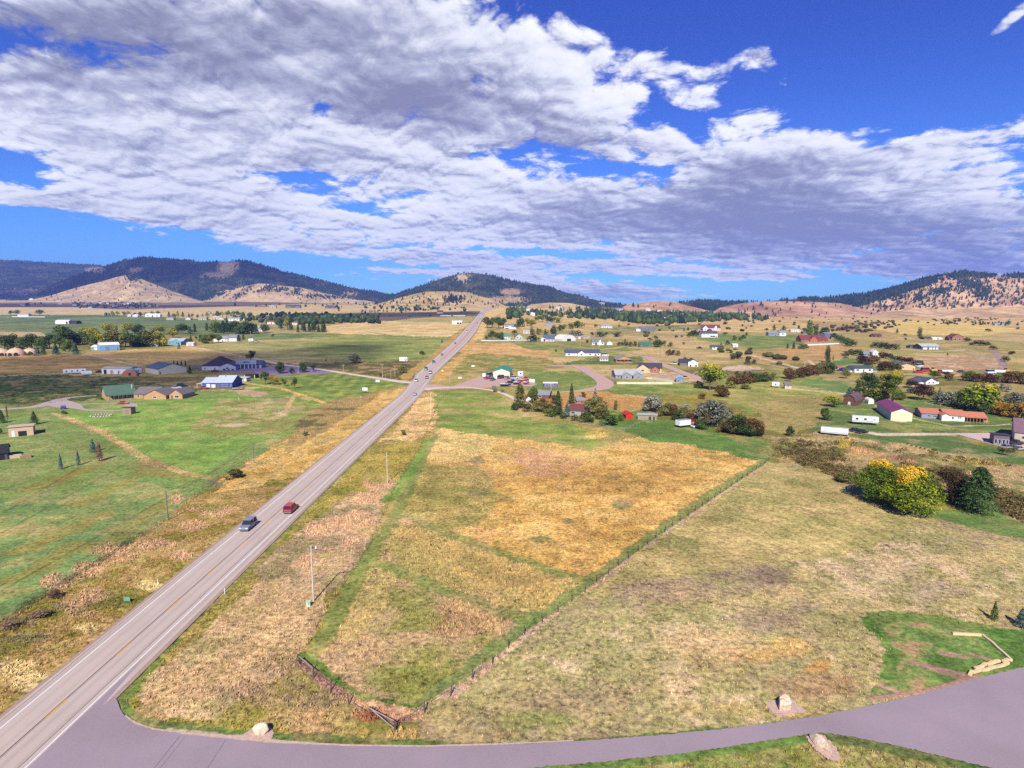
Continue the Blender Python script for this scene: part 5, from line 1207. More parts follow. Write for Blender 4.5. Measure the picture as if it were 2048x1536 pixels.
# ------------------------------------------------------------------ buildings
WH = (250, 246, 240)
def roofmat(c, kind='shingle'): return mat('roof_' + kind, c, .6 if kind == 'ribs' else .9, .10, .8, kind)
def wallmat(c, kind='siding'): return mat('wall_' + kind, c, .8, .06, .8, kind)
def section(root, x0, y0, w, d, wh, rise, rt_, wc, rc, rk='shingle', wk='siding', ov=.35):
    """one walled and roofed volume; x0 is its centre, y0 its front; front faces -y"""
    mb = MB(); a, b = x0 - w / 2, x0 + w / 2; c, e = y0, y0 + d; z = -.4
    rf = MB(); th = .18
    if rt_ == 'gx':
        mb.prism([(c, z), (e, z), (e, wh), ((c + e) / 2, wh + rise), (c, wh)], a, b, 'x')
        m = (c + e) / 2; s = rise / (d / 2)
        for sg, y in ((-1, c), (1, e)):
            yo = y + sg * ov; zo = wh - ov * s
            rf.prism([(m, wh + rise + .02), (yo, zo + .02), (yo, zo + th), (m, wh + rise + th + .02)], a - ov, b + ov, 'x')
    elif rt_ == 'gy':
        mb.prism([(a, z), (b, z), (b, wh), (x0, wh + rise), (a, wh)], c, e, 'y')
        s = rise / (w / 2)
        for sg, x in ((-1, a), (1, b)):
            xo = x + sg * ov; zo = wh - ov * s
            rf.prism([(x0, wh + rise + .02), (xo, zo + .02), (xo, zo + th), (x0, wh + rise + th + .02)], c - ov, e + ov, 'y')
    elif rt_ == 'hip':
        mb.box(a, b, c, e, z, wh); q = min(w, d) / 2; h = wh + rise
        A = [(a - ov, c - ov, wh + .02), (b + ov, c - ov, wh + .02), (b + ov, e + ov, wh + .02), (a - ov, e + ov, wh + .02)]
        if w >= d: r0, r1 = (a + q, (c + e) / 2, h), (b - q, (c + e) / 2, h)
        else: r0, r1 = (x0, c + q, h), (x0, e - q, h)
        if w >= d: fs = [(A[0], A[1], r1, r0), (A[2], A[3], r0, r1), (A[1], A[2], r1), (A[3], A[0], r0)]
        else: fs = [(A[0], A[1], r0), (A[2], A[3], r1), (A[1], A[2], r1, r0), (A[3], A[0], r0, r1)]
        for f in fs: rf.poly(f)
        rf.poly(A)
    elif rt_ == 'flat':
        mb.prism([(c, z), (e, z), (e, wh + rise * .2), (c, wh + rise)], a, b, 'x')
        rf.prism([(c - ov, wh + rise * 1.02 + .02), (e + ov, wh + rise * .15 + .02), (e + ov, wh + rise * .15 + th), (c - ov, wh + rise * 1.02 + th)], a - ov, b + ov, 'x')
    elif rt_ == 'gambrel':
        p = [(a, wh), (a + w * .16, wh + rise * .62), (x0, wh + rise), (b - w * .16, wh + rise * .62), (b, wh)]
        mb.prism([(a, z), (b, z)] + p[::-1], c, e, 'y')
        for i in range(4):
            (x1, z1), (x2, z2) = p[i], p[i + 1]
            rf.prism([(x1, z1 + .03), (x2, z2 + .03), (x2, z2 + .2), (x1, z1 + .2)], c - ov, e + ov, 'y')
    elif rt_ == 'arch':
        n = 12; p = [(x0 + w / 2 * math.cos(math.pi * i / n), wh + rise * math.sin(math.pi * i / n)) for i in range(n + 1)]
        mb.prism([(a, z), (b, z)] + p, c, e, 'y')
        for i in range(n):
            (x1, z1), (x2, z2) = p[i], p[i + 1]; k = 1.03
            rf.prism([(x1, z1 + .02), (x2, z2 + .02), (x0 + (x2 - x0) * k, wh + (z2 - wh) * k + .1), (x0 + (x1 - x0) * k, wh + (z1 - wh) * k + .1)], c - .15, e + .15, 'y')
    mb.build('wall', wallmat(wc, wk), root)
    return rf.build('roof', roofmat(rc, rk), root)
FR = None
def window(root, x, z, w, h, y=0.0, frame=(240, 238, 232), name='window'):
    t = max(.07, w * .07)
    f = MB()
    f.box(x - w / 2 - t, x + w / 2 + t, y - .05, y + .02, z + h, z + h + t); f.box(x - w / 2 - t, x + w / 2 + t, y - .08, y + .02, z - t, z)
    f.box(x - w / 2 - t, x - w / 2, y - .05, y + .02, z, z + h); f.box(x + w / 2, x + w / 2 + t, y - .05, y + .02, z, z + h)
    if w > 1.0: f.box(x - .03, x + .03, y - .045, y + .02, z, z + h)
    o = f.build(name, mat('trim', frame, .7, .05), root)
    MB().box(x - w / 2, x + w / 2, y - .03, y + .01, z, z + h).build('pane', glass(), o)
    return o
def door(root, x, w, h, c, y=0.0, name='door', z=0.0):
    o = MB().box(x - w / 2, x + w / 2, y - .06, y + .02, z, z + h).build(name, mat('door_or_dark_panel', c, .6, .06, 1, 'siding' if name == 'garage_door' else None), root)
    return o
def chimney(root, x, y, z, c=(150, 130, 120)):
    MB().box(x - .4, x + .4, y - .4, y + .4, z - 1.2, z + .9).build('chimney', mat('chimney_brick', c, .9, .1, 4, 'brick'), root)
def house(px, py, w, d, wall, rise, rt_, wc, rc, label, cat='house', name='house', yaw=0, rk='shingle', wk='siding', feats='auto', wings=(), group=None, trim=None):
    """w, wall, rise in picture pixels; d in metres. wings: (dx px, dy m, w px, d m, wall px, rise px, roof type, wall colour, roof colour)"""
    p = G(px, py); k = mpp(p)
    r = empty(name, p, R(yaw)); tag(r, label, cat, group)
    W_, wh, rs_ = w * k / max(.4, math.cos(R(yaw)) - p[0] / p[1] * math.sin(R(yaw))), wall * k, rise * k
    section(r, 0, 0, W_, d, wh, rs_, rt_, wc, rc, rk, wk)
    for (dx, dy, ww, dd, wl, ri, rr, c1, c2) in wings:
        section(r, dx * k, dy, ww * k, dd, wl * k, ri * k, rr, c1, c2, rk, wk)
        if ww * k > 5 and dy < 0:
            window(r, dx * k, wl * k * .35, min(1.6, ww * k * .3), wl * k * .4, dy)
    if feats == 'auto':
        n = max(2, int(W_ / 3.4)); hh = min(1.3, wh * .42); zz = wh * .38
        used = [(dx * k, ww * k / 2) for (dx, dy, ww, dd, wl, ri, rr, c1, c2) in wings if dy <= 0]
        for i in range(n):
            x = -W_ / 2 + (i + .5) * W_ / n
            if any(abs(x - u) < q + .8 for u, q in used): continue
            if i == n // 2: door(r, x, 1.0, min(2.1, wh * .8), (120, 90, 70))
            else: window(r, x, zz, min(1.5, W_ / n * .5), hh)
    elif feats:
        for f in feats:
            t, xf, zf, wf, hf = f[:5]; x = xf * W_; y = f[6] if len(f) > 6 else 0
            if t == 'w': window(r, x, zf * wh, wf * W_, hf * wh, y)
            elif t == 'd': door(r, x, wf * W_, hf * wh, f[5] if len(f) > 5 and f[5] else (90, 70, 60), y)
            elif t == 'g': door(r, x, wf * W_, hf * wh, f[5] if len(f) > 5 and f[5] else WH, y, 'garage_door')
            elif t == 'o': door(r, x, wf * W_, hf * wh, (22, 20, 22), y, 'dark_opening_panel')  # near-black panel stands in for the shaded inside of an opening
            elif t == 'c': chimney(r, x, d * .45, wh + rs_)
    return r, W_, wh, rs_, k
def porch(r, x0, x1, y0, depth, h, c, rc, posts=4):
    MB().box(x0, x1, y0 - depth, y0, h, h + .18).build('porch_roof', roofmat(rc), r)
    for i in range(posts):
        x = x0 + .15 + (x1 - x0 - .3) * i / (posts - 1)
        MB().box(x - .1, x + .1, y0 - depth + .1, y0 - depth + .3, -.2, h).build('porch_post', mat('porch_wood', c, .8), r)
    MB().box(x0, x1, y0 - depth, y0 - .01, -.3, .25).build('deck', mat('deck_boards', (176, 156, 140), .9, .1, 1, 'boards'), r)

# domes with arched doorways
def dome(px, py, wp, label):
    p = G(px, py); k = mpp(p); rad = wp * k / 2
    r = empty('dome_house', p); tag(r, label, 'dome', 'tan dome houses')
    n, m = 28, 10; mb = MB(); V = []
    for j in range(m):
        t = math.pi / 2 * j / m
        for i in range(n):
            a = 2 * math.pi * i / n; V.append((rad * math.cos(t) * math.cos(a), rad * math.cos(t) * math.sin(a), rad * .92 * math.sin(t)))
    V.append((0, 0, rad * .92)); mb.v = V
    for j in range(m - 1):
        for i in range(n): mb.f.append((j * n + i, j * n + (i + 1) % n, (j + 1) * n + (i + 1) % n, (j + 1) * n + i))
    for i in range(n): mb.f.append(((m - 1) * n + i, (m - 1) * n + (i + 1) % n, len(V) - 1))
    mb.build('shell', mat('dome_stucco', (222, 184, 152), .9, .08, .5), r, smooth=True)
    MB().cyl((0, 0, rad * .9), (0, 0, rad * .98), rad * .12, rad * .1, 10).build('vent_cap', mat('dome_stucco', (222, 184, 152), .9, .08, .5), r)
    for ang in (-118, -84, -50):
        a = R(ang); q = rad * .24
        pr = [(-q, -.2)] + [(-q * math.cos(math.pi * i / 8), rad * .16 + q * math.sin(math.pi * i / 8)) for i in range(9)] + [(q, -.2)]
        arch = MB().prism([(x * 1.22, z * 1.15) for x, z in pr], -rad * 1.0, -rad * .6, 'y').build('arch_hood', mat('dome_stucco', (222, 184, 152), .9, .08, .5), r)
        arch.rotation_euler = (0, 0, a + math.pi / 2)
        o = MB().prism(pr, -rad * 1.02, -rad * .99, 'y').build('doorway', glass(), arch)
dome(4, 711, 30, 'tan concrete dome cut by the left edge of the photo'); dome(32, 711, 33, 'tan dome with three dark arches, middle of three'); dome(60, 709, 28, 'tan dome half hidden by a blue spruce')

LB = (136, 176, 214); TN = (206, 170, 120)
house(220, 701, 40, 15, 11, 4.5, 'gx', LB, WH, 'large pale blue barn with white metal roof', 'barn', 'barn', 42, 'ribs', 'ribs', [('g', -.12, 0, .2, .75, (120, 150, 190)), ('d', .4, 0, .04, .55)])
house(190, 700, 16, 9, 6, 3, 'gx', LB, WH, 'small blue shed with white roof left of the blue barn', 'shed', 'shed', 0, 'ribs', 'ribs', [('g', .1, 0, .3, .8, WH), ('w', -.3, .4, .1, .3)])
house(289, 693, 56, 13, 7, 5, 'gx', (160, 180, 206), (244, 240, 238), 'long farmhouse with white roof and front gable behind the blue barn', wings=[(-16, -2.5, 22, 8, 7, 5, 'gy', (190, 200, 216), (244, 240, 238))])
house(352, 690, 30, 14, 8, 5, 'gx', (140, 180, 190), (176, 182, 196), 'teal house with grey roof beside the white farmhouse', wings=[(6, -4, 16, 8, 7.5, 4.5, 'gy', (112, 180, 190), (230, 230, 232))])
house(380, 692, 14, 7, 5.5, 2, 'gx', WH, (226, 210, 200), 'small white garage right of the teal house', 'garage', 'garage', 0, feats=[('g', 0, 0, .5, .75, (200, 190, 190))])
house(442, 683, 26, 10, 6, 5, 'gx', (248, 244, 238), (150, 150, 150), 'white house with two grey gables on the big meadow', wings=[(22, 2, 18, 10, 7, 6, 'gx', (248, 244, 238), (140, 140, 150)), (-9, -2, 8, 6, 5, 4, 'gy', (250, 246, 240), (150, 150, 150))])
# lodge group
r, W_, wh, rs_, k = house(243, 798, 60, 13, 10, 15, 'gx', (206, 164, 112), (88, 118, 96), 'log lodge with long green metal roof and covered deck', 'house', 'lodge', 42, 'ribs', 'logs', [('w', -.3, .3, .06, .45), ('d', -.12, 0, .05, .75), ('w', .02, .3, .06, .45), ('d', .16, 0, .05, .75), ('w', .3, .3, .06, .45)])
porch(r, -W_ / 2 + 1, W_ / 2 - .5, 0, 2.4, wh * .86, (120, 90, 60), (88, 118, 96), 7)
MB().cyl((W_ * .42, 3, wh + 1), (W_ * .42, 3, wh + rs_ + .6), .14, .14, 8).build('flue', mat('galvanised', (230, 230, 230), .4), r)
house(290, 797, 44, 12, 9, 11, 'gx', (196, 152, 106), (122, 112, 112), 'tan ranch house with grey shingle roof beside the green-roofed lodge', wings=[(27, -3, 44, 12, 8, 11, 'gy', (204, 158, 110), (122, 112, 112))],
      feats=[('w', -.3, .3, .06, .45), ('d', -.05, 0, .05, .75), ('w', .1, .3, .06, .45)])
house(352, 798, 26, 12, 9, 10, 'gy', (206, 160, 118), (130, 118, 116), 'small gabled tan cottage with a big white window', feats=[('w', .08, .3, .3, .5), ('d', -.3, 0, .1, .75)])
r, W_, wh, rs_, k = house(448, 776, 34, 15, 11, 11, 'gx', (72, 92, 164), (196, 206, 226), 'blue house with pale metal roof and white garage doors', 'house', 'house', 4, 'ribs', 'siding',
      [('w', -.12, .3, .07, .4), ('w', .02, .3, .07, .4), ('w', .17, .3, .05, .4), ('w', .42, .3, .05, .4), ('d', -.33, 0, .08, .75, (150, 90, 70))], wings=[(-30, 2, 30, 13, 10, 8, 'gx', (72, 92, 164), (196, 206, 226))])
door(r, -33 * k, 7 * k, 7.5 * k, WH, 2, 'garage_door'); door(r, -23 * k, 8 * k, 6.5 * k, WH, 2, 'garage_door')
MB().box(-56 * k, -45 * k, 2, 9, 7.5 * k, 8.2 * k).build('carport_roof', roofmat((200, 208, 226), 'ribs'), r)
for x in (-55.5, -46): MB().box(x * k, x * k + .2, 2.1, 2.3, -.2, 7.5 * k).build('carport_post', mat('trim', (240, 238, 232), .7, .05), r)
MB().cyl((-4 * k, 6, wh), (-4 * k, 6, wh + rs_ + 1), .15, .15, 8).build('flue', mat('galvanised', (130, 130, 140), .4), r)
r, W_, wh, rs_, k = house(430, 740, 52, 24, 8, 17, 'hip', (236, 232, 236), (74, 60, 78), 'commercial building with dark hipped roof and long sign fascia', 'building', 'shop_building', 8, 'shingle', 'siding',
      [('w', -.38, .2, .04, .4), ('w', .0, .2, .04, .4)], wings=[(27, -4, 31, 14, 8, 6, 'gy', (200, 206, 226), (88, 84, 110)), (58, 8, 50, 12, 8, 7, 'gx', (170, 176, 196), (92, 90, 108))])
MB().box(36 * k, 76 * k, 4.2, 4.5, 9.5 * k, 18 * k).build('sign_fascia', mat('fascia', (158, 164, 190), .7, .06, 1, 'ribs'), r)
MB().box(50 * k, 63 * k, 4.1, 4.18, 13 * k, 15 * k).build('sign_lettering_band', mat('dark_lettering', (60, 80, 120), .7, .4, 3), r)
for i in range(6):
    x = (38 + i * 7.4) * k; MB().box(x - .15, x + .15, 4.3, 4.6, -.2, 9.5 * k).build('column', mat('trim', (240, 238, 232), .7, .05), r)
for i in range(5): door(r, (21 + i * 4) * k, 1.6, 3.2 * k, (30, 26, 30), -4, 'window') if i % 2 == 0 else None
house(482, 763, 22, 6, 7, 0.1, 'flat', (236, 226, 216), (220, 210, 200), 'low white board enclosure around a teal-roofed hut', 'enclosure', 'board_enclosure', 0, feats=[('d', .2, 0, .06, .9, (60, 50, 50))])
house(485, 757, 12, 4, 4, 2.4, 'hip', (220, 214, 206), (40, 140, 124), 'little hut with teal roof inside the white enclosure', 'hut', 'hut', 0, feats=[('w', .1, .3, .2, .4)])
r, W_, wh, rs_, k = house(500, 757, 20, 6, 7, .6, 'flat', (40, 44, 50), (52, 56, 58), 'dark open picnic shelter below the parking lot', 'shelter', 'picnic_shelter', 0, feats=[('o', 0, .05, .8, .7)])
for sx in (-.5, .5): MB().box(sx * W_ - .15, sx * W_ + .15, -.4, -.1, -.2, wh).build('post', mat('trim', (240, 238, 232), .7, .05), r)
house(345, 747, 58, 22, 11, 9, 'gy', (226, 214, 196), (98, 112, 130), 'big beige pole barn with blue-grey roof', 'barn', 'pole_barn', 50, 'ribs', 'ribs', [('d', -.42, 0, .04, .5)])
# quonset hut
p = G(258, 753); k = mpp(p); r = empty('quonset_hut', p, R(28)); tag(r, 'grey quonset hut with orange brick end wall', 'hut')
W_ = 27 * k; n = 14; pr = [(W_ / 2 * math.cos(math.pi * i / n), 13 * k * math.sin(math.pi * i / n)) for i in range(n + 1)]
MB().prism(pr, .3, 13, 'y').build('shell', mat('corrugated_steel', (168, 174, 160), .5, .08, 1, 'ribs'), r)
e = MB().prism([(a * .97, b * .97) for a, b in pr], 0, .28, 'y').build('end_wall', mat('orange_brick', (206, 132, 92), .9, .1, 2, 'brick'), r)
window(r, .5, 2 * k, 4 * k, 5 * k, 0, (90, 110, 120), 'double_door')
house(232, 748, 56, 8, 11, 2, 'gx', (246, 242, 240), (206, 206, 208), 'long white metal shed behind the quonset hut', 'shed', 'long_shed', -2, 'ribs', 'ribs', [('o', -.38, 0, .1, .8), ('g', -.15, 0, .1, .7, (206, 160, 130)), ('d', .1, 0, .04, .6)])
house(43, 872, 50, 7, 16, 3, 'flat', (222, 190, 156), (228, 196, 160), 'small beige shed with white door and big dark window', 'shed', 'shed', 34, 'ribs', 'siding', [('d', -.32, 0, .12, .72, WH), ('o', .05, .12, .34, .62)])
r, W_, wh, rs_, k = house(-14, 922, 60, 9, 14, 12, 'gx', (84, 88, 110), (34, 34, 38), 'dark-roofed outbuilding cut by the left edge, with stone retaining wall', 'outbuilding', 'outbuilding', 36, feats=[('o', .25, 0, .3, .8)])
MB().box(W_ / 2, W_ / 2 + 22 * k, .5, 1.2, -.2, 7 * k).build('stone_wall', mat('pale_stone', (214, 190, 160), .95, .25, 2, 'brick'), r)
MB().box(W_ / 2 + 20 * k, W_ / 2 + 38 * k, -1.2, .8, -.2, 4 * k).build('rock_heap', mat('pink_stone', (170, 126, 110), .95, .3, 3), r)
house(254, 829, 17, 3.2, 12, 2, 'flat', (176, 148, 124), (84, 78, 84), 'small weathered wooden pump house by the drive loop', 'shed', 'pump_house', 0, 'boards', 'boards', [('d', 0, 0, .3, .8, (150, 126, 104))])
house(124, 648, 27, 14, 6, 2, 'gx', WH, WH, 'white barn alone in the far green field', 'barn', 'barn', 0, 'ribs', 'ribs', [('o', .36, 0, .12, .8)], wings=[(20, 4, 13, 16, 4.5, 2, 'gx', (60, 54, 56), (70, 66, 70))])
house(46, 633, 22, 12, 4, 2, 'gx', WH, (190, 150, 130), 'white farmhouse with tan roof behind a long white fence')
# far left village and the row of homes across the valley
FV = [(150, 611), (170, 610), (183, 612), (118, 602), (62, 600), (180, 616), (190, 609.5), (200, 607), (217, 608), (226, 610), (239, 611), (248, 609), (256, 608), (264, 611), (285, 612), (300, 613), (120, 609), (45, 611), (230, 614), (312, 613)]
its = []
for i, (x, y) in enumerate(FV):
    c = [WH, (206, 200, 206), (176, 170, 186), (230, 214, 200)][i % 4]; rc = [(130, 124, 140), (210, 206, 210), (110, 100, 116)][i % 3]
    r, *_ = house(x, y, rt.uniform(6, 11), 10, 1.8, 1.6, ['gx', 'gy', 'hip'][i % 3], c, rc, '', feats=[('w', -.25, .4, .15, .4), ('w', .25, .4, .15, .4)]); its.append((x, r, 'tiny pale house'))
number(its, 'in the far village below the left mountain', 'house', 'far village below the left mountain')
its = []
for i, (x, y, w, wc, rc) in enumerate([(212, 631, 8, WH, (150, 140, 130)), (258, 633, 8, WH, (200, 190, 180)), (270, 634, 10, WH, WH), (305, 634, 30, WH, (240, 236, 232)), (340, 640, 14, (210, 200, 190), (140, 136, 130)), (376, 640, 10, (240, 230, 220), (160, 150, 140)), (405, 640, 16, (214, 196, 160), (170, 160, 140)),
                                        (431, 639, 18, (220, 196, 160), (204, 190, 170)), (442, 640, 11, (230, 214, 190), (190, 170, 150)), (468, 642, 22, WH, (176, 172, 166)), (492, 640, 10, WH, WH), (467, 630, 8, WH, (180, 170, 190)), (543, 648, 17, WH, (150, 84, 60)), (588, 650, 14, (248, 240, 226), (150, 130, 110)), (415, 628, 10, (200, 196, 200), (150, 146, 150)),
                                        (586, 616, 30, (110, 100, 110), (84, 80, 96)), (660, 617, 20, (110, 100, 116), (90, 84, 100)), (545, 616, 14, (190, 180, 176), (130, 124, 130)), (620, 632, 18, (130, 120, 150), (110, 110, 140))]):
    r, *_ = house(x, y, w, 11, 4 if w > 12 else 3, 2.6, ['gx', 'hip', 'gy'][i % 3], wc, rc, '', feats=[('w', -.3, .35, .1, .4), ('d', 0, 0, .08, .8), ('w', .3, .35, .1, .4)]); its.append((x, r, 'small house'))
number(its, 'in the row of homes across the left valley', 'house', 'homes across the left valley')
house(518, 663, 12, 9, 5, 3, 'gx', WH, (206, 200, 196), 'white two-tier house tucked right of the dark windbreak', wings=[(0, 6, 10, 8, 9, 2, 'gx', WH, (200, 196, 190))])
house(914, 648, 20, 10, 4.5, 2, 'gx', WH, (248, 244, 240), 'white open-fronted shed beside the wheat field', 'shed', 'shed', 0, feats=[('o', .1, 0, .2, .7), ('o', .35, 0, .2, .7)])
house(880, 627, 12, 10, 3, 3, 'gx', (236, 226, 220), (170, 84, 76), 'house with red roof left of the highway crest')
# right of the highway
r, W_, wh, rs_, k = house(1003, 757, 33, 22, 14, 6, 'gy', (240, 238, 206), (70, 150, 118), 'cream garage with green metal roof and two open bays', 'garage', 'repair_garage', -4, 'ribs', 'ribs', [('o', -.02, 0, .36, .55), ('g', .36, 0, .24, .55, (236, 226, 206)), ('g', -.36, 0, .2, .5, WH)])
house(1101, 775, 27, 5, 8.5, 1.2, 'gx', (120, 110, 150), WH, 'white-roofed market stall trailer standing alone in the paddock', 'trailer', 'stall_trailer', 2, 'ribs', 'siding', [('w', -.25, .4, .2, .35), ('w', .1, .4, .2, .35)])
house(1166, 712, 70, 12, 6, 6, 'gx', (250, 246, 240), (84, 88, 106), 'long white ranch house with dark roof behind the crop rows', feats=[('w', -.4, .3, .05, .4), ('g', -.25, 0, .08, .75, WH), ('w', .2, .3, .05, .4), ('d', .36, 0, .06, .7, (190, 110, 80)), ('w', .44, .3, .04, .4)], wings=[(-4, -3, 14, 8, 6, 5, 'gy', WH, (84, 88, 106))])
house(1208, 722, 17, 8, 5, 4, 'gx', (250, 240, 230), (176, 150, 140), 'small white cottage with three windows and orange base', feats=[('w', -.3, .35, .14, .4), ('w', 0, .35, .14, .4), ('w', .3, .35, .14, .4)])
r, W_, wh, rs_, k = house(1248, 725, 32, 12, 6.5, 6, 'gy', (222, 150, 104), (140, 146, 146), 'orange timber house with grey gable and wide porch')
porch(r, -W_ / 2 + .3, W_ / 2 - .3, 0, 2, wh * .9, (206, 130, 90), (140, 146, 146), 5)
house(1258, 757, 54, 15, 7.5, 8, 'gx', (156, 162, 168), (188, 186, 182), 'grey ranch house with two gables inside a pale picket fence', wings=[(-6, -3, 20, 9, 7, 6, 'gy', (150, 158, 164), (188, 186, 182)), (17, -3, 20, 9, 7, 6, 'gy', (150, 158, 164), (188, 186, 182))], feats=[('w', -.4, .3, .05, .5), ('d', .12, 0, .04, .8)])
house(1300, 745, 46, 17, 9, 8, 'gx', (224, 194, 150), (76, 72, 82), 'large tan house with dark roof and bare dirt yard', yaw=-14, wings=[(-14, -4, 24, 10, 9, 8, 'gy', (228, 198, 152), (76, 72, 82)), (10, -2, 16, 8, 8, 5, 'gy', (180, 110, 80), (76, 72, 82))], feats=[('w', .4, .3, .06, .4)])
house(1360, 765, 16, 9, 8, 4, 'gy', (128, 150, 164), (196, 200, 200), 'small slate-blue garage at the end of the picket fence', 'garage', 'garage', -12, feats=[('w', -.2, .35, .14, .4), ('d', .2, 0, .2, .75, (150, 166, 176))])
house(1386, 733, 20, 14, 9, 5, 'gy', WH, (68, 66, 74), 'white gabled house with black roof and two dark windows', yaw=-10, feats=[('o', -.25, .2, .16, .35), ('o', .3, .2, .16, .35)], wings=[(-16, 3, 18, 12, 7, 6, 'gx', (120, 120, 126), (68, 66, 74))])
house(1196, 690, 24, 10, 6, 6, 'gx', (246, 240, 226), (130, 128, 132), 'white house with twin roof dormers', wings=[(-4, -.6, 4, 4, 9, 2.4, 'gy', WH, (130, 128, 132)), (4, -.6, 4, 4, 9, 2.4, 'gy', WH, (130, 128, 132))])
house(1219, 690, 11, 8, 5, 3, 'gy', (250, 246, 236), (170, 160, 150), 'white garage right of the dormered house', 'garage', 'garage', 0, feats=[('g', 0, 0, .6, .7, WH)])
r, W_, wh, rs_, k = house(1291, 695, 24, 12, 5, 6, 'gx', (110, 106, 92), (74, 120, 100), 'dark timber house with green roof among conifers', yaw=-6, rk='ribs')
house(1295, 663, 28, 10, 5, 3.5, 'gx', (120, 120, 136), (112, 116, 134), 'long dark low house on the upper right slope', wings=[(-18, 0, 9, 8, 4, 1, 'gx', WH, WH)])
house(1423, 661, 36, 14, 5, 6, 'gx', (232, 220, 214), (120, 66, 66), 'hillside mansion with dark red roof and dormers', wings=[(-13, -2, 10, 8, 5, 5, 'gy', WH, (110, 70, 76)), (8, -1, 5, 6, 7, 3, 'gy', WH, (120, 66, 66))])
house(1419, 675, 32, 12, 8, 5, 'gx', WH, (88, 84, 104), 'two-storey white house with dark roof below the mansion', feats=[('w', -.35, .55, .06, .25), ('w', -.1, .55, .06, .25), ('w', .2, .15, .3, .3), ('d', .42, 0, .05, .4)])
house(1436, 699, 23, 9, 5, 3.5, 'gx', (248, 246, 240), (92, 92, 92), 'white bungalow with dark roof by the gravel road')
house(1471, 694, 10, 6, 4, 2.4, 'gx', WH, (236, 224, 206), 'small white shed right of the bungalow', 'shed', 'shed', 0, feats=[('d', 0, 0, .2, .8, (200, 190, 180))])
house(1098, 683, 22, 14, 5, 8, 'gx', (220, 214, 210), (96, 102, 130), 'barn-like shop with blue-grey roof and red trim', 'building', 'shop_building', 0, 'ribs', feats=[('d', -.4, 0, .1, .7, (140, 50, 50)), ('w', 0, .3, .1, .4), ('w', .3, .3, .1, .4)], wings=[(-12, 0, 8, 8, 4, 3, 'arch', WH, WH)])
house(1138, 682, 26, 16, 3, 9, 'arch', WH, WH, 'white arched fabric hangar', 'hangar', 'arched_hangar', 35, 'ribs', 'ribs', [('o', 0, 0, .3, 1.5)])
house(1213, 656, 23, 10, 4, 4, 'hip', (246, 236, 210), (150, 156, 164), 'cream house with grey hipped roof on the upper lawn')
house(1021, 658, 24, 10, 7, 3, 'gx', (248, 246, 244), (130, 126, 134), 'white two-level house with dark roof beside cottonwoods', feats=[('w', -.3, .6, .3, .2), ('w', .2, .6, .3, .2), ('o', -.3, .05, .3, .3)])
house(1012, 679, 18, 10, 6, 5, 'gx', (232, 232, 226), (104, 140, 112), 'pale house with green roof behind the white rail fence')
house(1038, 678, 14, 9, 5, 5, 'gy', (200, 214, 196), (80, 130, 100), 'small green-roofed house behind the white rail fence', yaw=10)
house(1053, 667, 13, 8, 3, 3, 'gx', WH, (190, 184, 190), 'white cottage left of the rusty grove')
house(1100, 652, 16, 10, 4, 4, 'hip', (170, 174, 186), (140, 144, 156), 'grey hip-roofed house between green trees')
house(1160, 678, 14, 9, 3, 2.4, 'gx', (190, 120, 100), (176, 160, 150), 'low brick house behind the arched hangar')
# far right village
its = []
for i, (x, y, w, wc, rc) in enumerate([(1035, 628, 12, (140, 90, 80), (120, 80, 76)), (1058, 622, 14, WH, (180, 176, 180)), (1064, 630, 8, WH, (220, 216, 214)), (1071, 632, 12, WH, WH), (1042, 618, 6, WH, (190, 180, 170)), (1089, 632, 10, WH, (240, 238, 234)), (1118, 619, 12, WH, (180, 190, 190)), (1176, 632, 16, (130, 90, 86), (110, 84, 84)),
                                        (1196, 622, 18, (150, 96, 84), (140, 90, 84)), (1213, 637, 14, (170, 110, 90), (110, 80, 76)), (1237, 622, 18, (196, 200, 210), (130, 136, 150)), (1258, 631, 12, WH, (200, 200, 200)), (1286, 626, 14, (180, 120, 100), (150, 110, 100)), (1319, 626, 10, WH, (210, 206, 200)), (1365, 633, 12, WH, (220, 214, 206)),
                                        (1333, 641, 9, WH, (200, 196, 190)), (1345, 625, 10, (226, 214, 200), (150, 130, 120)), (1442, 631, 14, (170, 150, 140), (130, 100, 90)), (1204, 611, 10, (226, 210, 190), (190, 160, 140)), (1296, 622, 10, WH, (200, 190, 186)), (1272, 640, 9, (220, 214, 206), (150, 140, 136))]):
    r, *_ = house(x, y, w, 11, 3.4, 2.8, ['gx', 'hip', 'gy'][i % 3], wc, rc, '', feats=[('w', -.3, .35, .1, .4), ('d', 0, 0, .08, .8), ('w', .3, .35, .1, .4)]); its.append((x, r, 'small home'))
number(its, 'in the wooded village below the middle hill', 'house', 'homes in the wooded village')
# homestead
house(1086, 798, 24, 9, 8, 6, 'gx', (120, 80, 66), (150, 150, 150), 'brown cabin with grey roof at the old homestead', yaw=-12)
house(1058, 803, 12, 7, 6, 5, 'gy', WH, (120, 84, 74), 'small white gabled shed left of the homestead cabin', 'shed', 'shed', 0, feats=[('d', 0, 0, .3, .7, (190, 180, 180))])
house(1155, 832, 36, 10, 11, 9, 'gx', (170, 170, 168), (120, 66, 62), 'homestead house with grey wall and dark red roof', yaw=-16)
house(1161, 806, 14, 7, 5, 4, 'gx', (200, 110, 76), (150, 150, 156), 'small orange shed with grey roof behind the blue spruce', 'shed', 'shed')
house(1206, 827, 16, 8, 6, 4, 'gx', (140, 104, 90), (130, 84, 76), 'low brown cabin right of the homestead', 'cabin', 'cabin', -8)
house(1259, 838, 14, 4.5, 9, 4.5, 'gy', (222, 56, 34), (206, 50, 30), 'bright red garden shed', 'shed', 'red_shed', 10, 'ribs', 'boards', [('d', 0, 0, .3, .7, (190, 44, 28))])
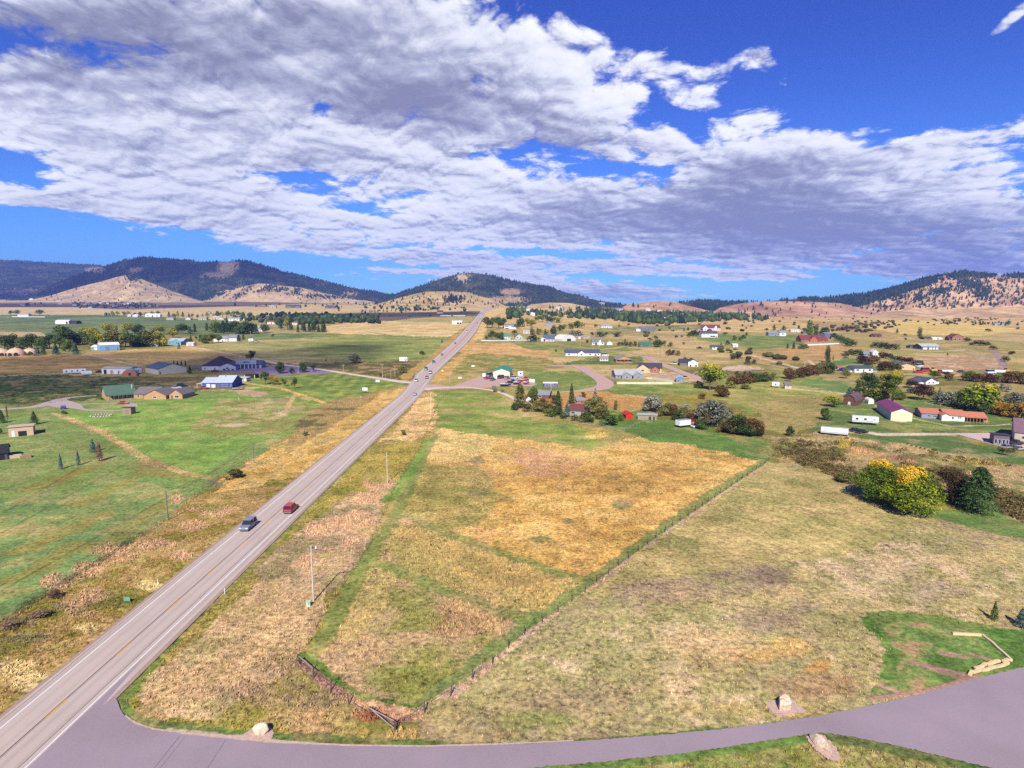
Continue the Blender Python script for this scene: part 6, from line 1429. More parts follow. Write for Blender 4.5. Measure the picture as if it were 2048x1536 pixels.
house(1294, 840, 38, 4.5, 9, 1, 'flat', (176, 160, 136), (196, 196, 190), 'long weathered chicken coop with grey lean-to roof', 'coop', 'chicken_coop', -14, 'ribs', 'boards', [('o', .15, 0, .12, .8), ('o', .36, 0, .08, .8)])
# right side farms
house(1548, 672, 22, 10, 5, 4, 'gx', (150, 150, 160), (140, 142, 156), 'grey house with white trim on the upper right slope', wings=[(17, -1, 13, 9, 7, 4, 'gx', WH, (150, 150, 160))])
house(1591, 664, 19, 8, 3.5, 2, 'gx', WH, (210, 206, 200), 'white flat-looking house among dark trees on the slope')
r, *_ = house(1622, 684, 40, 14, 5, 8, 'gx', (170, 100, 76), (134, 64, 62), 'lodge with bright red roof and white retaining walls', 'house', 'red_roofed_lodge', 0, 'ribs', wings=[(4, -2, 15, 8, 5, 7, 'gy', (190, 110, 80), (140, 66, 64)), (24, -1, 18, 9, 4, 6, 'gx', (170, 100, 76), (134, 64, 62))])
house(1656, 678, 13, 8, 10, 3, 'gx', (120, 118, 140), (130, 128, 146), 'narrow two-storey grey house behind the red-roofed lodge', yaw=20, feats=[('w', -.2, .6, .16, .18), ('w', .25, .6, .16, .18), ('w', 0, .15, .2, .2)])
house(1612, 668, 12, 8, 2.6, 2.4, 'gx', (150, 120, 120), (110, 96, 110), 'low purple-grey outbuilding left of the poplars', 'outbuilding', 'outbuilding')
house(1755, 674, 16, 8, 4, 2.6, 'gx', (130, 84, 66), (120, 76, 60), 'brown wooden barn alone on the golden hillside', 'barn', 'barn', 0, 'boards', 'boards', [('o', .1, 0, .15, .7)], wings=[(-9, 0, 6, 6, 2.6, 1.6, 'gx', (120, 80, 64), (110, 74, 60))])
house(1856, 679, 16, 9, 3, 2.4, 'gx', (110, 90, 84), (96, 84, 84), 'low dark ranch house beside the white garage', wings=[(14, 0, 10, 8, 3, 1.5, 'gx', WH, WH), (25, 0, 8, 7, 2.6, 1.2, 'gx', WH, WH)])
house(1915, 681, 22, 12, 7, 6, 'gy', (170, 110, 84), (110, 72, 62), 'brown gabled lodge on the right hillside', feats=[('w', -.2, .1, .2, .5), ('w', .2, .1, .2, .5)], wings=[(-10, 2, 10, 8, 4, 4, 'gx', (120, 90, 80), (100, 70, 64))])
house(1861, 699, 36, 14, 6, 5, 'gx', (90, 106, 110), (196, 196, 196), 'long dark shop with pale metal roof and white doors', 'workshop', 'workshop', 0, 'ribs', 'ribs', [('g', -.3, 0, .22, .65, WH), ('g', 0, 0, .16, .65, WH), ('g', .18, 0, .12, .65, WH), ('g', .36, 0, .14, .65, WH)])
house(1824, 696, 8, 7, 3, 3.4, 'hip', (84, 80, 84), (76, 74, 84), 'small dark pyramid-roofed shed left of the long shop', 'shed', 'shed')
house(2001, 651, 22, 8, 3, 2, 'gx', (200, 206, 210), (150, 160, 168), 'farthest hillside farmhouse beside a tree row')
house(1751, 713, 12, 9, 9, 4, 'gy', WH, (236, 234, 232), 'tall white gabled house in the creek trees', yaw=-14, feats=[('w', 0, .5, .2, .2), ('w', .2, .1, .2, .2)])
house(1734, 712, 12, 8, 4, 4, 'gx', (140, 156, 170), (130, 150, 160), 'slate-roofed cottage left of the tall white house')
house(1727, 745, 36, 11, 8, 4.5, 'gx', WH, (70, 84, 84), 'long white house with dark roof above the green lawn', wings=[(-20, 3, 18, 9, 4, 3.4, 'gx', (236, 232, 230), (70, 84, 84)), (24, 3, 16, 9, 4, 3, 'gx', (170, 180, 180), (90, 120, 120))])
house(1677, 740, 14, 7, 4, 3.4, 'gx', (236, 230, 226), (190, 100, 90), 'small white cabin with pink-red roof', 'cabin', 'cabin')
house(1813, 740, 34, 18, 8, 5, 'gy', (232, 196, 154), (70, 120, 96), 'wide beige barn with green roof by the creek', 'barn', 'barn', -6, 'ribs', 'ribs', [('d', .4, 0, .05, .5)])
house(1862, 769, 20, 11, 7, 5.5, 'gy', WH, (84, 84, 98), 'white gabled house with slate roof behind the maroon tree', yaw=6, wings=[(-14, 2, 16, 9, 5, 5, 'gx', WH, (84, 84, 98)), (16, 2, 14, 9, 6, 5, 'gx', WH, (84, 84, 98))], feats=[('w', -.2, .3, .16, .4), ('w', .2, .3, .16, .4)])
house(1576, 778, 13, 4.5, 8, 4, 'gx', (216, 204, 176), (132, 116, 116), 'small beige garden shed by a gravel path', 'shed', 'shed', -16, feats=[('w', 0, .5, .16, .3)])
r, W_, wh, rs_, k = house(1698, 811, 25, 12, 9, 13, 'gambrel', (120, 74, 56), (112, 84, 90), 'old wooden barn with gambrel roof and white door', 'barn', 'gambrel_barn', -44, 'shingle', 'boards', [('d', 0, 0, .2, .85, (232, 226, 220)), ('o', 0, 1.3, .12, .25)])
house(1742, 808, 11, 4, 5, 6, 'arch', (250, 246, 232), WH, 'small white barn-shaped shed', 'shed', 'barn_shaped_shed', -6, 'ribs', 'siding', [('d', 0, .05, .45, 1.1, (240, 232, 210))])
house(1732, 803, 10, 4, 4, 3, 'gx', (200, 196, 190), (130, 34, 30), 'tiny lean-to with dark red roof left of the white shed', 'shed', 'lean_to_shed')
p = G(1802.5, 842); k = mpp(p)
r, W_, wh, rs_, k = house(1802.5, 842, 43, 26, 17.5, 8, 'gy', (240, 230, 206), (142, 62, 106), 'large cream workshop with magenta metal roof', 'workshop', 'magenta_roofed_workshop', -20, 'ribs', 'ribs', [('g', -.32, 0, .22, .93, (250, 232, 184)), ('g', -.08, 0, .22, .93, (250, 232, 184)), ('g', .16, 0, .22, .93, (248, 230, 180)), ('g', .39, 0, .18, .93, (250, 232, 190))])
OR = (206, 128, 96)
r, W_, wh, rs_, k = house(1909, 842, 40, 11, 11, 7.5, 'gx', (250, 246, 236), OR, 'long cream house with orange roof, grey wing and covered porch', 'house', 'orange_roofed_house', -22, 'shingle', 'siding', [('w', -.36, .35, .12, .42), ('w', -.1, .38, .09, .35), ('w', .2, .5, .05, .35), ('w', .3, .5, .05, .35)],
      wings=[(-16, -1.0, 14, 6, 11, 4, 'gy', (250, 246, 236), OR), (-37, 3, 32, 12, 10, 6, 'gx', (150, 154, 184), OR), (34, 1.6, 40, 9, 9, 6.5, 'gx', (120, 74, 60), OR)])
window(r, -40 * k, 3.5 * k, 1.2, 3.4 * k, 3); window(r, -30 * k, 3.5 * k, 1.2, 3.4 * k, 3)
for i in range(7): MB().box((20 + i * 5.3) * k - .07, (20 + i * 5.3) * k + .07, -.4, -.25, -.2, 9 * k).build('porch_post', mat('porch_wood', (190, 150, 110), .8), r)
MB().box(18 * k, 54 * k, -.7, 1.58, 8.6 * k, 9.2 * k).build('porch_roof', roofmat(OR), r)
MB().box(49 * k, 54 * k, .2, 1.5, 0, 7 * k).build('stone_pier', mat('tan_stone', (226, 176, 130), .9, .2, 2, 'brick'), r)
r, W_, wh, rs_, k = house(2072, 892, 92, 24, 24, 18, 'gx', (206, 190, 166), (140, 104, 116), 'large tan hall with mauve roof at the right edge', 'hall', 'large_hall', -38, 'shingle', 'siding', [('w', -.3, .5, .06, .2)])
MB().box(-W_ / 2, W_ / 2, -.1, -.01, -.2, wh * .28).build('brick_skirt', mat('red_brick', (150, 96, 84), .9, .1, 2, 'brick'), r)
r, W_, wh, rs_, k = house(2002, 890, 32, 7, 15, 5, 'flat', (130, 110, 124), (58, 52, 70), 'glazed lean-to greenhouse with dark roof beside the tan hall', 'greenhouse', 'greenhouse', -30, 'shingle', 'boards', [('w', -.35, .15, .14, .6), ('w', -.1, .15, .14, .6), ('w', .15, .15, .14, .6), ('w', .38, .15, .12, .6)])
# retaining walls and slabs
def wallseg(pts, hp, w, c, name, label, cat, kind='brick', group=None):
    P = ground(densify(pts, 10)); k = mpp(P[0]); mb = MB(); h = hp * k
    for a, b in zip(P[:-1], P[1:]):
        a = Vector(a); b = Vector(b); d = (b - a); n = Vector((-d.y, d.x, 0)).normalized() * w / 2
        for (q0, q1, q2, q3) in ((a - n, b - n, b + n, a + n),):
            i = len(mb.v); up = Vector((0, 0, h)); dn = Vector((0, 0, -.4))
            mb.v += [tuple(x + dn) for x in (q0, q1, q2, q3)] + [tuple(x + up) for x in (q0, q1, q2, q3)]
            mb.f += [tuple(i + j for j in f) for f in ((0, 3, 2, 1), (4, 5, 6, 7), (0, 1, 5, 4), (1, 2, 6, 5), (2, 3, 7, 6), (3, 0, 4, 7))]
    o = mb.build(name, mat(name + '_mat', c, .9, .15, 1.5, kind)); return tag(o, label, cat, group)
wallseg([(1592, 682), (1625, 682)], 2.4, .5, WH, 'retaining_wall', 'short white retaining wall left of the red-roofed lodge', 'wall', None)
wallseg([(1615, 691), (1640, 690), (1678, 688)], 2.4, .5, WH, 'retaining_wall', 'long white retaining wall below the red-roofed lodge', 'wall', None)
wallseg([(962, 682), (1000, 682), (1060, 681)], 2.0, .2, WH, 'rail_fence', 'white rail fence in front of the green-roofed houses', 'fence', 'boards')
wallseg([(1152, 678), (1180, 675), (1188, 672)], 2.6, .2, WH, 'board_fence', 'white board fence right of the arched hangar', 'fence', 'boards')
wallseg([(24, 634), (90, 634.5)], 1.4, .3, WH, 'board_fence', 'long white fence of the far left farmhouse', 'fence', 'boards')
wallseg([(880, 632), (930, 632)], 1.6, .3, (240, 232, 226), 'board_fence', 'pale fence below the red-roofed house near the crest', 'fence', 'boards')

# ------------------------------------------------------------------ vehicles
TYRE = mat('tyre_rubber', (44, 42, 44), .9); CHROME = mat('bumper_grey', (120, 120, 124), .4)
def paintm(c): return mat('car_paint', c, .25, .02)
def car(px, py, yaw, col, style, label, size=1.0, group=None, name=None, p=None, detail=True, cat=None):
    """yaw 0 points away from the camera along the highway"""
    p = G(px, py) if p is None else p
    L_, W_, h1, h2 = {'sedan': (4.7, 1.8, .85, 1.42), 'suv': (4.8, 1.95, 1.05, 1.8), 'pickup': (5.6, 2.0, 1.1, 1.85), 'van': (5.6, 2.1, 1.2, 2.4)}[style]
    L_, W_, h1, h2 = L_ * size, W_ * size, h1 * size, h2 * size
    r = empty(name or {'sedan': 'sedan_car', 'suv': 'suv_car', 'pickup': 'pickup_truck', 'van': 'van'}[style], (p[0], p[1], p[2] + .03), R(-yaw))
    tag(r, label, cat or {'sedan': 'car', 'suv': 'car', 'pickup': 'pickup', 'van': 'van'}[style], group)
    a = L_ / 2; pt = paintm(col); g = .28
    mb = MB()
    hood = h1 * (1.0 if style != 'van' else 1.1)
    prof = [(-a, g), (-a, h1 * .85), (-a * .97, h1), (a * .45, hood), (a * .93, hood * .86), (a, hood * .62), (a, g)]
    mb.prism(prof, -W_ / 2, W_ / 2, 'x')
    body = mb.build('body', pt, r)
    bv = body.modifiers.new('bevel', 'BEVEL'); bv.width = .10; bv.segments = 2
    c0, c1, c2, c3 = {'sedan': (-a * .72, -a * .38, a * .12, a * .48), 'suv': (-a * .96, -a * .84, a * .18, a * .46), 'pickup': (-a * .22, -a * .16, a * .25, a * .48), 'van': (-a * .98, -a * .92, a * .5, a * .78)}[style]
    q = W_ / 2 * .96; q2 = W_ / 2 * .78
    mb = MB(); z0 = h1 - .03
    V = [(-q, c0, z0), (q, c0, z0), (q, c3, z0), (-q, c3, z0), (-q2, c1, h2), (q2, c1, h2), (q2, c2, h2), (-q2, c2, h2)]
    mb.v = V; mb.f = [(0, 3, 2, 1), (4, 5, 6, 7), (0, 1, 5, 4), (1, 2, 6, 5), (2, 3, 7, 6), (3, 0, 4, 7)]
    mb.build('windows', glass(), r)
    MB().box(-q2 - .03, q2 + .03, c1 - .05, c2 + .05, h2 - .01, h2 + .05).build('roof', pt, r)
    if detail:
        for sx in (-1, 1):
            for t in ((c1 + c0) / 2 * 1.0, (c0 + c3) / 2, ):
                MB().box(sx * q2 * 1.12 - .04, sx * q2 * 1.12 + .04, t - .05, t + .05, z0, h2 - .02).build('pillar', pt, r)
    if style == 'pickup':
        MB().box(-W_ / 2 + .12, W_ / 2 - .12, -a + .12, c0 - .1, h1 - .25, h1 + .01).build('truck_bed', mat('bed_liner', (50, 50, 54), .9), r)
    for sx in (-1, 1):
        for sy in (-.62, .62):
            w = MB().cyl((sx * (W_ / 2 - .16), sy * a, .34), (sx * (W_ / 2 + .03), sy * a, .34), .34, .34, 14).build('wheel', TYRE, r)
            if detail: MB().cyl((sx * (W_ / 2 + .02), sy * a, .34), (sx * (W_ / 2 + .05), sy * a, .34), .2, .19, 10).build('rim', CHROME, w)
        MB().box(sx * W_ * .36 - .2, sx * W_ * .36 + .2, a - .06, a + .03, h1 * .62, h1 * .80).build('headlight', mat('lamp_glass', (240, 240, 236), .2), r)
        MB().box(sx * W_ * .40 - .14, sx * W_ * .40 + .14, -a - .03, -a + .05, h1 * .62, h1 * .85).build('tail_light', mat('tail_lamp_red', (190, 30, 26), .3), r)
    MB().box(-W_ / 2 + .05, W_ / 2 - .05, -a - .08, -a + .05, .32, .55).build('bumper', CHROME, r); MB().box(-W_ / 2 + .05, W_ / 2 - .05, a - .05, a + .08, .32, .55).build('bumper', CHROME, r)
    return r
def lane(px, py, side):
    """a spot in the left or right lane of the highway at the picture row"""
    q = G(px, py); y = q[1]
    x = float(np.interp(y, Yc, xc)); h = min(float(np.interp(y, Yc, hw)) * .25, 3.6)
    x += -h if side == 'l' else h; h0 = float(height(np.array([x]), np.array([y]))[0])
    hd = math.degrees(math.atan2(float(np.interp(y + 15, Yc, xc)) - float(np.interp(y - 15, Yc, xc)), 30))
    return Vector((x, y, h0 + .03 + .00025 * y * (y > 420))), hd
HWY = 'vehicles driving on the highway'
for (x, y, s, c, st, lab) in ((563, 1022, 'r', (206, 36, 40), 'suv', 'bright red car nearest the camera in the right lane'), (490, 1056, 'l', (132, 140, 158), 'suv', 'grey car coming towards the camera in the left lane'),
                              (817, 790, 'r', (232, 232, 232), 'sedan', 'white car just below the junction in the right lane'), (831, 763, 'l', (236, 236, 238), 'pickup', 'white pickup crossing the junction in the left lane'), (852, 757, 'r', (196, 50, 66), 'suv', 'red car just above the junction in the right lane'),
                              (864, 747, 'r', (110, 106, 126), 'suv', 'grey car directly ahead of the red car above the junction'), (858, 740, 'l', (70, 72, 86), 'suv', 'dark car in the left lane just above the junction'), (871, 726, 'l', (66, 66, 74), 'pickup', 'dark pickup in the left lane, second above the junction'),
                              (885, 711, 'l', (64, 60, 66), 'sedan', 'dark car in the left lane midway to the crossroads'), (909, 688, 'l', (60, 64, 80), 'sedan', 'dark blue car in the left lane nearest the crossroads'), (935, 664, 'l', (240, 240, 240), 'van', 'white van on the far stretch beyond the crossroads'),
                              (953, 647, 'r', (70, 66, 70), 'sedan', 'dark car on the climb in the right lane'), (959, 638, 'r', (80, 74, 78), 'sedan', 'small dark car higher on the climb in the right lane'), (961, 631, 'l', (84, 80, 84), 'sedan', 'tiny dark car near the crest, left lane'), (965, 630, 'r', (90, 84, 88), 'sedan', 'tiny dark car near the crest, right lane')):
    q, hd = lane(x, y, s)
    car(0, 0, hd + (180 if s == 'l' else 0), c, st, lab, 1.0 if y > 750 else 1.08, HWY, p=q, detail=y > 700)
def box_trailer(px, py, yaw, Lx, hx, c, label, cat='trailer', name='travel_trailer', win=True, d=2.5, awn=False, lift_=.6):
    p = G(px, py); k = mpp(p); r = empty(name, p, R(yaw)); tag(r, label, cat)
    L_, h = Lx * k, hx * k; z = lift_
    bd = MB().box(-L_ / 2, L_ / 2, 0, d, z, z + h).build('body', mat('trailer_siding', c, .5, .04, 1, None), r)
    bv = bd.modifiers.new('bevel', 'BEVEL'); bv.width = min(.25, h * .12); bv.segments = 2
    MB().box(-L_ * .46, L_ * .46, .25, d - .25, z + h, z + h + .08).build('roof', mat('trailer_roof', (196, 200, 204), .6, .06), r)
    if win:
        n = max(1, int(L_ / 3)); 
        for i in range(n): window(r, -L_ / 2 + (i + .6) * L_ / (n + .2), z + h * .45, min(.9, L_ / n * .35), h * .28, 0, (220, 220, 220))
        door(r, L_ * .3, .7, h * .75, (216, 216, 216), 0, 'door', z + .05)
    for sx in (-.08, .08):
        MB().cyl((sx * L_ - .0, -.03, .36), (sx * L_, .25, .36), .36, .36, 12).build('wheel', TYRE, r)
    MB().box(L_ / 2 - .1, L_ / 2 + 1.0, d / 2 - .06, d / 2 + .06, .45, .58).build('hitch', CHROME, r)
    MB().box(-L_ / 2, L_ / 2, -.02, .02, z + h * .2, z + h * .28).build('stripe', mat('stripe', (130, 140, 160), .5), r)
    return r
box_trailer(1730, 850, -22, 47, 12.5, (236, 242, 232), 'long fifth-wheel trailer with slide-outs behind the parked black car', 'trailer', 'fifth_wheel_trailer', lift_=.9)
box_trailer(1668, 871, -30, 49, 11.5, (246, 246, 246), 'long plain white cargo trailer at the end of the gravel drive', 'trailer', 'cargo_trailer', win=False)
box_trailer(1551, 775, -24, 14, 8, (250, 250, 250), 'small white camper trailer left of the beige garden shed')
box_trailer(150, 748, 30, 38, 8, (244, 242, 240), 'white motorhome parked at the end of the left gravel road', 'motorhome', 'motorhome')
box_trailer(174, 751, 30, 18, 7, (246, 244, 242), 'small white cargo trailer right of the motorhome', 'trailer', 'cargo_trailer', win=False)
box_trailer(277, 748, 60, 15, 9, (240, 240, 242), 'white camper between the quonset hut and the pole barn')
box_trailer(502, 684, 20, 9, 5.5, (248, 248, 248), 'small white camper on the meadow by a utility pole')
box_trailer(1041, 754, 0, 11, 9, (248, 248, 248), 'white enclosed trailer right of the cream garage', 'trailer', 'cargo_trailer')
box_trailer(968, 756, 0, 7, 7.5, (250, 250, 250), 'white box van left of the cream garage', 'van', 'box_van', win=False, lift_=.4)
box_trailer(1893, 746, 0, 26, 4, (250, 250, 250), 'long white tank trailer in the equipment yard', 'trailer', 'tank_trailer', win=False)
box_trailer(1998, 747, -30, 20, 5, (246, 246, 246), 'white trailer right of the orange digger', 'trailer', 'cargo_trailer', win=False)
p = G(1366, 854); k = mpp(p); r = empty('box_truck', p, R(-66)); tag(r, 'white box truck with grey roof and red cab on the green lawn', 'truck')
hh = 13 * k; dd = 5.4
MB().box(-1.25, 1.25, -dd / 2, dd / 2, .9, .9 + hh * .8).build('cargo_box', mat('truck_white', (248, 246, 244), .5), r)
MB().box(-1.2, 1.2, -dd / 2 + .05, dd / 2 - .05, .9 + hh * .8, .97 + hh * .8).build('roof', mat('truck_roof', (150, 156, 170), .5), r)
MB().box(-1.1, 1.1, dd / 2 + .1, dd / 2 + 1.9, .6, 2.3).build('cab', paintm((206, 50, 46)), r)
MB().box(-1.0, 1.0, dd / 2 + 1.6, dd / 2 + 1.92, 1.5, 2.2).build('windscreen', glass(), r)
for sx in (-1, 1):
    for yy_ in (-1.6, dd / 2 + 1.0): MB().cyl((sx * .95, yy_, .45), (sx * 1.2, yy_, .45), .45, .45, 12).build('wheel', TYRE, r)
CARS = [(1394, 855, 70, (246, 246, 240), 'suv', 'white car beside the box truck'), (1724, 866, 75, (34, 36, 44), 'sedan', 'black car on the drive in front of the fifth-wheel trailer'), (1711, 863, 80, (40, 44, 52), 'sedan', 'low dark car left of the black car'),
        (247, 808, 80, (196, 28, 56), 'sedan', 'dark red car in front of the green-roofed lodge'), (1349, 729, 60, (240, 240, 244), 'pickup', 'white pickup beside the white gabled house'), (1692, 717, 80, (120, 120, 130), 'sedan', 'grey car left of the creek trees'),
        (1682, 742, 90, (64, 50, 150), 'sedan', 'purple car beside the pink-red roofed cabin'), (1399, 697, 80, (60, 56, 64), 'pickup', 'dark pickup on the gravel road left of the bungalow'), (1471, 700, 80, (150, 50, 44), 'sedan', 'dark red car right of the bungalow'),
        (2030, 890, 70, (44, 44, 52), 'pickup', 'black pickup with white cover beside the tan hall'), (2014, 897, 80, (170, 166, 176), 'sedan', 'small grey car in front of the glazed lean-to'), (2036, 900, 80, (180, 176, 184), 'sedan', 'pale grey car at the right edge of the apron'),
        (975, 758, 30, (214, 70, 80), 'sedan', 'red car left of the cream garage'), (979, 753, 20, (150, 140, 160), 'van', 'grey van behind the red car'), (990, 754, 20, (60, 60, 80), 'suv', 'dark blue car at the corner of the garage'), (985, 761, 20, (120, 126, 134), 'suv', 'silver car nearest the camera in the garage yard'),
        (1002, 757, 40, (96, 96, 76), 'suv', 'olive car parked in the open garage bay'), (1014, 758, 20, (196, 160, 140), 'suv', 'beige car in front of the right garage door'), (1029, 758, 60, (220, 220, 226), 'suv', 'white car at the back right of the garage yard'), (1025, 766, 80, (50, 54, 78), 'pickup', 'dark blue pickup among the boats'),
        (1050, 760, 80, (206, 110, 100), 'pickup', 'faded red pickup behind the boats'), (513, 684, 80, (60, 66, 96), 'sedan', 'dark blue car right of the small meadow camper'), (200, 745, 60, (60, 50, 66), 'sedan', 'dark car left of the long white shed'), (350, 778, 60, (200, 204, 210), 'pickup', 'silver pickup behind the small tan cottage'),
        (364, 773, 60, (50, 54, 66), 'suv', 'dark car in the dirt yard left of the blue house'), (408, 778, 70, (170, 80, 70), 'sedan', 'dull red car under the carport of the blue house'), (476, 779, 80, (54, 60, 74), 'sedan', 'dark car right of the blue house'), (1369, 758, 60, (226, 196, 60), 'pickup', 'yellow work truck at the roadside near the slate-blue garage'),
        (1210, 712, 85, (244, 244, 244), 'van', 'white van right of the long ranch house'), (1922, 745, 80, (70, 74, 90), 'sedan', 'dark car alone in the equipment yard'), (1851, 743, 85, (220, 56, 30), 'van', 'bright orange-red truck left in the equipment yard'), (1836, 746, 80, (206, 60, 40), 'pickup', 'orange-red flatbed leftmost in the equipment yard'),
        (1879, 746, 85, (196, 40, 50), 'pickup', 'dark red pickup beside the tank trailer'), (1981, 747, 85, (230, 236, 240), 'van', 'white van left of the orange digger'), (1838, 734, 70, (230, 230, 230), 'van', 'white van right of the wide beige barn'), (430, 744, 70, (150, 30, 50), 'sedan', 'dark red car by the commercial building'),
        (1790, 732, 60, (200, 200, 204), 'sedan', 'pale car on the drive by the dark creek hedge')]
for (x, y, yw, c, st, lab) in CARS:
    car(x, y, yw, c, st, lab, 1.0 if y > 790 else 1.15, None, detail=y > 800)
def digger(px, py, c, lab):
    p = G(px, py); r = empty('digger', p, R(60)); tag(r, lab, 'digger')
    MB().box(-1.2, 1.2, -2, 2, 0, .9).build('tracks', TYRE, r); MB().box(-1.2, 1.2, -1.6, 1.4, .9, 2.2).build('body', paintm(c), r); MB().box(-1.1, 0, 0, 1.5, 2.2, 3.2).build('cab', glass(), r)
    m = MB(); m.cyl((.6, 1.2, 1.8), (.6, 4.5, 4.4), .25, .2, 6); m.cyl((.6, 4.5, 4.4), (.6, 6.2, 1.4), .2, .15, 6); m.build('boom', paintm(c), r); MB().box(.1, 1.1, 5.8, 6.8, .5, 1.5).build('bucket', CHROME, r)
digger(2013, 745, (240, 160, 50), 'orange digger in the equipment yard at the right'); digger(1868, 744, (236, 190, 60), 'yellow digger between the orange trucks and the tank trailer')
def boat(px, py, yaw, c, top, Lx, lab, canopy=False):
    p = G(px, py); k = mpp(p); L_ = Lx * k; r = empty('boat', p, R(yaw)); tag(r, lab, 'boat', 'boats in the garage yard')
    w = 1.2
    V = [(-L_ / 2, -w, 1.5), (L_ * .2, -w, 1.5), (L_ / 2, 0, 1.8), (L_ * .2, w, 1.5), (-L_ / 2, w, 1.5), (-L_ / 2, -w * .6, .6), (L_ * .15, -w * .5, .6), (L_ * .36, 0, .8), (L_ * .15, w * .5, .6), (-L_ / 2, w * .6, .6)]
    m = MB(); m.v = V; m.f = [(0, 1, 2, 3, 4), (5, 9, 8, 7, 6), (0, 5, 6, 1), (1, 6, 7, 2), (2, 7, 8, 3), (3, 8, 9, 4), (4, 9, 5, 0)]
    m.build('hull', paintm(c), r)
    MB().box(-L_ * .47, L_ * .15, -w * .9, w * .9, 1.5, 1.75).build('deck', mat('boat_deck', top, .6), r); MB().box(-.4, .5, -w * .7, w * .7, 1.75, 2.3).build('windscreen', glass(), r)
    if canopy:
        MB().box(-L_ * .45, L_ * .1, -w, w, 2.9, 3.0).build('canopy', mat('boat_deck', top, .6), r)
        for x in (-L_ * .42, L_ * .07):
            for y in (-w * .9, w * .9): MB().box(x - .04, x + .04, y - .04, y + .04, 1.5, 2.9).build('canopy_post', CHROME, r)
    m = MB(); m.box(-L_ * .45, L_ * .6, -.1, .1, .35, .5); tr = m.build('trailer_frame', CHROME, r)
    for y in (-w * .8, w * .8): MB().cyl((-L_ * .1, y - .1, .3), (-L_ * .1, y + .1, .3), .3, .3, 10).build('wheel', TYRE, r)
boat(1012, 773, -6, (40, 50, 96), (230, 226, 232), 24, 'long dark blue pontoon boat nearest the camera in the garage yard'); boat(1035, 769, 12, (60, 64, 100), (246, 240, 238), 18, 'blue and white boat behind the pontoon')
boat(1046, 763, -10, (214, 110, 96), (250, 236, 226), 20, 'red boat with pale deck in the garage yard', True); boat(1053, 769, -8, (206, 80, 90), (246, 236, 230), 14, 'small red boat at the right end of the garage yard')
for i, (x, y, lab) in enumerate(((1061, 764, 'left one of two white tanks beside the boats'), (1067, 764.5, 'right one of two white tanks beside the boats'))):
    p = G(x, y); r = empty('water_tank', p); tag(r, lab, 'tank', 'white tanks beside the boats'); MB().cyl((0, 0, 0), (0, 0, 1.7), 1.0, 1.0, 14).build('drum', mat('tank_white', (248, 246, 242), .5), r); MB().cyl((0, 0, 1.7), (0, 0, 2.0), .9, .2, 14).build('lid', mat('tank_white', (248, 246, 242), .5), r)

# ------------------------------------------------------------------ poles, signs, fences
def pole(px, py, top, c, label, arms=1, lamp=False, rad=.15, lean=0):
    p = G(px, py); k = mpp(p); h = (py - top) * k
    r = empty('utility_pole', p); tag(r, label, 'utility pole', 'utility poles')
    MB().cyl((0, 0, -.4), (lean, 0, h), rad, rad * .7, 10).build('pole', mat('weathered_pole', c, .9, .12, 1.5), r)
    for i in range(arms):
        z = h - .5 - i * .9
        a = MB().box(-1.1, 1.1, -.07, .07, z - .08, z + .08).build('crossarm', mat('weathered_pole', c, .9, .12, 1.5), r)
        for x in (-.95, 0.0, .95): MB().cyl((x, 0, z + .08), (x, 0, z + .3), .06, .04, 6).build('insulator', mat('insulator_porcelain', (210, 206, 200), .4), a)
    if lamp:
        m = MB(); m.cyl((0, 0, h - .7), (.7, 0, h - .35), .04, .04, 6); a = m.build('lamp_arm', CHROME, r); MB().cyl((.75, 0, h - .55), (.75, 0, h - .2), .16, .1, 8).build('lamp_head', mat('lamp_white', (245, 245, 240), .4), a)
    return r, p, h
PW = (214, 200, 184)
r, p, h = pole(627, 1201, 1085, PW, 'tall pale pole with a small lamp, nearest the camera', 0, True, .135)
pole(775, 965, 903, PW, 'pale bare pole beside the bright green fence strip', 0); pole(862, 828, 786, (240, 214, 180), 'pale pole on the dry grass below the junction', 0, False, .16)
LP = []
for (x, y, t, lab) in ((336, 1040, 979, 'brown pole on the left verge, nearest of the wire-linked row'), (508, 926, 884, 'brown pole by the lone roadside bush'), (609, 866, 834, 'brown pole on the left verge beyond the bush'), (674, 829, 802, 'farthest brown pole of the row on the left verge')):
    r, p, h = pole(x, y, t, (128, 112, 104), lab, 1 if x > 600 else 0, False, .13); LP.append((p, h))
for (x, y, t, c, lab) in ((687, 748, 729, (200, 180, 156), 'tan pole on the side road left of the junction'), (765, 757, 728, (210, 180, 150), 'tallest tan pole by the billboard'), (782, 757, 740, (190, 160, 136), 'short tan pole between two poles by the billboard'), (790, 752, 731, (200, 170, 144), 'tan pole right below the billboard'),
                          (900, 768, 744, (216, 190, 140), 'thin pole right of the highway junction'), (1102, 786, 765, (224, 170, 120), 'orange-tan pole behind the homestead'), (1075, 688, 674, (220, 190, 150), 'pole left of the barn-like shop'), (1091, 689, 676, (220, 190, 150), 'pole in front of the barn-like shop'),
                          (1160, 696, 681, (220, 190, 150), 'pole below the arched hangar'), (1198, 698, 687, (220, 190, 150), 'pole below the dormered house'), (1316, 711, 695, (230, 206, 170), 'left one of two pale poles by the hill road bend'), (1324, 711, 692, (230, 206, 170), 'right one of two pale poles by the hill road bend'),
                          (1520, 725, 712, (220, 196, 160), 'pole beside the middle gravel road'), (1609, 739, 722, (220, 196, 160), 'pole above the rusty hedge'), (501, 673, 662, (210, 190, 150), 'pole on the meadow above the small camper'), (614, 668, 656, (210, 190, 150), 'pole at the windbreak edge of the meadow'), (1739, 766, 745, (220, 200, 160), 'pole beside the large yellowing tree'), (597, 748, 724, (170, 150, 130), 'pole among the parking lot trees')):
    pole(x, y, t, c, lab, 1, False, .16)
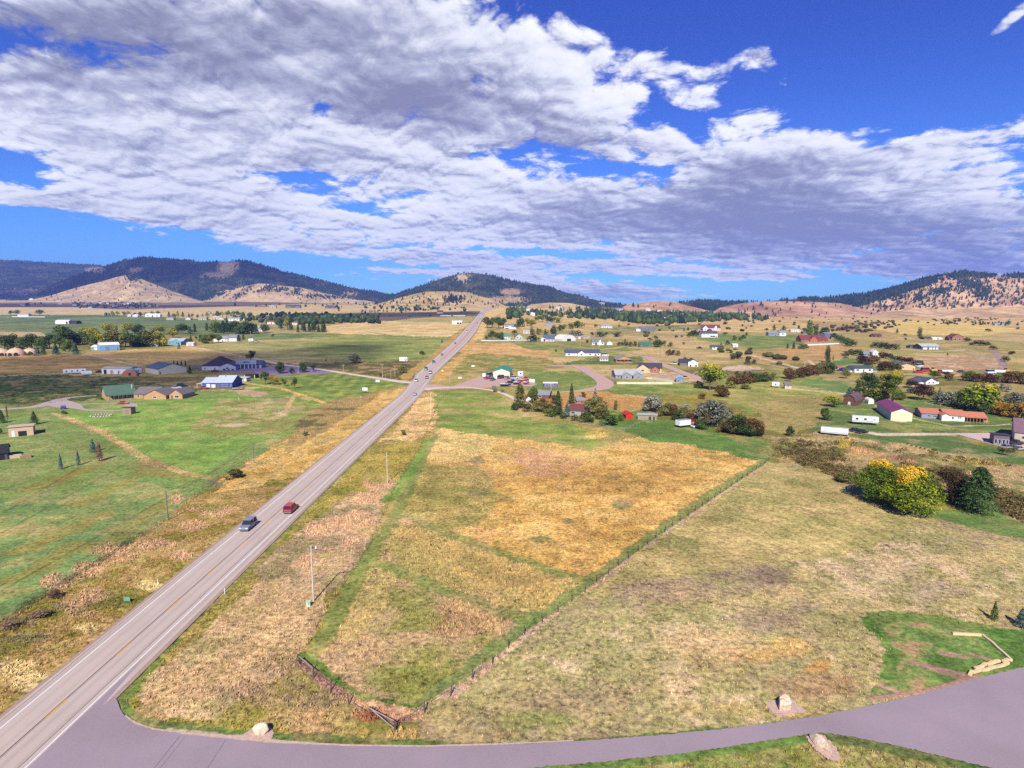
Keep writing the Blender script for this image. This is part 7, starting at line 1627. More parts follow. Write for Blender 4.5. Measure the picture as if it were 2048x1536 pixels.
m = MB()
for (p0, h0), (p1, h1) in zip(LP[:-1], LP[1:]):
    for off in (-.2, .2):
        prev = None
        for i in range(13):
            f = i / 12; q = p0.lerp(p1, f); z = p0.z + (h0 * (1 - f) + h1 * f) - 1.3 * 4 * f * (1 - f) - .3
            cur = (q.x + off, q.y, z)
            if prev: m.cyl(prev, cur, .018, .018, 4, False)
            prev = cur
tag(m.build('power_line', mat('wire', (60, 56, 60), .6)), 'thin sagging wires strung between the poles on the left verge', 'wires')
def sign(px, py, wpx, hpx, bottom, label, c=WH, posts=1, yaw=-6, text=None, name='sign', emblem=False, pc=(120, 104, 90), cat='sign'):
    """board centre column px, ground row py, board bottom above the ground in pixels"""
    p = G(px, py); k = mpp(p); r = empty(name, p, R(yaw)); tag(r, label, cat)
    w, h, b = wpx * k, hpx * k, bottom * k
    board = MB().box(-w / 2, w / 2, -.06, .06, b, b + h).build('board', mat('sign_board', c, .5, .04), r)
    xs = [0] if posts == 1 else [-w / 2, w / 2]
    for x in xs: MB().box(x - .09, x + .09, .06, .22, -.3, b + h * (.9 if posts > 1 else .5)).build('post', mat('sign_post', pc, .9), r)
    if text:
        for (tx, xo, zo, sz, tcx) in text:
            cu = bpy.data.curves.new('lettering', 'FONT'); cu.body = tx; cu.size = sz * h; cu.align_x = 'CENTER'; cu.extrude = .01
            cu.materials.append(mat('lettering', tcx, .6)); tmp = link(bpy.data.objects.new('lettering', cu)); me_ = bpy.data.meshes.new_from_object(tmp); bpy.data.objects.remove(tmp)
            o = link(bpy.data.objects.new('lettering', me_), board); o.location = (xo * w, -.08, b + zo * h); o.rotation_euler = (math.pi / 2, 0, 0)
    if emblem:
        m = MB(); n = 16
        for i in range(n):
            a0, a1 = 2 * math.pi * i / n, 2 * math.pi * (i + 1) / n; q = h * .30; q2 = h * .16
            m.quad((math.cos(a0) * q + w * .3, -.075, b + h * .36 + math.sin(a0) * q), (math.cos(a1) * q + w * .3, -.075, b + h * .36 + math.sin(a1) * q), (math.cos(a1) * q2 + w * .3, -.075, b + h * .36 + math.sin(a1) * q2), (math.cos(a0) * q2 + w * .3, -.075, b + h * .36 + math.sin(a0) * q2))
        m.build('emblem', mat('emblem_dark', (44, 38, 44), .6), board)
    return r
sign(807, 731, 16, 8, 9, 'white billboard with dark ring emblem on a single post', WH, 1, -4, [('Tw', -.30, .52, .34, (120, 112, 112)), ('~~~', -.26, .3, .3, (190, 140, 120))], 'billboard', True, cat='billboard')
sign(730, 786, 11, 6, 5, 'small white sign with a single dark letter T on a tall left post', WH, 1, -6, [('T', 0, .28, .62, (80, 40, 60))])
p = G(723, 792); MB_ = MB().cyl((0, 0, -.2), (0, 0, 25 * mpp(p)), .08, .08, 6); r = empty('flag_pole', p); tag(r, 'thin grey pole left of the T sign', 'pole'); MB_.build('pole', CHROME, r)
sign(755.5, 766.5, 8.5, 4.5, 2.4, 'white and pale green sign on two short posts by the side road', (246, 250, 240), 2, -10); sign(946, 736, 6, 3, 2.5, 'small white sign on the slope right of the highway', WH, 1, 0)
sign(920, 759.5, 7, 3, 2.5, 'small white sign at the garage entrance', WH, 1, 0); sign(1159, 684, 4, 4, 6, 'white square sign on the lawn by the shop', WH, 1, 0)
p = G(885, 746); k = mpp(p); r = empty('warning_sign', p); tag(r, 'yellow diamond road sign on the right shoulder', 'road sign')
m = MB(); s_ = 2.4 * k; z = 4.5 * k; m.poly([(-s_, 0, z), (0, 0, z - s_), (s_, 0, z), (0, 0, z + s_)]); m.poly([(-s_, .04, z), (0, .04, z + s_), (s_, .04, z), (0, .04, z - s_)]); m.build('plate', mat('sign_yellow', (250, 226, 60), .5), r); MB().box(-.05, .05, .05, .12, -.2, z).build('post', CHROME, r)
its = []
for (x, y, hp) in ((315.5, 1169, 12), (449.5, 1187, 11), (722, 798, 6), (478, 802, 7), (558, 822, 3)):
    p = G(x, y); k = mpp(p); r = empty('delineator_post', p); m = MB().box(-.05, .05, -.02, .02, -.1, hp * k); m.build('post', mat('delineator_white', (226, 240, 232), .5), r); MB().box(-.06, .06, -.035, -.021, hp * k * .8, hp * k * .97).build('reflector', mat('reflector', (240, 240, 250), .3), r); its.append((x, r, 'slim white marker post'))
number(its, 'beside the highway and west fields', 'marker post', 'white marker posts')
p = G(617, 1211); k = mpp(p); r = empty('utility_pedestal', p, R(8)); tag(r, 'pale green utility pedestal at the foot of the nearest pole', 'utility box')
MB().box(-.32, .32, -.25, .25, -.1, 9 * k).build('cabinet', mat('pedestal_green', (196, 220, 180), .6), r); MB().box(-.35, .35, -.28, .28, 9 * k, 9 * k + .05).build('lid', mat('pedestal_green', (196, 220, 180), .6), r); MB().box(-.02, .3, -.27, -.25, .2, .7).build('door', mat('pedestal_door', (150, 190, 150), .6), r)
p = G(254, 1203); k = mpp(p); r = empty('culvert_grate', p, R(-8)); tag(r, 'small teal slatted sign panel lying on the left verge', 'panel')
MB().box(-7 * k, 7 * k, 0, .06, .05, 9 * k).build('frame', mat('teal_metal', (110, 176, 140), .6), r)
for i in range(6): MB().box((-6 + i * 2.3) * k, (-5.4 + i * 2.3) * k, -.04, .0, .1, 8.5 * k).build('slat', mat('pale_teal', (150, 200, 170), .6), r)
# fences of posts and wire
def fence(pts, spacing, hgt, c, label, lean=.06, rad=.07, wires=2, rails=False, name='wire_fence', cat='fence'):
    P = ground(densify(pts, 15)); cum = np.concatenate([[0], np.cumsum(np.linalg.norm(np.diff(P[:, :2], axis=0), axis=1))])
    n = min(98, max(2, int(cum[-1] / spacing))); rs = np.random.RandomState(int(cum[-1]))
    r = empty(name, P[0]); tag(r, label, cat); o0 = Vector(P[0]); tops = []
    for i in range(n + 1):
        d = cum[-1] * i / n; x = np.interp(d, cum, P[:, 0]); y = np.interp(d, cum, P[:, 1]); z = float(height(np.array([x]), np.array([y]))[0])
        q = Vector((x, y, z)) - o0; t = q + Vector((rs.randn() * lean, rs.randn() * lean, hgt * (1 + rs.randn() * .08))); tops.append((q, t))
        MB().cyl(q - Vector((0, 0, .5)), t, rad, rad * .85, 6).build('post', mat('fence_post', c, .95, .2, 4), r)
    m = MB()
    for (q0, t0), (q1, t1) in zip(tops[:-1], tops[1:]):
        for j in range(wires):
            f = .92 - j * (.6 / max(1, wires - 1)) if wires > 1 else .9
            a, b_ = q0.lerp(t0, f), q1.lerp(t1, f)
            m.cyl(a, b_, .05 if rails else .012, .05 if rails else .012, 4, False)
    m.build('rail' if rails else 'wire', mat('fence_rail', c, .9) if rails else mat('wire', (60, 56, 60), .6), r)
    return r, tops, o0
DW = (92, 74, 70); 
fence([(790, 1460), (822, 1440), (878, 1407), (930, 1368), (979, 1332), (1040, 1274), (1094, 1240), (1190, 1168), (1310, 1077), (1440, 988), (1538, 921)], 4.0, 1.25, DW, 'long diagonal wire fence of dark wooden posts beside the mown field', .10, .085, 3)
r, tops, o0 = fence([(599, 1327), (634, 1358), (679, 1392), (725, 1425), (790, 1460)], 3.3, 1.3, DW, 'short wire fence of wooden posts closing the bottom of the paddock', .08, .085, 3)
m = MB(); q0, t0 = tops[-1]; q1, t1 = tops[-2]; m.cyl(q0.lerp(t0, .85), q1.lerp(t1, .85), .07, .07, 6); m.cyl(q0.lerp(t0, .1), q1.lerp(t1, .85), .06, .06, 6); q0, t0 = tops[0]; q1, t1 = tops[1]; m.cyl(q0.lerp(t0, .85), q1.lerp(t1, .85), .07, .07, 6)
m.build('corner_brace', mat('fence_brace', (170, 150, 144), .9), r)
fence([(599, 1327), (640, 1235), (700, 1150), (745, 1080), (790, 975), (840, 895), (858, 850), (880, 800), (905, 782)], 4.6, 1.15, (96, 80, 72), 'weedy wire fence between the highway verge and the green strip', .10, .05, 2)
fence([(-10, 1255), (100, 1183), (330, 1043), (400, 984), (480, 930), (650, 832), (700, 800)], 5.0, 1.1, (86, 74, 66), 'thin wire fence dividing the left fields from the verge', .08, .045, 2)
fence([(1043, 822), (1095, 835), (1155, 848), (1200, 853), (1240, 865), (1250, 863), (1270, 852), (1310, 836)], 3.2, 1.2, (176, 160, 140), 'pale post and rail fence round the homestead garden', .05, .06, 2, True)
fence([(1276, 872), (1330, 881), (1400, 893), (1500, 914), (1538, 921)], 4.2, 1.1, (110, 104, 104), 'grey wire fence between the bright lawn and the golden field', .05, .05, 2)
fence([(1850, 808), (1880, 812), (1920, 812), (1960, 820)], 3.0, 1.3, (220, 206, 180), 'pale rail fence under the trees behind the orange-roofed house', .03, .06, 2, True)
wallseg([(1219, 756), (1234, 768)], 3.4, .12, (240, 240, 214), 'picket_fence', 'left run of the pale picket fence', 'fence', 'boards', 'picket fence runs'); wallseg([(1234, 768), (1290, 768.5), (1345, 768.5)], 4.5, .12, (236, 240, 200), 'picket_fence', 'long front run of the pale picket fence', 'fence', 'boards', 'picket fence runs')
wallseg([(1345, 768.5), (1346, 764), (1305, 758), (1292, 757)], 3.2, .12, (230, 240, 200), 'picket_fence', 'right return of the pale picket fence', 'fence', 'boards', 'picket fence runs')
# volleyball net, orange pod, trampoline-like pool, cart
p = G(505, 779); k = mpp(p); r = empty('net', p, R(6)); tag(r, 'low green net strung beside the sand court', 'net')
MB().box(-15 * k, 15 * k, -.02, .02, 3 * k, 4.4 * k).build('netting', mat('net_green', (150, 206, 140), .8), r)
for x in (-15, 15): MB().cyl((x * k, 0, -.1), (x * k, 0, 5 * k), .07, .07, 6).build('post', CHROME, r)
house(1094, 812, 11, 4, 5, 6, 'arch', (236, 150, 60), (200, 120, 50), 'round-fronted orange shed in the homestead yard', 'shed', 'orange_shed', 0, 'ribs', 'boards', [('d', 0, 0, .4, .6, (120, 30, 30))])
p = G(203, 831); r = empty('garden_pond', p); tag(r, 'small dark oval pond ringed by pale stones on the lawn', 'pond')
m = MB(); n = 24; m.poly([(3.4 * math.cos(6.283 * i / n), 2.6 * math.sin(6.283 * i / n), .03) for i in range(n)]); m.build('water', glass(), r)
rs = np.random.RandomState(5)
for i in range(22):
    a = 6.283 * i / 22; m = MB(); q = (3.9 + rs.rand() * .4); m.box(q * math.cos(a) - .35, q * math.cos(a) + .3, q * .76 * math.sin(a) - .3, q * .76 * math.sin(a) + .3, -.1, .18 + rs.rand() * .15); m.build('edging_stone', mat('pale_stone', (214, 190, 160), .95, .25, 2), r)
p = G(127, 818); r = empty('cart', p, R(20)); tag(r, 'small bright blue utility cart beside the gravel drive', 'cart'); MB().box(-.9, .9, -.7, .7, .4, 1.3).build('tub', paintm((40, 70, 170)), r); MB().box(-.8, .8, -.6, .6, 1.7, 1.8).build('canopy', paintm((50, 80, 180)), r)
for x in (-.6, .6):
    MB().cyl((x, -.75, .3), (x, -.6, .3), .3, .3, 10).build('wheel', TYRE, r); MB().box(x - .03, x + .03, -.55, -.5, 1.3, 1.7).build('canopy_post', CHROME, r)
# ------------------------------------------------------------------ boulders and the stone wall
def rock(name, px, py, sx, sy, sz, c, label, yaw=0, seed=1, bed=True, tilt=0):
    p = G(px, py); rs = np.random.RandomState(seed)
    bm = bmesh.new(); bmesh.ops.create_icosphere(bm, subdivisions=4, radius=1)
    pl = rs.randn(14, 3); pl /= np.linalg.norm(pl, axis=1)[:, None]; dd = .50 + .38 * rs.rand(14)
    for v in bm.verts:
        q = np.array(v.co)
        for n_, d_ in zip(pl, dd):
            e = q @ n_ - d_
            if e > 0: q = q - n_ * e
        q *= 1 + .05 * (fbm(np.array([q[0] * 4 + seed]), np.array([q[1] * 4 + q[2] * 3]), 4, seed)[0] - .5) * 4
        v.co = (q[0] * sx, q[1] * sy, q[2] * sz + sz * .45)
    me = bpy.data.meshes.new(name); bm.to_mesh(me); bm.free()
    m, t, b = newmat(name + '_surface'); co = t.nodes.new('ShaderNodeTexCoord'); n1_ = t.nodes.new('ShaderNodeTexNoise'); t.links.new(co.outputs['Object'], n1_.inputs['Vector']); n1_.inputs['Scale'].default_value = 2.2; n1_.inputs['Detail'].default_value = 8; n1_.inputs['Roughness'].default_value = .7
    cr_ = t.nodes.new('ShaderNodeValToRGB'); t.links.new(n1_.outputs[0], cr_.inputs[0]); e = cr_.color_ramp.elements; e[0].position = .28; e[0].color = (*alb((150, 124, 110)), 1); e[1].position = .60; e[1].color = (*alb(c), 1); k_ = e.new(.46); k_.color = (*alb((222, 190, 150)), 1)
    t.links.new(cr_.outputs[0], b.inputs['Base Color']); b.inputs['Roughness'].default_value = .9
    bp_ = t.nodes.new('ShaderNodeBump'); bp_.inputs['Strength'].default_value = .5; bp_.inputs['Distance'].default_value = .1; t.links.new(n1_.outputs[0], bp_.inputs['Height']); t.links.new(bp_.outputs[0], b.inputs['Normal'])
    me.materials.append(m); o = link(bpy.data.objects.new(name, me)); o.location = p; o.rotation_euler = (R(tilt), 0, R(yaw)); return tag(o, label, 'boulder')
CR = (236, 220, 200)
rock('boulder', 522, 1467, 1.0, .75, .85, CR, 'cream boulder beside the side street, nearest the highway', 30, 3)
rock('boulder', 1570, 1417, 1.05, .8, 1.25, CR, 'upright pointed boulder on a gravel bed above the side street', 10, 7); rock('boulder', 1640, 1490, .62, 1.55, .8, (236, 226, 210), 'long narrow boulder on a gravel bed below the side street', 22, 12)
bedm = asphalt('gravel_bed', (206, 172, 152), 2.5, .16)
def ragged(pts, amp=2.6, seed=1):
    rr_ = np.random.RandomState(seed); c = np.mean(pts, 0); out = []
    for i in range(len(pts)):
        a, b_ = np.array(pts[i], float), np.array(pts[(i + 1) % len(pts)], float)
        for f in np.arange(0, 1, .14): out.append(tuple(a + (b_ - a) * f + rr_.randn(2) * amp * [1, .6] * .5 - (a + (b_ - a) * f - c) * .04 * rr_.rand()))
    return out
flat_poly('gravel_bed', ragged([(484, 1473), (510, 1452), (532, 1447), (548, 1462), (544, 1480), (500, 1482)]), .036, bedm); flat_poly('gravel_bed', ragged([(1530, 1408), (1540, 1402), (1580, 1398), (1600, 1412), (1618, 1424), (1570, 1432), (1548, 1430), (1538, 1420)], 2.6, 2), .036, bedm)
flat_poly('gravel_bed', ragged([(1612, 1472), (1648, 1470), (1670, 1492), (1682, 1516), (1676, 1524), (1655, 1520), (1632, 1502), (1618, 1486)], 2.6, 3), .038, bedm)
r = empty('stone_wall', G(1942, 1350)); tag(r, 'stacked block retaining wall with low curving stone edging at the right', 'wall'); rs = np.random.RandomState(8); o0 = Vector(r.location)
SM = mat('sandstone_block', (236, 200, 150), .95, .25, 2.5); SM2 = mat('sandstone_edging', (232, 206, 160), .95, .2, 2)
P = ground([(1942, 1348), (1968, 1340), (1995, 1334), (2023, 1326)])
for row in range(2):
    for i in range(6):
        f = (i + .35 * row) / 6
        if row == 1 and i < 1: continue
        q = Vector(P[0]).lerp(Vector(P[-1]), f) - o0 + Vector((.1 * rs.randn(), row * .42 + .06 * rs.randn(), row * .22 - .05))
        b_ = MB().box(-.62 - .15 * rs.rand(), .58 + .2 * rs.rand(), -.2, .2, 0, .26 + .08 * rs.rand()).build('stone_block', SM, r); b_.location = q; b_.rotation_euler = (rs.randn() * .05, rs.randn() * .05, rs.randn() * .10 + .42); bv = b_.modifiers.new('bevel', 'BEVEL'); bv.width = .03
E = ground(densify([(1905, 1268), (1935, 1269.5), (1964, 1271), (1985, 1287), (1996, 1298), (2010, 1310), (2023, 1322)], 6))
for a, c in zip(E[:-1], E[1:]):
    d = Vector(c) - Vector(a); b_ = MB().box(0, d.length * .98, -.14, .14, -.1, .26).build('edging_stone', SM2, r); b_.location = Vector(a) - o0; b_.rotation_euler = (0, 0, math.atan2(d.y, d.x))

# ------------------------------------------------------------------ far woods, village trees, scattered bushes
runmin = np.minimum.accumulate(np.vstack([np.full((1, nu), 1e9), PY[:-1]]), axis=0)
VIS = np.clip(runmin - PY, 0, 3.0)                # picture rows newly uncovered by each ground row
VIS[(PX < -250) | (PX > 2300)] = 0
RS = np.random.RandomState(77)
def sample(n, weight):
    w = (VIS * weight).ravel(); c = np.cumsum(w); i = np.searchsorted(c, RS.rand(n) * c[-1]); i = np.clip(i, 0, w.size - 1)
    y = GY.ravel()[i]; dy = np.interp(y, yA[:-1], np.diff(yA)); y = y + RS.rand(n) * dy
    x = GU.ravel()[i] * y + (RS.rand(n) - .5) * .0015 * y
    return x, y, height(x, y)
def conemesh(name, x, y, z, h, w, material, tone):
    k = 5; n = len(x); V = []; F_ = []
    a = RS.rand(n)[:, None] * 6.28 + np.arange(k)[None] * 2 * np.pi / k
    jit = .75 + .5 * RS.rand(n, k)
    rings = []
    for zz, rr in ((.12, 1.0), (.45, .30), (.42, .78)):
        rings.append(np.stack([x[:, None] + np.cos(a) * w[:, None] / 2 * rr * jit, y[:, None] + np.sin(a) * w[:, None] / 2 * rr * jit, np.broadcast_to((z + h * zz)[:, None], a.shape)], -1))
    lean = (RS.rand(n) - .5) * .1 * h
    top = np.stack([x + lean, y, z + h], -1)[:, None]; mid = np.stack([x, y, z + h * .62], -1)[:, None]
    V = np.concatenate([rings[0], rings[2], mid, top], 1)       # 5 + 5 + 1 + 1 = 12 verts
    b0 = np.arange(n)[:, None] * 12; f = []
    for i in range(k):
        j = (i + 1) % k
        f.append(b0 + np.array([i, j, 10])); f.append(b0 + np.array([5 + i, 5 + j, 11]))
    F_ = np.concatenate([q[:, None, :] for q in f], 1).reshape(-1, 3)
    me = mesh_np(name, V.reshape(-1, 3), F_); at_ = me.attributes.new('tone', 'FLOAT', 'POINT'); at_.data.foreach_set('value', np.repeat(tone, 12).astype(np.float32))
    me.materials.append(material); return tag(link(bpy.data.objects.new(name, me)), kind='stuff')
bmi = bmesh.new(); bmesh.ops.create_icosphere(bmi, subdivisions=2, radius=1); IV = np.array([v.co[:] for v in bmi.verts]); IF = np.array([[v.index for v in f.verts] for f in bmi.faces]); bmi.free()
def blobmesh(name, x, y, z, h, w, material, tone):
    n = len(x); m = len(IV); j = 1 + .38 * (RS.rand(n, m) - .5)
    V = IV[None] * j[..., None]; V = V * np.stack([w / 2, w / 2, h / 2], -1)[:, None] + np.stack([x, y, z + h * .46], -1)[:, None]
    F_ = (IF[None] + (np.arange(n) * m)[:, None, None]).reshape(-1, 3)
    me = mesh_np(name, V.reshape(-1, 3), F_); at_ = me.attributes.new('tone', 'FLOAT', 'POINT'); at_.data.foreach_set('value', np.clip(np.repeat(tone, m) + RS.randn(n * m) * .12, 0, 1).astype(np.float32))
    me.materials.append(material); return tag(link(bpy.data.objects.new(name, me)), kind='stuff')
gid = lambda *n_: np.isin(GID, [names.index(k) for k in n_])
def ell(cx, cy, rx, ry): return np.exp(-(((PX - cx) / rx) ** 2 + ((PY - cy) / ry) ** 2))
FN = fbm(X_ / 130.0, Y_ / 130.0, 3, 91)
dens = gid('far_left') * 1.0 + gid('left_mountain') * 1.0 + gid('wooded_ridge') * 1.0 + gid('middle_hill') * .85
bare = np.clip(1.3 * (ell(455, 533, 24, 18) + ell(435, 550, 34, 9) + .7 * ell(190, 540, 24, 7) + .6 * ell(270, 540, 24, 7) + ell(925, 556, 18, 10) + 1.2 * ell(1022, 584, 26, 8) + .8 * ell(700, 588, 20, 6) + ell(1010, 600, 50, 7) + .6 * ell(40, 583, 46, 7) + .7 * ell(510, 545, 30, 8) + .5 * ell(870, 572, 40, 8) + .5 * ell(960, 570, 30, 10)), 0, 1)
dens = dens * (1 - bare) * np.clip((FN - .36) * 7, .06, 1) * np.clip((fbm(X_ / 45.0, Y_ / 70.0, 3, 33) - .30) * 5, .15, 1)
dens += gid('left_spur') * np.clip(1.2 * (ell(560, 578, 60, 7) + ell(660, 592, 60, 7) + ell(470, 588, 16, 8)), 0, 1) * .7 * np.clip((fbm(X_ / 60.0, Y_ / 90.0, 3, 44) - .42) * 7, .03, 1) + gid('left_cone') * .006 + gid('left_cone') * .5 * ell(265, 556, 12, 8)
dens += gid('right_hill') * (.035 + .95 * np.clip(sstep(PX, 1880, 1920) * sstep(-PY, -560, -549) * (PX < 1990) + sstep(PX, 1990, 2030) * sstep(-PY, -560, -551) * .7 + sstep(-PX, -1900, -1850) * sstep(-(PY - np.interp(PX, [1640, 1700, 1800, 1900], [640, 612, 582, 552])), -10, -2), 0, 1)
                             + .35 * ell(1965, 588, 14, 8) + .4 * ell(1880, 585, 16, 7) + .35 * ell(1950, 572, 14, 9) + .4 * ell(1838, 598, 12, 5) + .3 * ell(1930, 568, 12, 10) + .3 * ell(1800, 590, 50, 8) * np.clip((fbm(X_ / 60.0, Y_ / 90.0, 3, 45) - .4) * 6, .05, 1))
dens += gid('middle_mound') * (.02 + .5 * ell(905, 600, 16, 5)) + gid('village_mound', 'bare_dome', 'bare_shoulder') * .006
dens += gid('middle_mound', 'left_cone', 'village_mound') * 0
pz = dens
x, y, z = sample(34000, pz)
hgt = np.clip(13 * np.exp(RS.randn(len(x)) * .25), 6, 24)
conemesh('forest', x, y, z, hgt, hgt * .62, fol('forest_needles', (20, 34, 24), (62, 82, 48), None, .7, 0), np.clip(.35 + .3 * RS.randn(len(x)) + .8 * (fbm(x / 300, y / 300, 2, 5) - .5), 0, 1))
# village woods and hedges on the flats
def px_in(poly): return inpoly(poly, PX, PY) & (GID < 0)
vw = px_in([(1020, 612), (1090, 608), (1180, 617), (1245, 620), (1390, 622), (1470, 628), (1540, 640), (1380, 646), (1330, 652), (1200, 640), (1120, 636), (1060, 634), (1010, 640)]) * np.clip((FN - .38) * 7, .05, 1)
vw = vw * (1 + 2.2 * ell(1310, 635, 90, 11) + 1.5 * ell(1195, 626, 50, 8)) + .6 * px_in([(1390, 628), (1520, 628), (1520, 636), (1400, 638)])
x, y, z = sample(480, vw); h = RS.uniform(9, 18, len(x))
blobmesh('village_trees', x, y, z, h, h * .85, fol('village_leaves', (28, 46, 22), (96, 116, 50), None, .7, 0), RS.rand(len(x)))
x, y, z = sample(380, vw); h = RS.uniform(11, 21, len(x)); conemesh('village_conifers', x, y, z, h, h * .5, fol('forest_needles', (20, 34, 24), (62, 82, 48), None, .7, 0), RS.rand(len(x)))
lw = px_in([(480, 632), (560, 628), (760, 634), (760, 648), (560, 652), (470, 640)]) * 1.0 + px_in([(140, 604), (280, 604), (320, 612), (300, 617), (160, 617)]) * 1.6 + px_in([(40, 608), (90, 608), (90, 613), (40, 613)]) * .6 + px_in([(600, 612), (1000, 612), (960, 622), (700, 630)]) * .10 + px_in([(450, 604), (760, 604), (760, 616), (450, 614)]) * .25 \
    + px_in([(780, 614), (870, 616), (880, 622), (790, 622)]) * .5 + px_in([(560, 632), (700, 634), (740, 646), (600, 650)]) * 1.2
x, y, z = sample(560, lw); h = RS.uniform(6, 13, len(x)); blobmesh('valley_trees', x, y, z, h, h * .95, fol('valley_leaves', (24, 40, 24), (80, 100, 48), None, .7, 0), RS.rand(len(x)))
sw = px_in([(1480, 626), (1760, 634), (2048, 640), (2048, 652), (1820, 650), (1700, 662), (1560, 656), (1480, 644)]) * .8 * np.clip((FN - .5) * 8, .08, 1) + px_in([(1280, 625), (1500, 634), (1540, 660), (1300, 680), (1240, 650)]) * .10 + px_in([(1860, 640), (2000, 634), (2000, 640), (1880, 645)]) * 1.5 \
    + gid('right_hill') * .05 + px_in([(620, 622), (960, 620), (960, 632), (700, 640)]) * .12 + px_in([(1640, 655), (1760, 642), (1830, 640), (1800, 652), (1720, 668)]) * .8 + px_in([(1440, 700), (1650, 725), (1560, 730), (1440, 712)]) * .12
x, y, z = sample(340, sw); h = RS.uniform(2.2, 5, len(x)); blobmesh('hillside_bushes', x, y, z, h, h * 1.6, fol('bush_leaves', (36, 44, 22), (96, 92, 48), None, .7, 0), RS.rand(len(x)))
# ragged brush in the gullies and weeds on the verges
bw = px_in([(1540, 895), (1640, 905), (1720, 950), (1690, 962), (1600, 930)]) * 1.0 + px_in([(1800, 925), (2048, 990), (2048, 1010), (1850, 960)]) * .5 + px_in([(1980, 985), (2100, 1010), (2100, 1060), (2000, 1025)]) * .8 + px_in([(1545, 880), (1660, 885), (1700, 930), (1580, 900)]) * .6 + px_in([(1620, 870), (1900, 900), (2048, 940), (1700, 905)]) * .12
x, y, z = sample(520, bw); h = RS.uniform(.5, 1.7, len(x)); q = 46; n = len(x) * q
k = np.repeat(np.arange(len(x)), q); d = RS.randn(n, 3); d[:, 2] = np.abs(d[:, 2]); d /= np.linalg.norm(d, axis=1)[:, None]
C = np.stack([x[k], y[k], z[k]], -1) + d * (h[k] * (.55 + .5 * RS.rand(n)))[:, None] * [1.25, 1.25, .9]
me = leafmesh('gully_brush', C, d, .24, RS, np.clip(RS.rand(len(x))[k] * .7 + RS.rand(n) * .3, 0, 1)); me.materials.clear(); me.materials.append(fol('brush_leaves', (58, 56, 26), (150, 128, 76), None, .7, 0))
tag(link(bpy.data.objects.new('gully_brush', me)), kind='stuff')

# ------------------------------------------------------------------ grass that stands up near the camera
ok = (Y_ < 330) & (PX > -120) & (PX < 2160) & (PY < 1620)
ok &= (np.abs(X_ - CX0) > 6.6)
sp = up_ + lo_ + [(float(a), float(b)) for a, b in hx]
ok &= ~inpoly(sp, PX, PY - 1)
for bp_ in ([(484, 1473), (510, 1452), (532, 1447), (548, 1462), (544, 1480), (500, 1482)], [(1530, 1408), (1580, 1398), (1618, 1424), (1570, 1432)], [(1612, 1472), (1648, 1470), (1682, 1516), (1655, 1520)]): ok &= ~inpoly(bp_, PX, PY)
cell = GY * (uA[1] - uA[0]) * np.gradient(yA)[:, None]
wt = np.where(ok, np.clip(TUF - .42, 0, 1) ** 1.3 * cell * np.clip(150.0 / GY, .25, 2.0), 0)
c = np.cumsum(wt.ravel()); NT = 200000
ii = np.clip(np.searchsorted(c, RS.rand(NT) * c[-1]), 0, wt.size - 1)
ty = GY.ravel()[ii] + (RS.rand(NT) - .5) * .4; tx = GU.ravel()[ii] * ty + (RS.rand(NT) - .5) * .4
tz = GZD.ravel()[ii]; tc_ = GCOL.reshape(-1, 3)[ii]; tt = TUF.ravel()[ii]
hh = (.10 + .36 * RS.rand(NT) ** 2.2) * np.clip(tt, .4, 1.3) * (1 + .35 * sstep(tt, .95, 1.1))
a = RS.rand(NT) * 6.283; wd = hh * (.28 + .2 * RS.rand(NT)); V = []
for q in range(3):
    aa = a + q * 2.1; ln = hh * .45 * (RS.rand(NT) - .2)
    dx, dy = np.cos(aa), np.sin(aa)
    V.append(np.stack([np.stack([tx - dx * wd, ty - dy * wd, tz - .03], -1), np.stack([tx + dx * wd, ty + dy * wd, tz - .03], -1), np.stack([tx + dy * ln, ty - dx * ln, tz + hh * (1 - .25 * q)], -1)], 1))
V = np.stack(V, 1).reshape(-1, 3)
me = mesh_np('dry_grass', V, np.arange(len(V)).reshape(-1, 3))
bri = np.clip(tc_ * (.80 + .80 * RS.rand(NT))[:, None] * np.where(RS.rand(NT) < .3, 1.25, 1.0)[:, None], .01, .8)
ca = me.color_attributes.new('cover', 'FLOAT_COLOR', 'POINT'); ca.data.foreach_set('color', np.concatenate([np.repeat(bri, 9, axis=0), np.ones((NT * 9, 1))], 1).astype(np.float32).ravel())
tm_, t, b = newmat('grass_blades'); at_ = t.nodes.new('ShaderNodeAttribute'); at_.attribute_name = 'cover'; t.links.new(at_.outputs['Color'], b.inputs['Base Color']); b.inputs['Roughness'].default_value = 1; b.inputs['Specular IOR Level'].default_value = .1
me.materials.append(tm_); tag(link(bpy.data.objects.new('dry_grass', me)), kind='stuff')

# ------------------------------------------------------------------ unseen clouds added overhead, out of frame, to cast shade on the valley
cm, t, b = newmat('shade_cloud_vapour'); b.inputs['Base Color'].default_value = (.8, .8, .83, 1); b.inputs['Roughness'].default_value = 1
tr = t.nodes.new('ShaderNodeBsdfTransparent'); mxs = t.nodes.new('ShaderNodeMixShader'); geo = t.nodes.new('ShaderNodeNewGeometry'); nz = t.nodes.new('ShaderNodeTexNoise')
t.links.new(geo.outputs['Position'], nz.inputs['Vector']); nz.inputs['Scale'].default_value = .012; nz.inputs['Detail'].default_value = 4
mr = t.nodes.new('ShaderNodeMapRange'); t.links.new(nz.outputs[0], mr.inputs[0]); mr.inputs[1].default_value = .3; mr.inputs[2].default_value = .7; mr.inputs[3].default_value = .22; mr.inputs[4].default_value = .44
t.links.new(mr.outputs[0], mxs.inputs[0]); t.links.new(tr.outputs[0], mxs.inputs[1]); t.links.new(b.outputs[0], mxs.inputs[2])
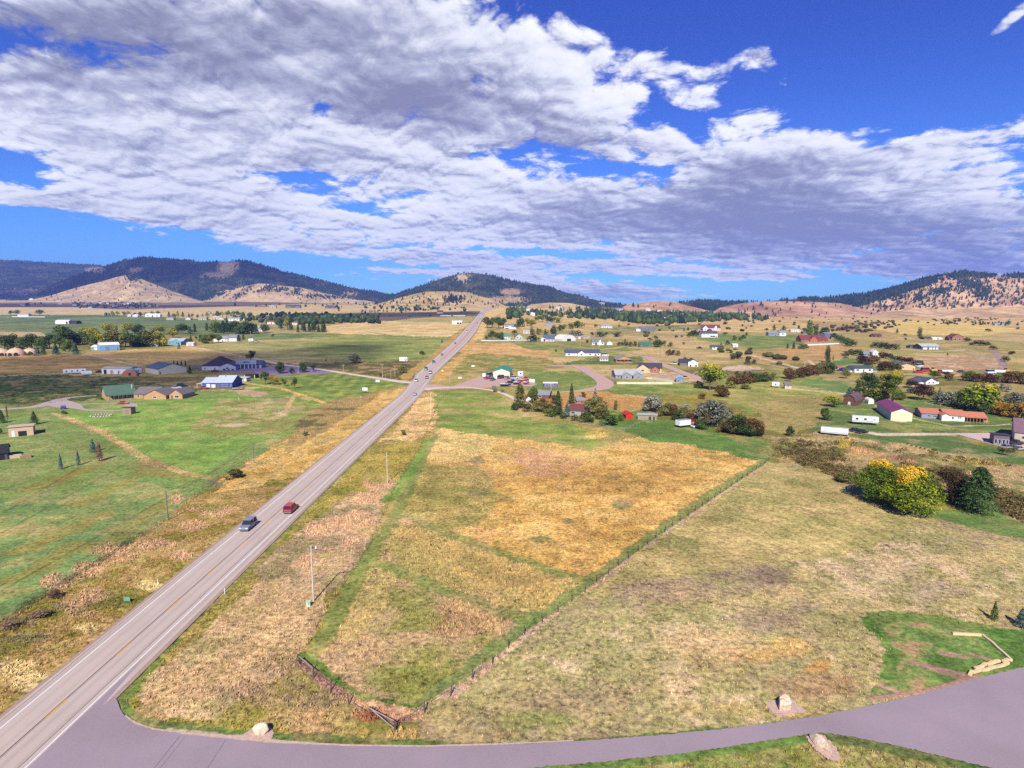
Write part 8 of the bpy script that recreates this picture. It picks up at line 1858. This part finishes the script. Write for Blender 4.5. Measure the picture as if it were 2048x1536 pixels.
t.links.new(mxs.outputs[0], [n for n in t.nodes if n.type == 'OUTPUT_MATERIAL'][0].inputs[0])
def shade_cloud(tx_, ty_, rx_, ry_, seed, alt=2600.0):
    """a flattened cloud whose shadow falls round (tx, ty)"""
    off = SUN_DIR * (alt / SUN_DIR.z); a_ = np.arctan2(IV2[:, 1], IV2[:, 0])
    g = 1 + .55 * (fbm(np.cos(a_) * 1.6 + seed * 9, np.sin(a_) * 1.6, 4, seed) - .5) + .25 * (fbm(np.cos(a_) * 6 + seed, np.sin(a_) * 6, 3, seed + 3) - .5)
    V = np.stack([IV2[:, 0] * rx_ * g, IV2[:, 1] * ry_ * g, np.where(IV2[:, 2] > 0, IV2[:, 2] * 160 * (1 + .5 * fbm(IV2[:, 0] * 5, IV2[:, 1] * 5, 3, seed)), IV2[:, 2] * 25)], -1) + [tx_ + off.x, ty_ + off.y, alt]
    me = mesh_np('shade_cloud', V, IF2, True); me.materials.append(cm); tag(link(bpy.data.objects.new('shade_cloud', me)), kind='stuff')
bmi = bmesh.new(); bmesh.ops.create_icosphere(bmi, subdivisions=5, radius=1); IV2 = np.array([v.co[:] for v in bmi.verts]); IF2 = np.array([[v.index for v in f.verts] for f in bmi.faces]); bmi.free()
shade_cloud(-345, 358, 140, 44, 1); shade_cloud(-205, 452, 75, 34, 2)
shade_cloud(-4000, 6000, 2300, 950, 3, 3000); shade_cloud(-2600, 3150, 1300, 260, 4); shade_cloud(-420, 1750, 330, 170, 5)

# ------------------------------------------------------------------ air
hz = MB().box(-13500, 13500, -300, 12500, -3.0, 900).build('haze')
m = bpy.data.materials.new('haze_air'); m.use_nodes = True; t = m.node_tree; t.nodes.clear()
o = t.nodes.new('ShaderNodeOutputMaterial'); v = t.nodes.new('ShaderNodeVolumePrincipled'); t.links.new(v.outputs[0], o.inputs['Volume'])
v.inputs['Color'].default_value = (0.24, 0.36, 1.0, 1); v.inputs['Density'].default_value = 0.00006; v.inputs['Anisotropy'].default_value = 0.0
hz.data.materials.append(m); tag(hz, kind='stuff')
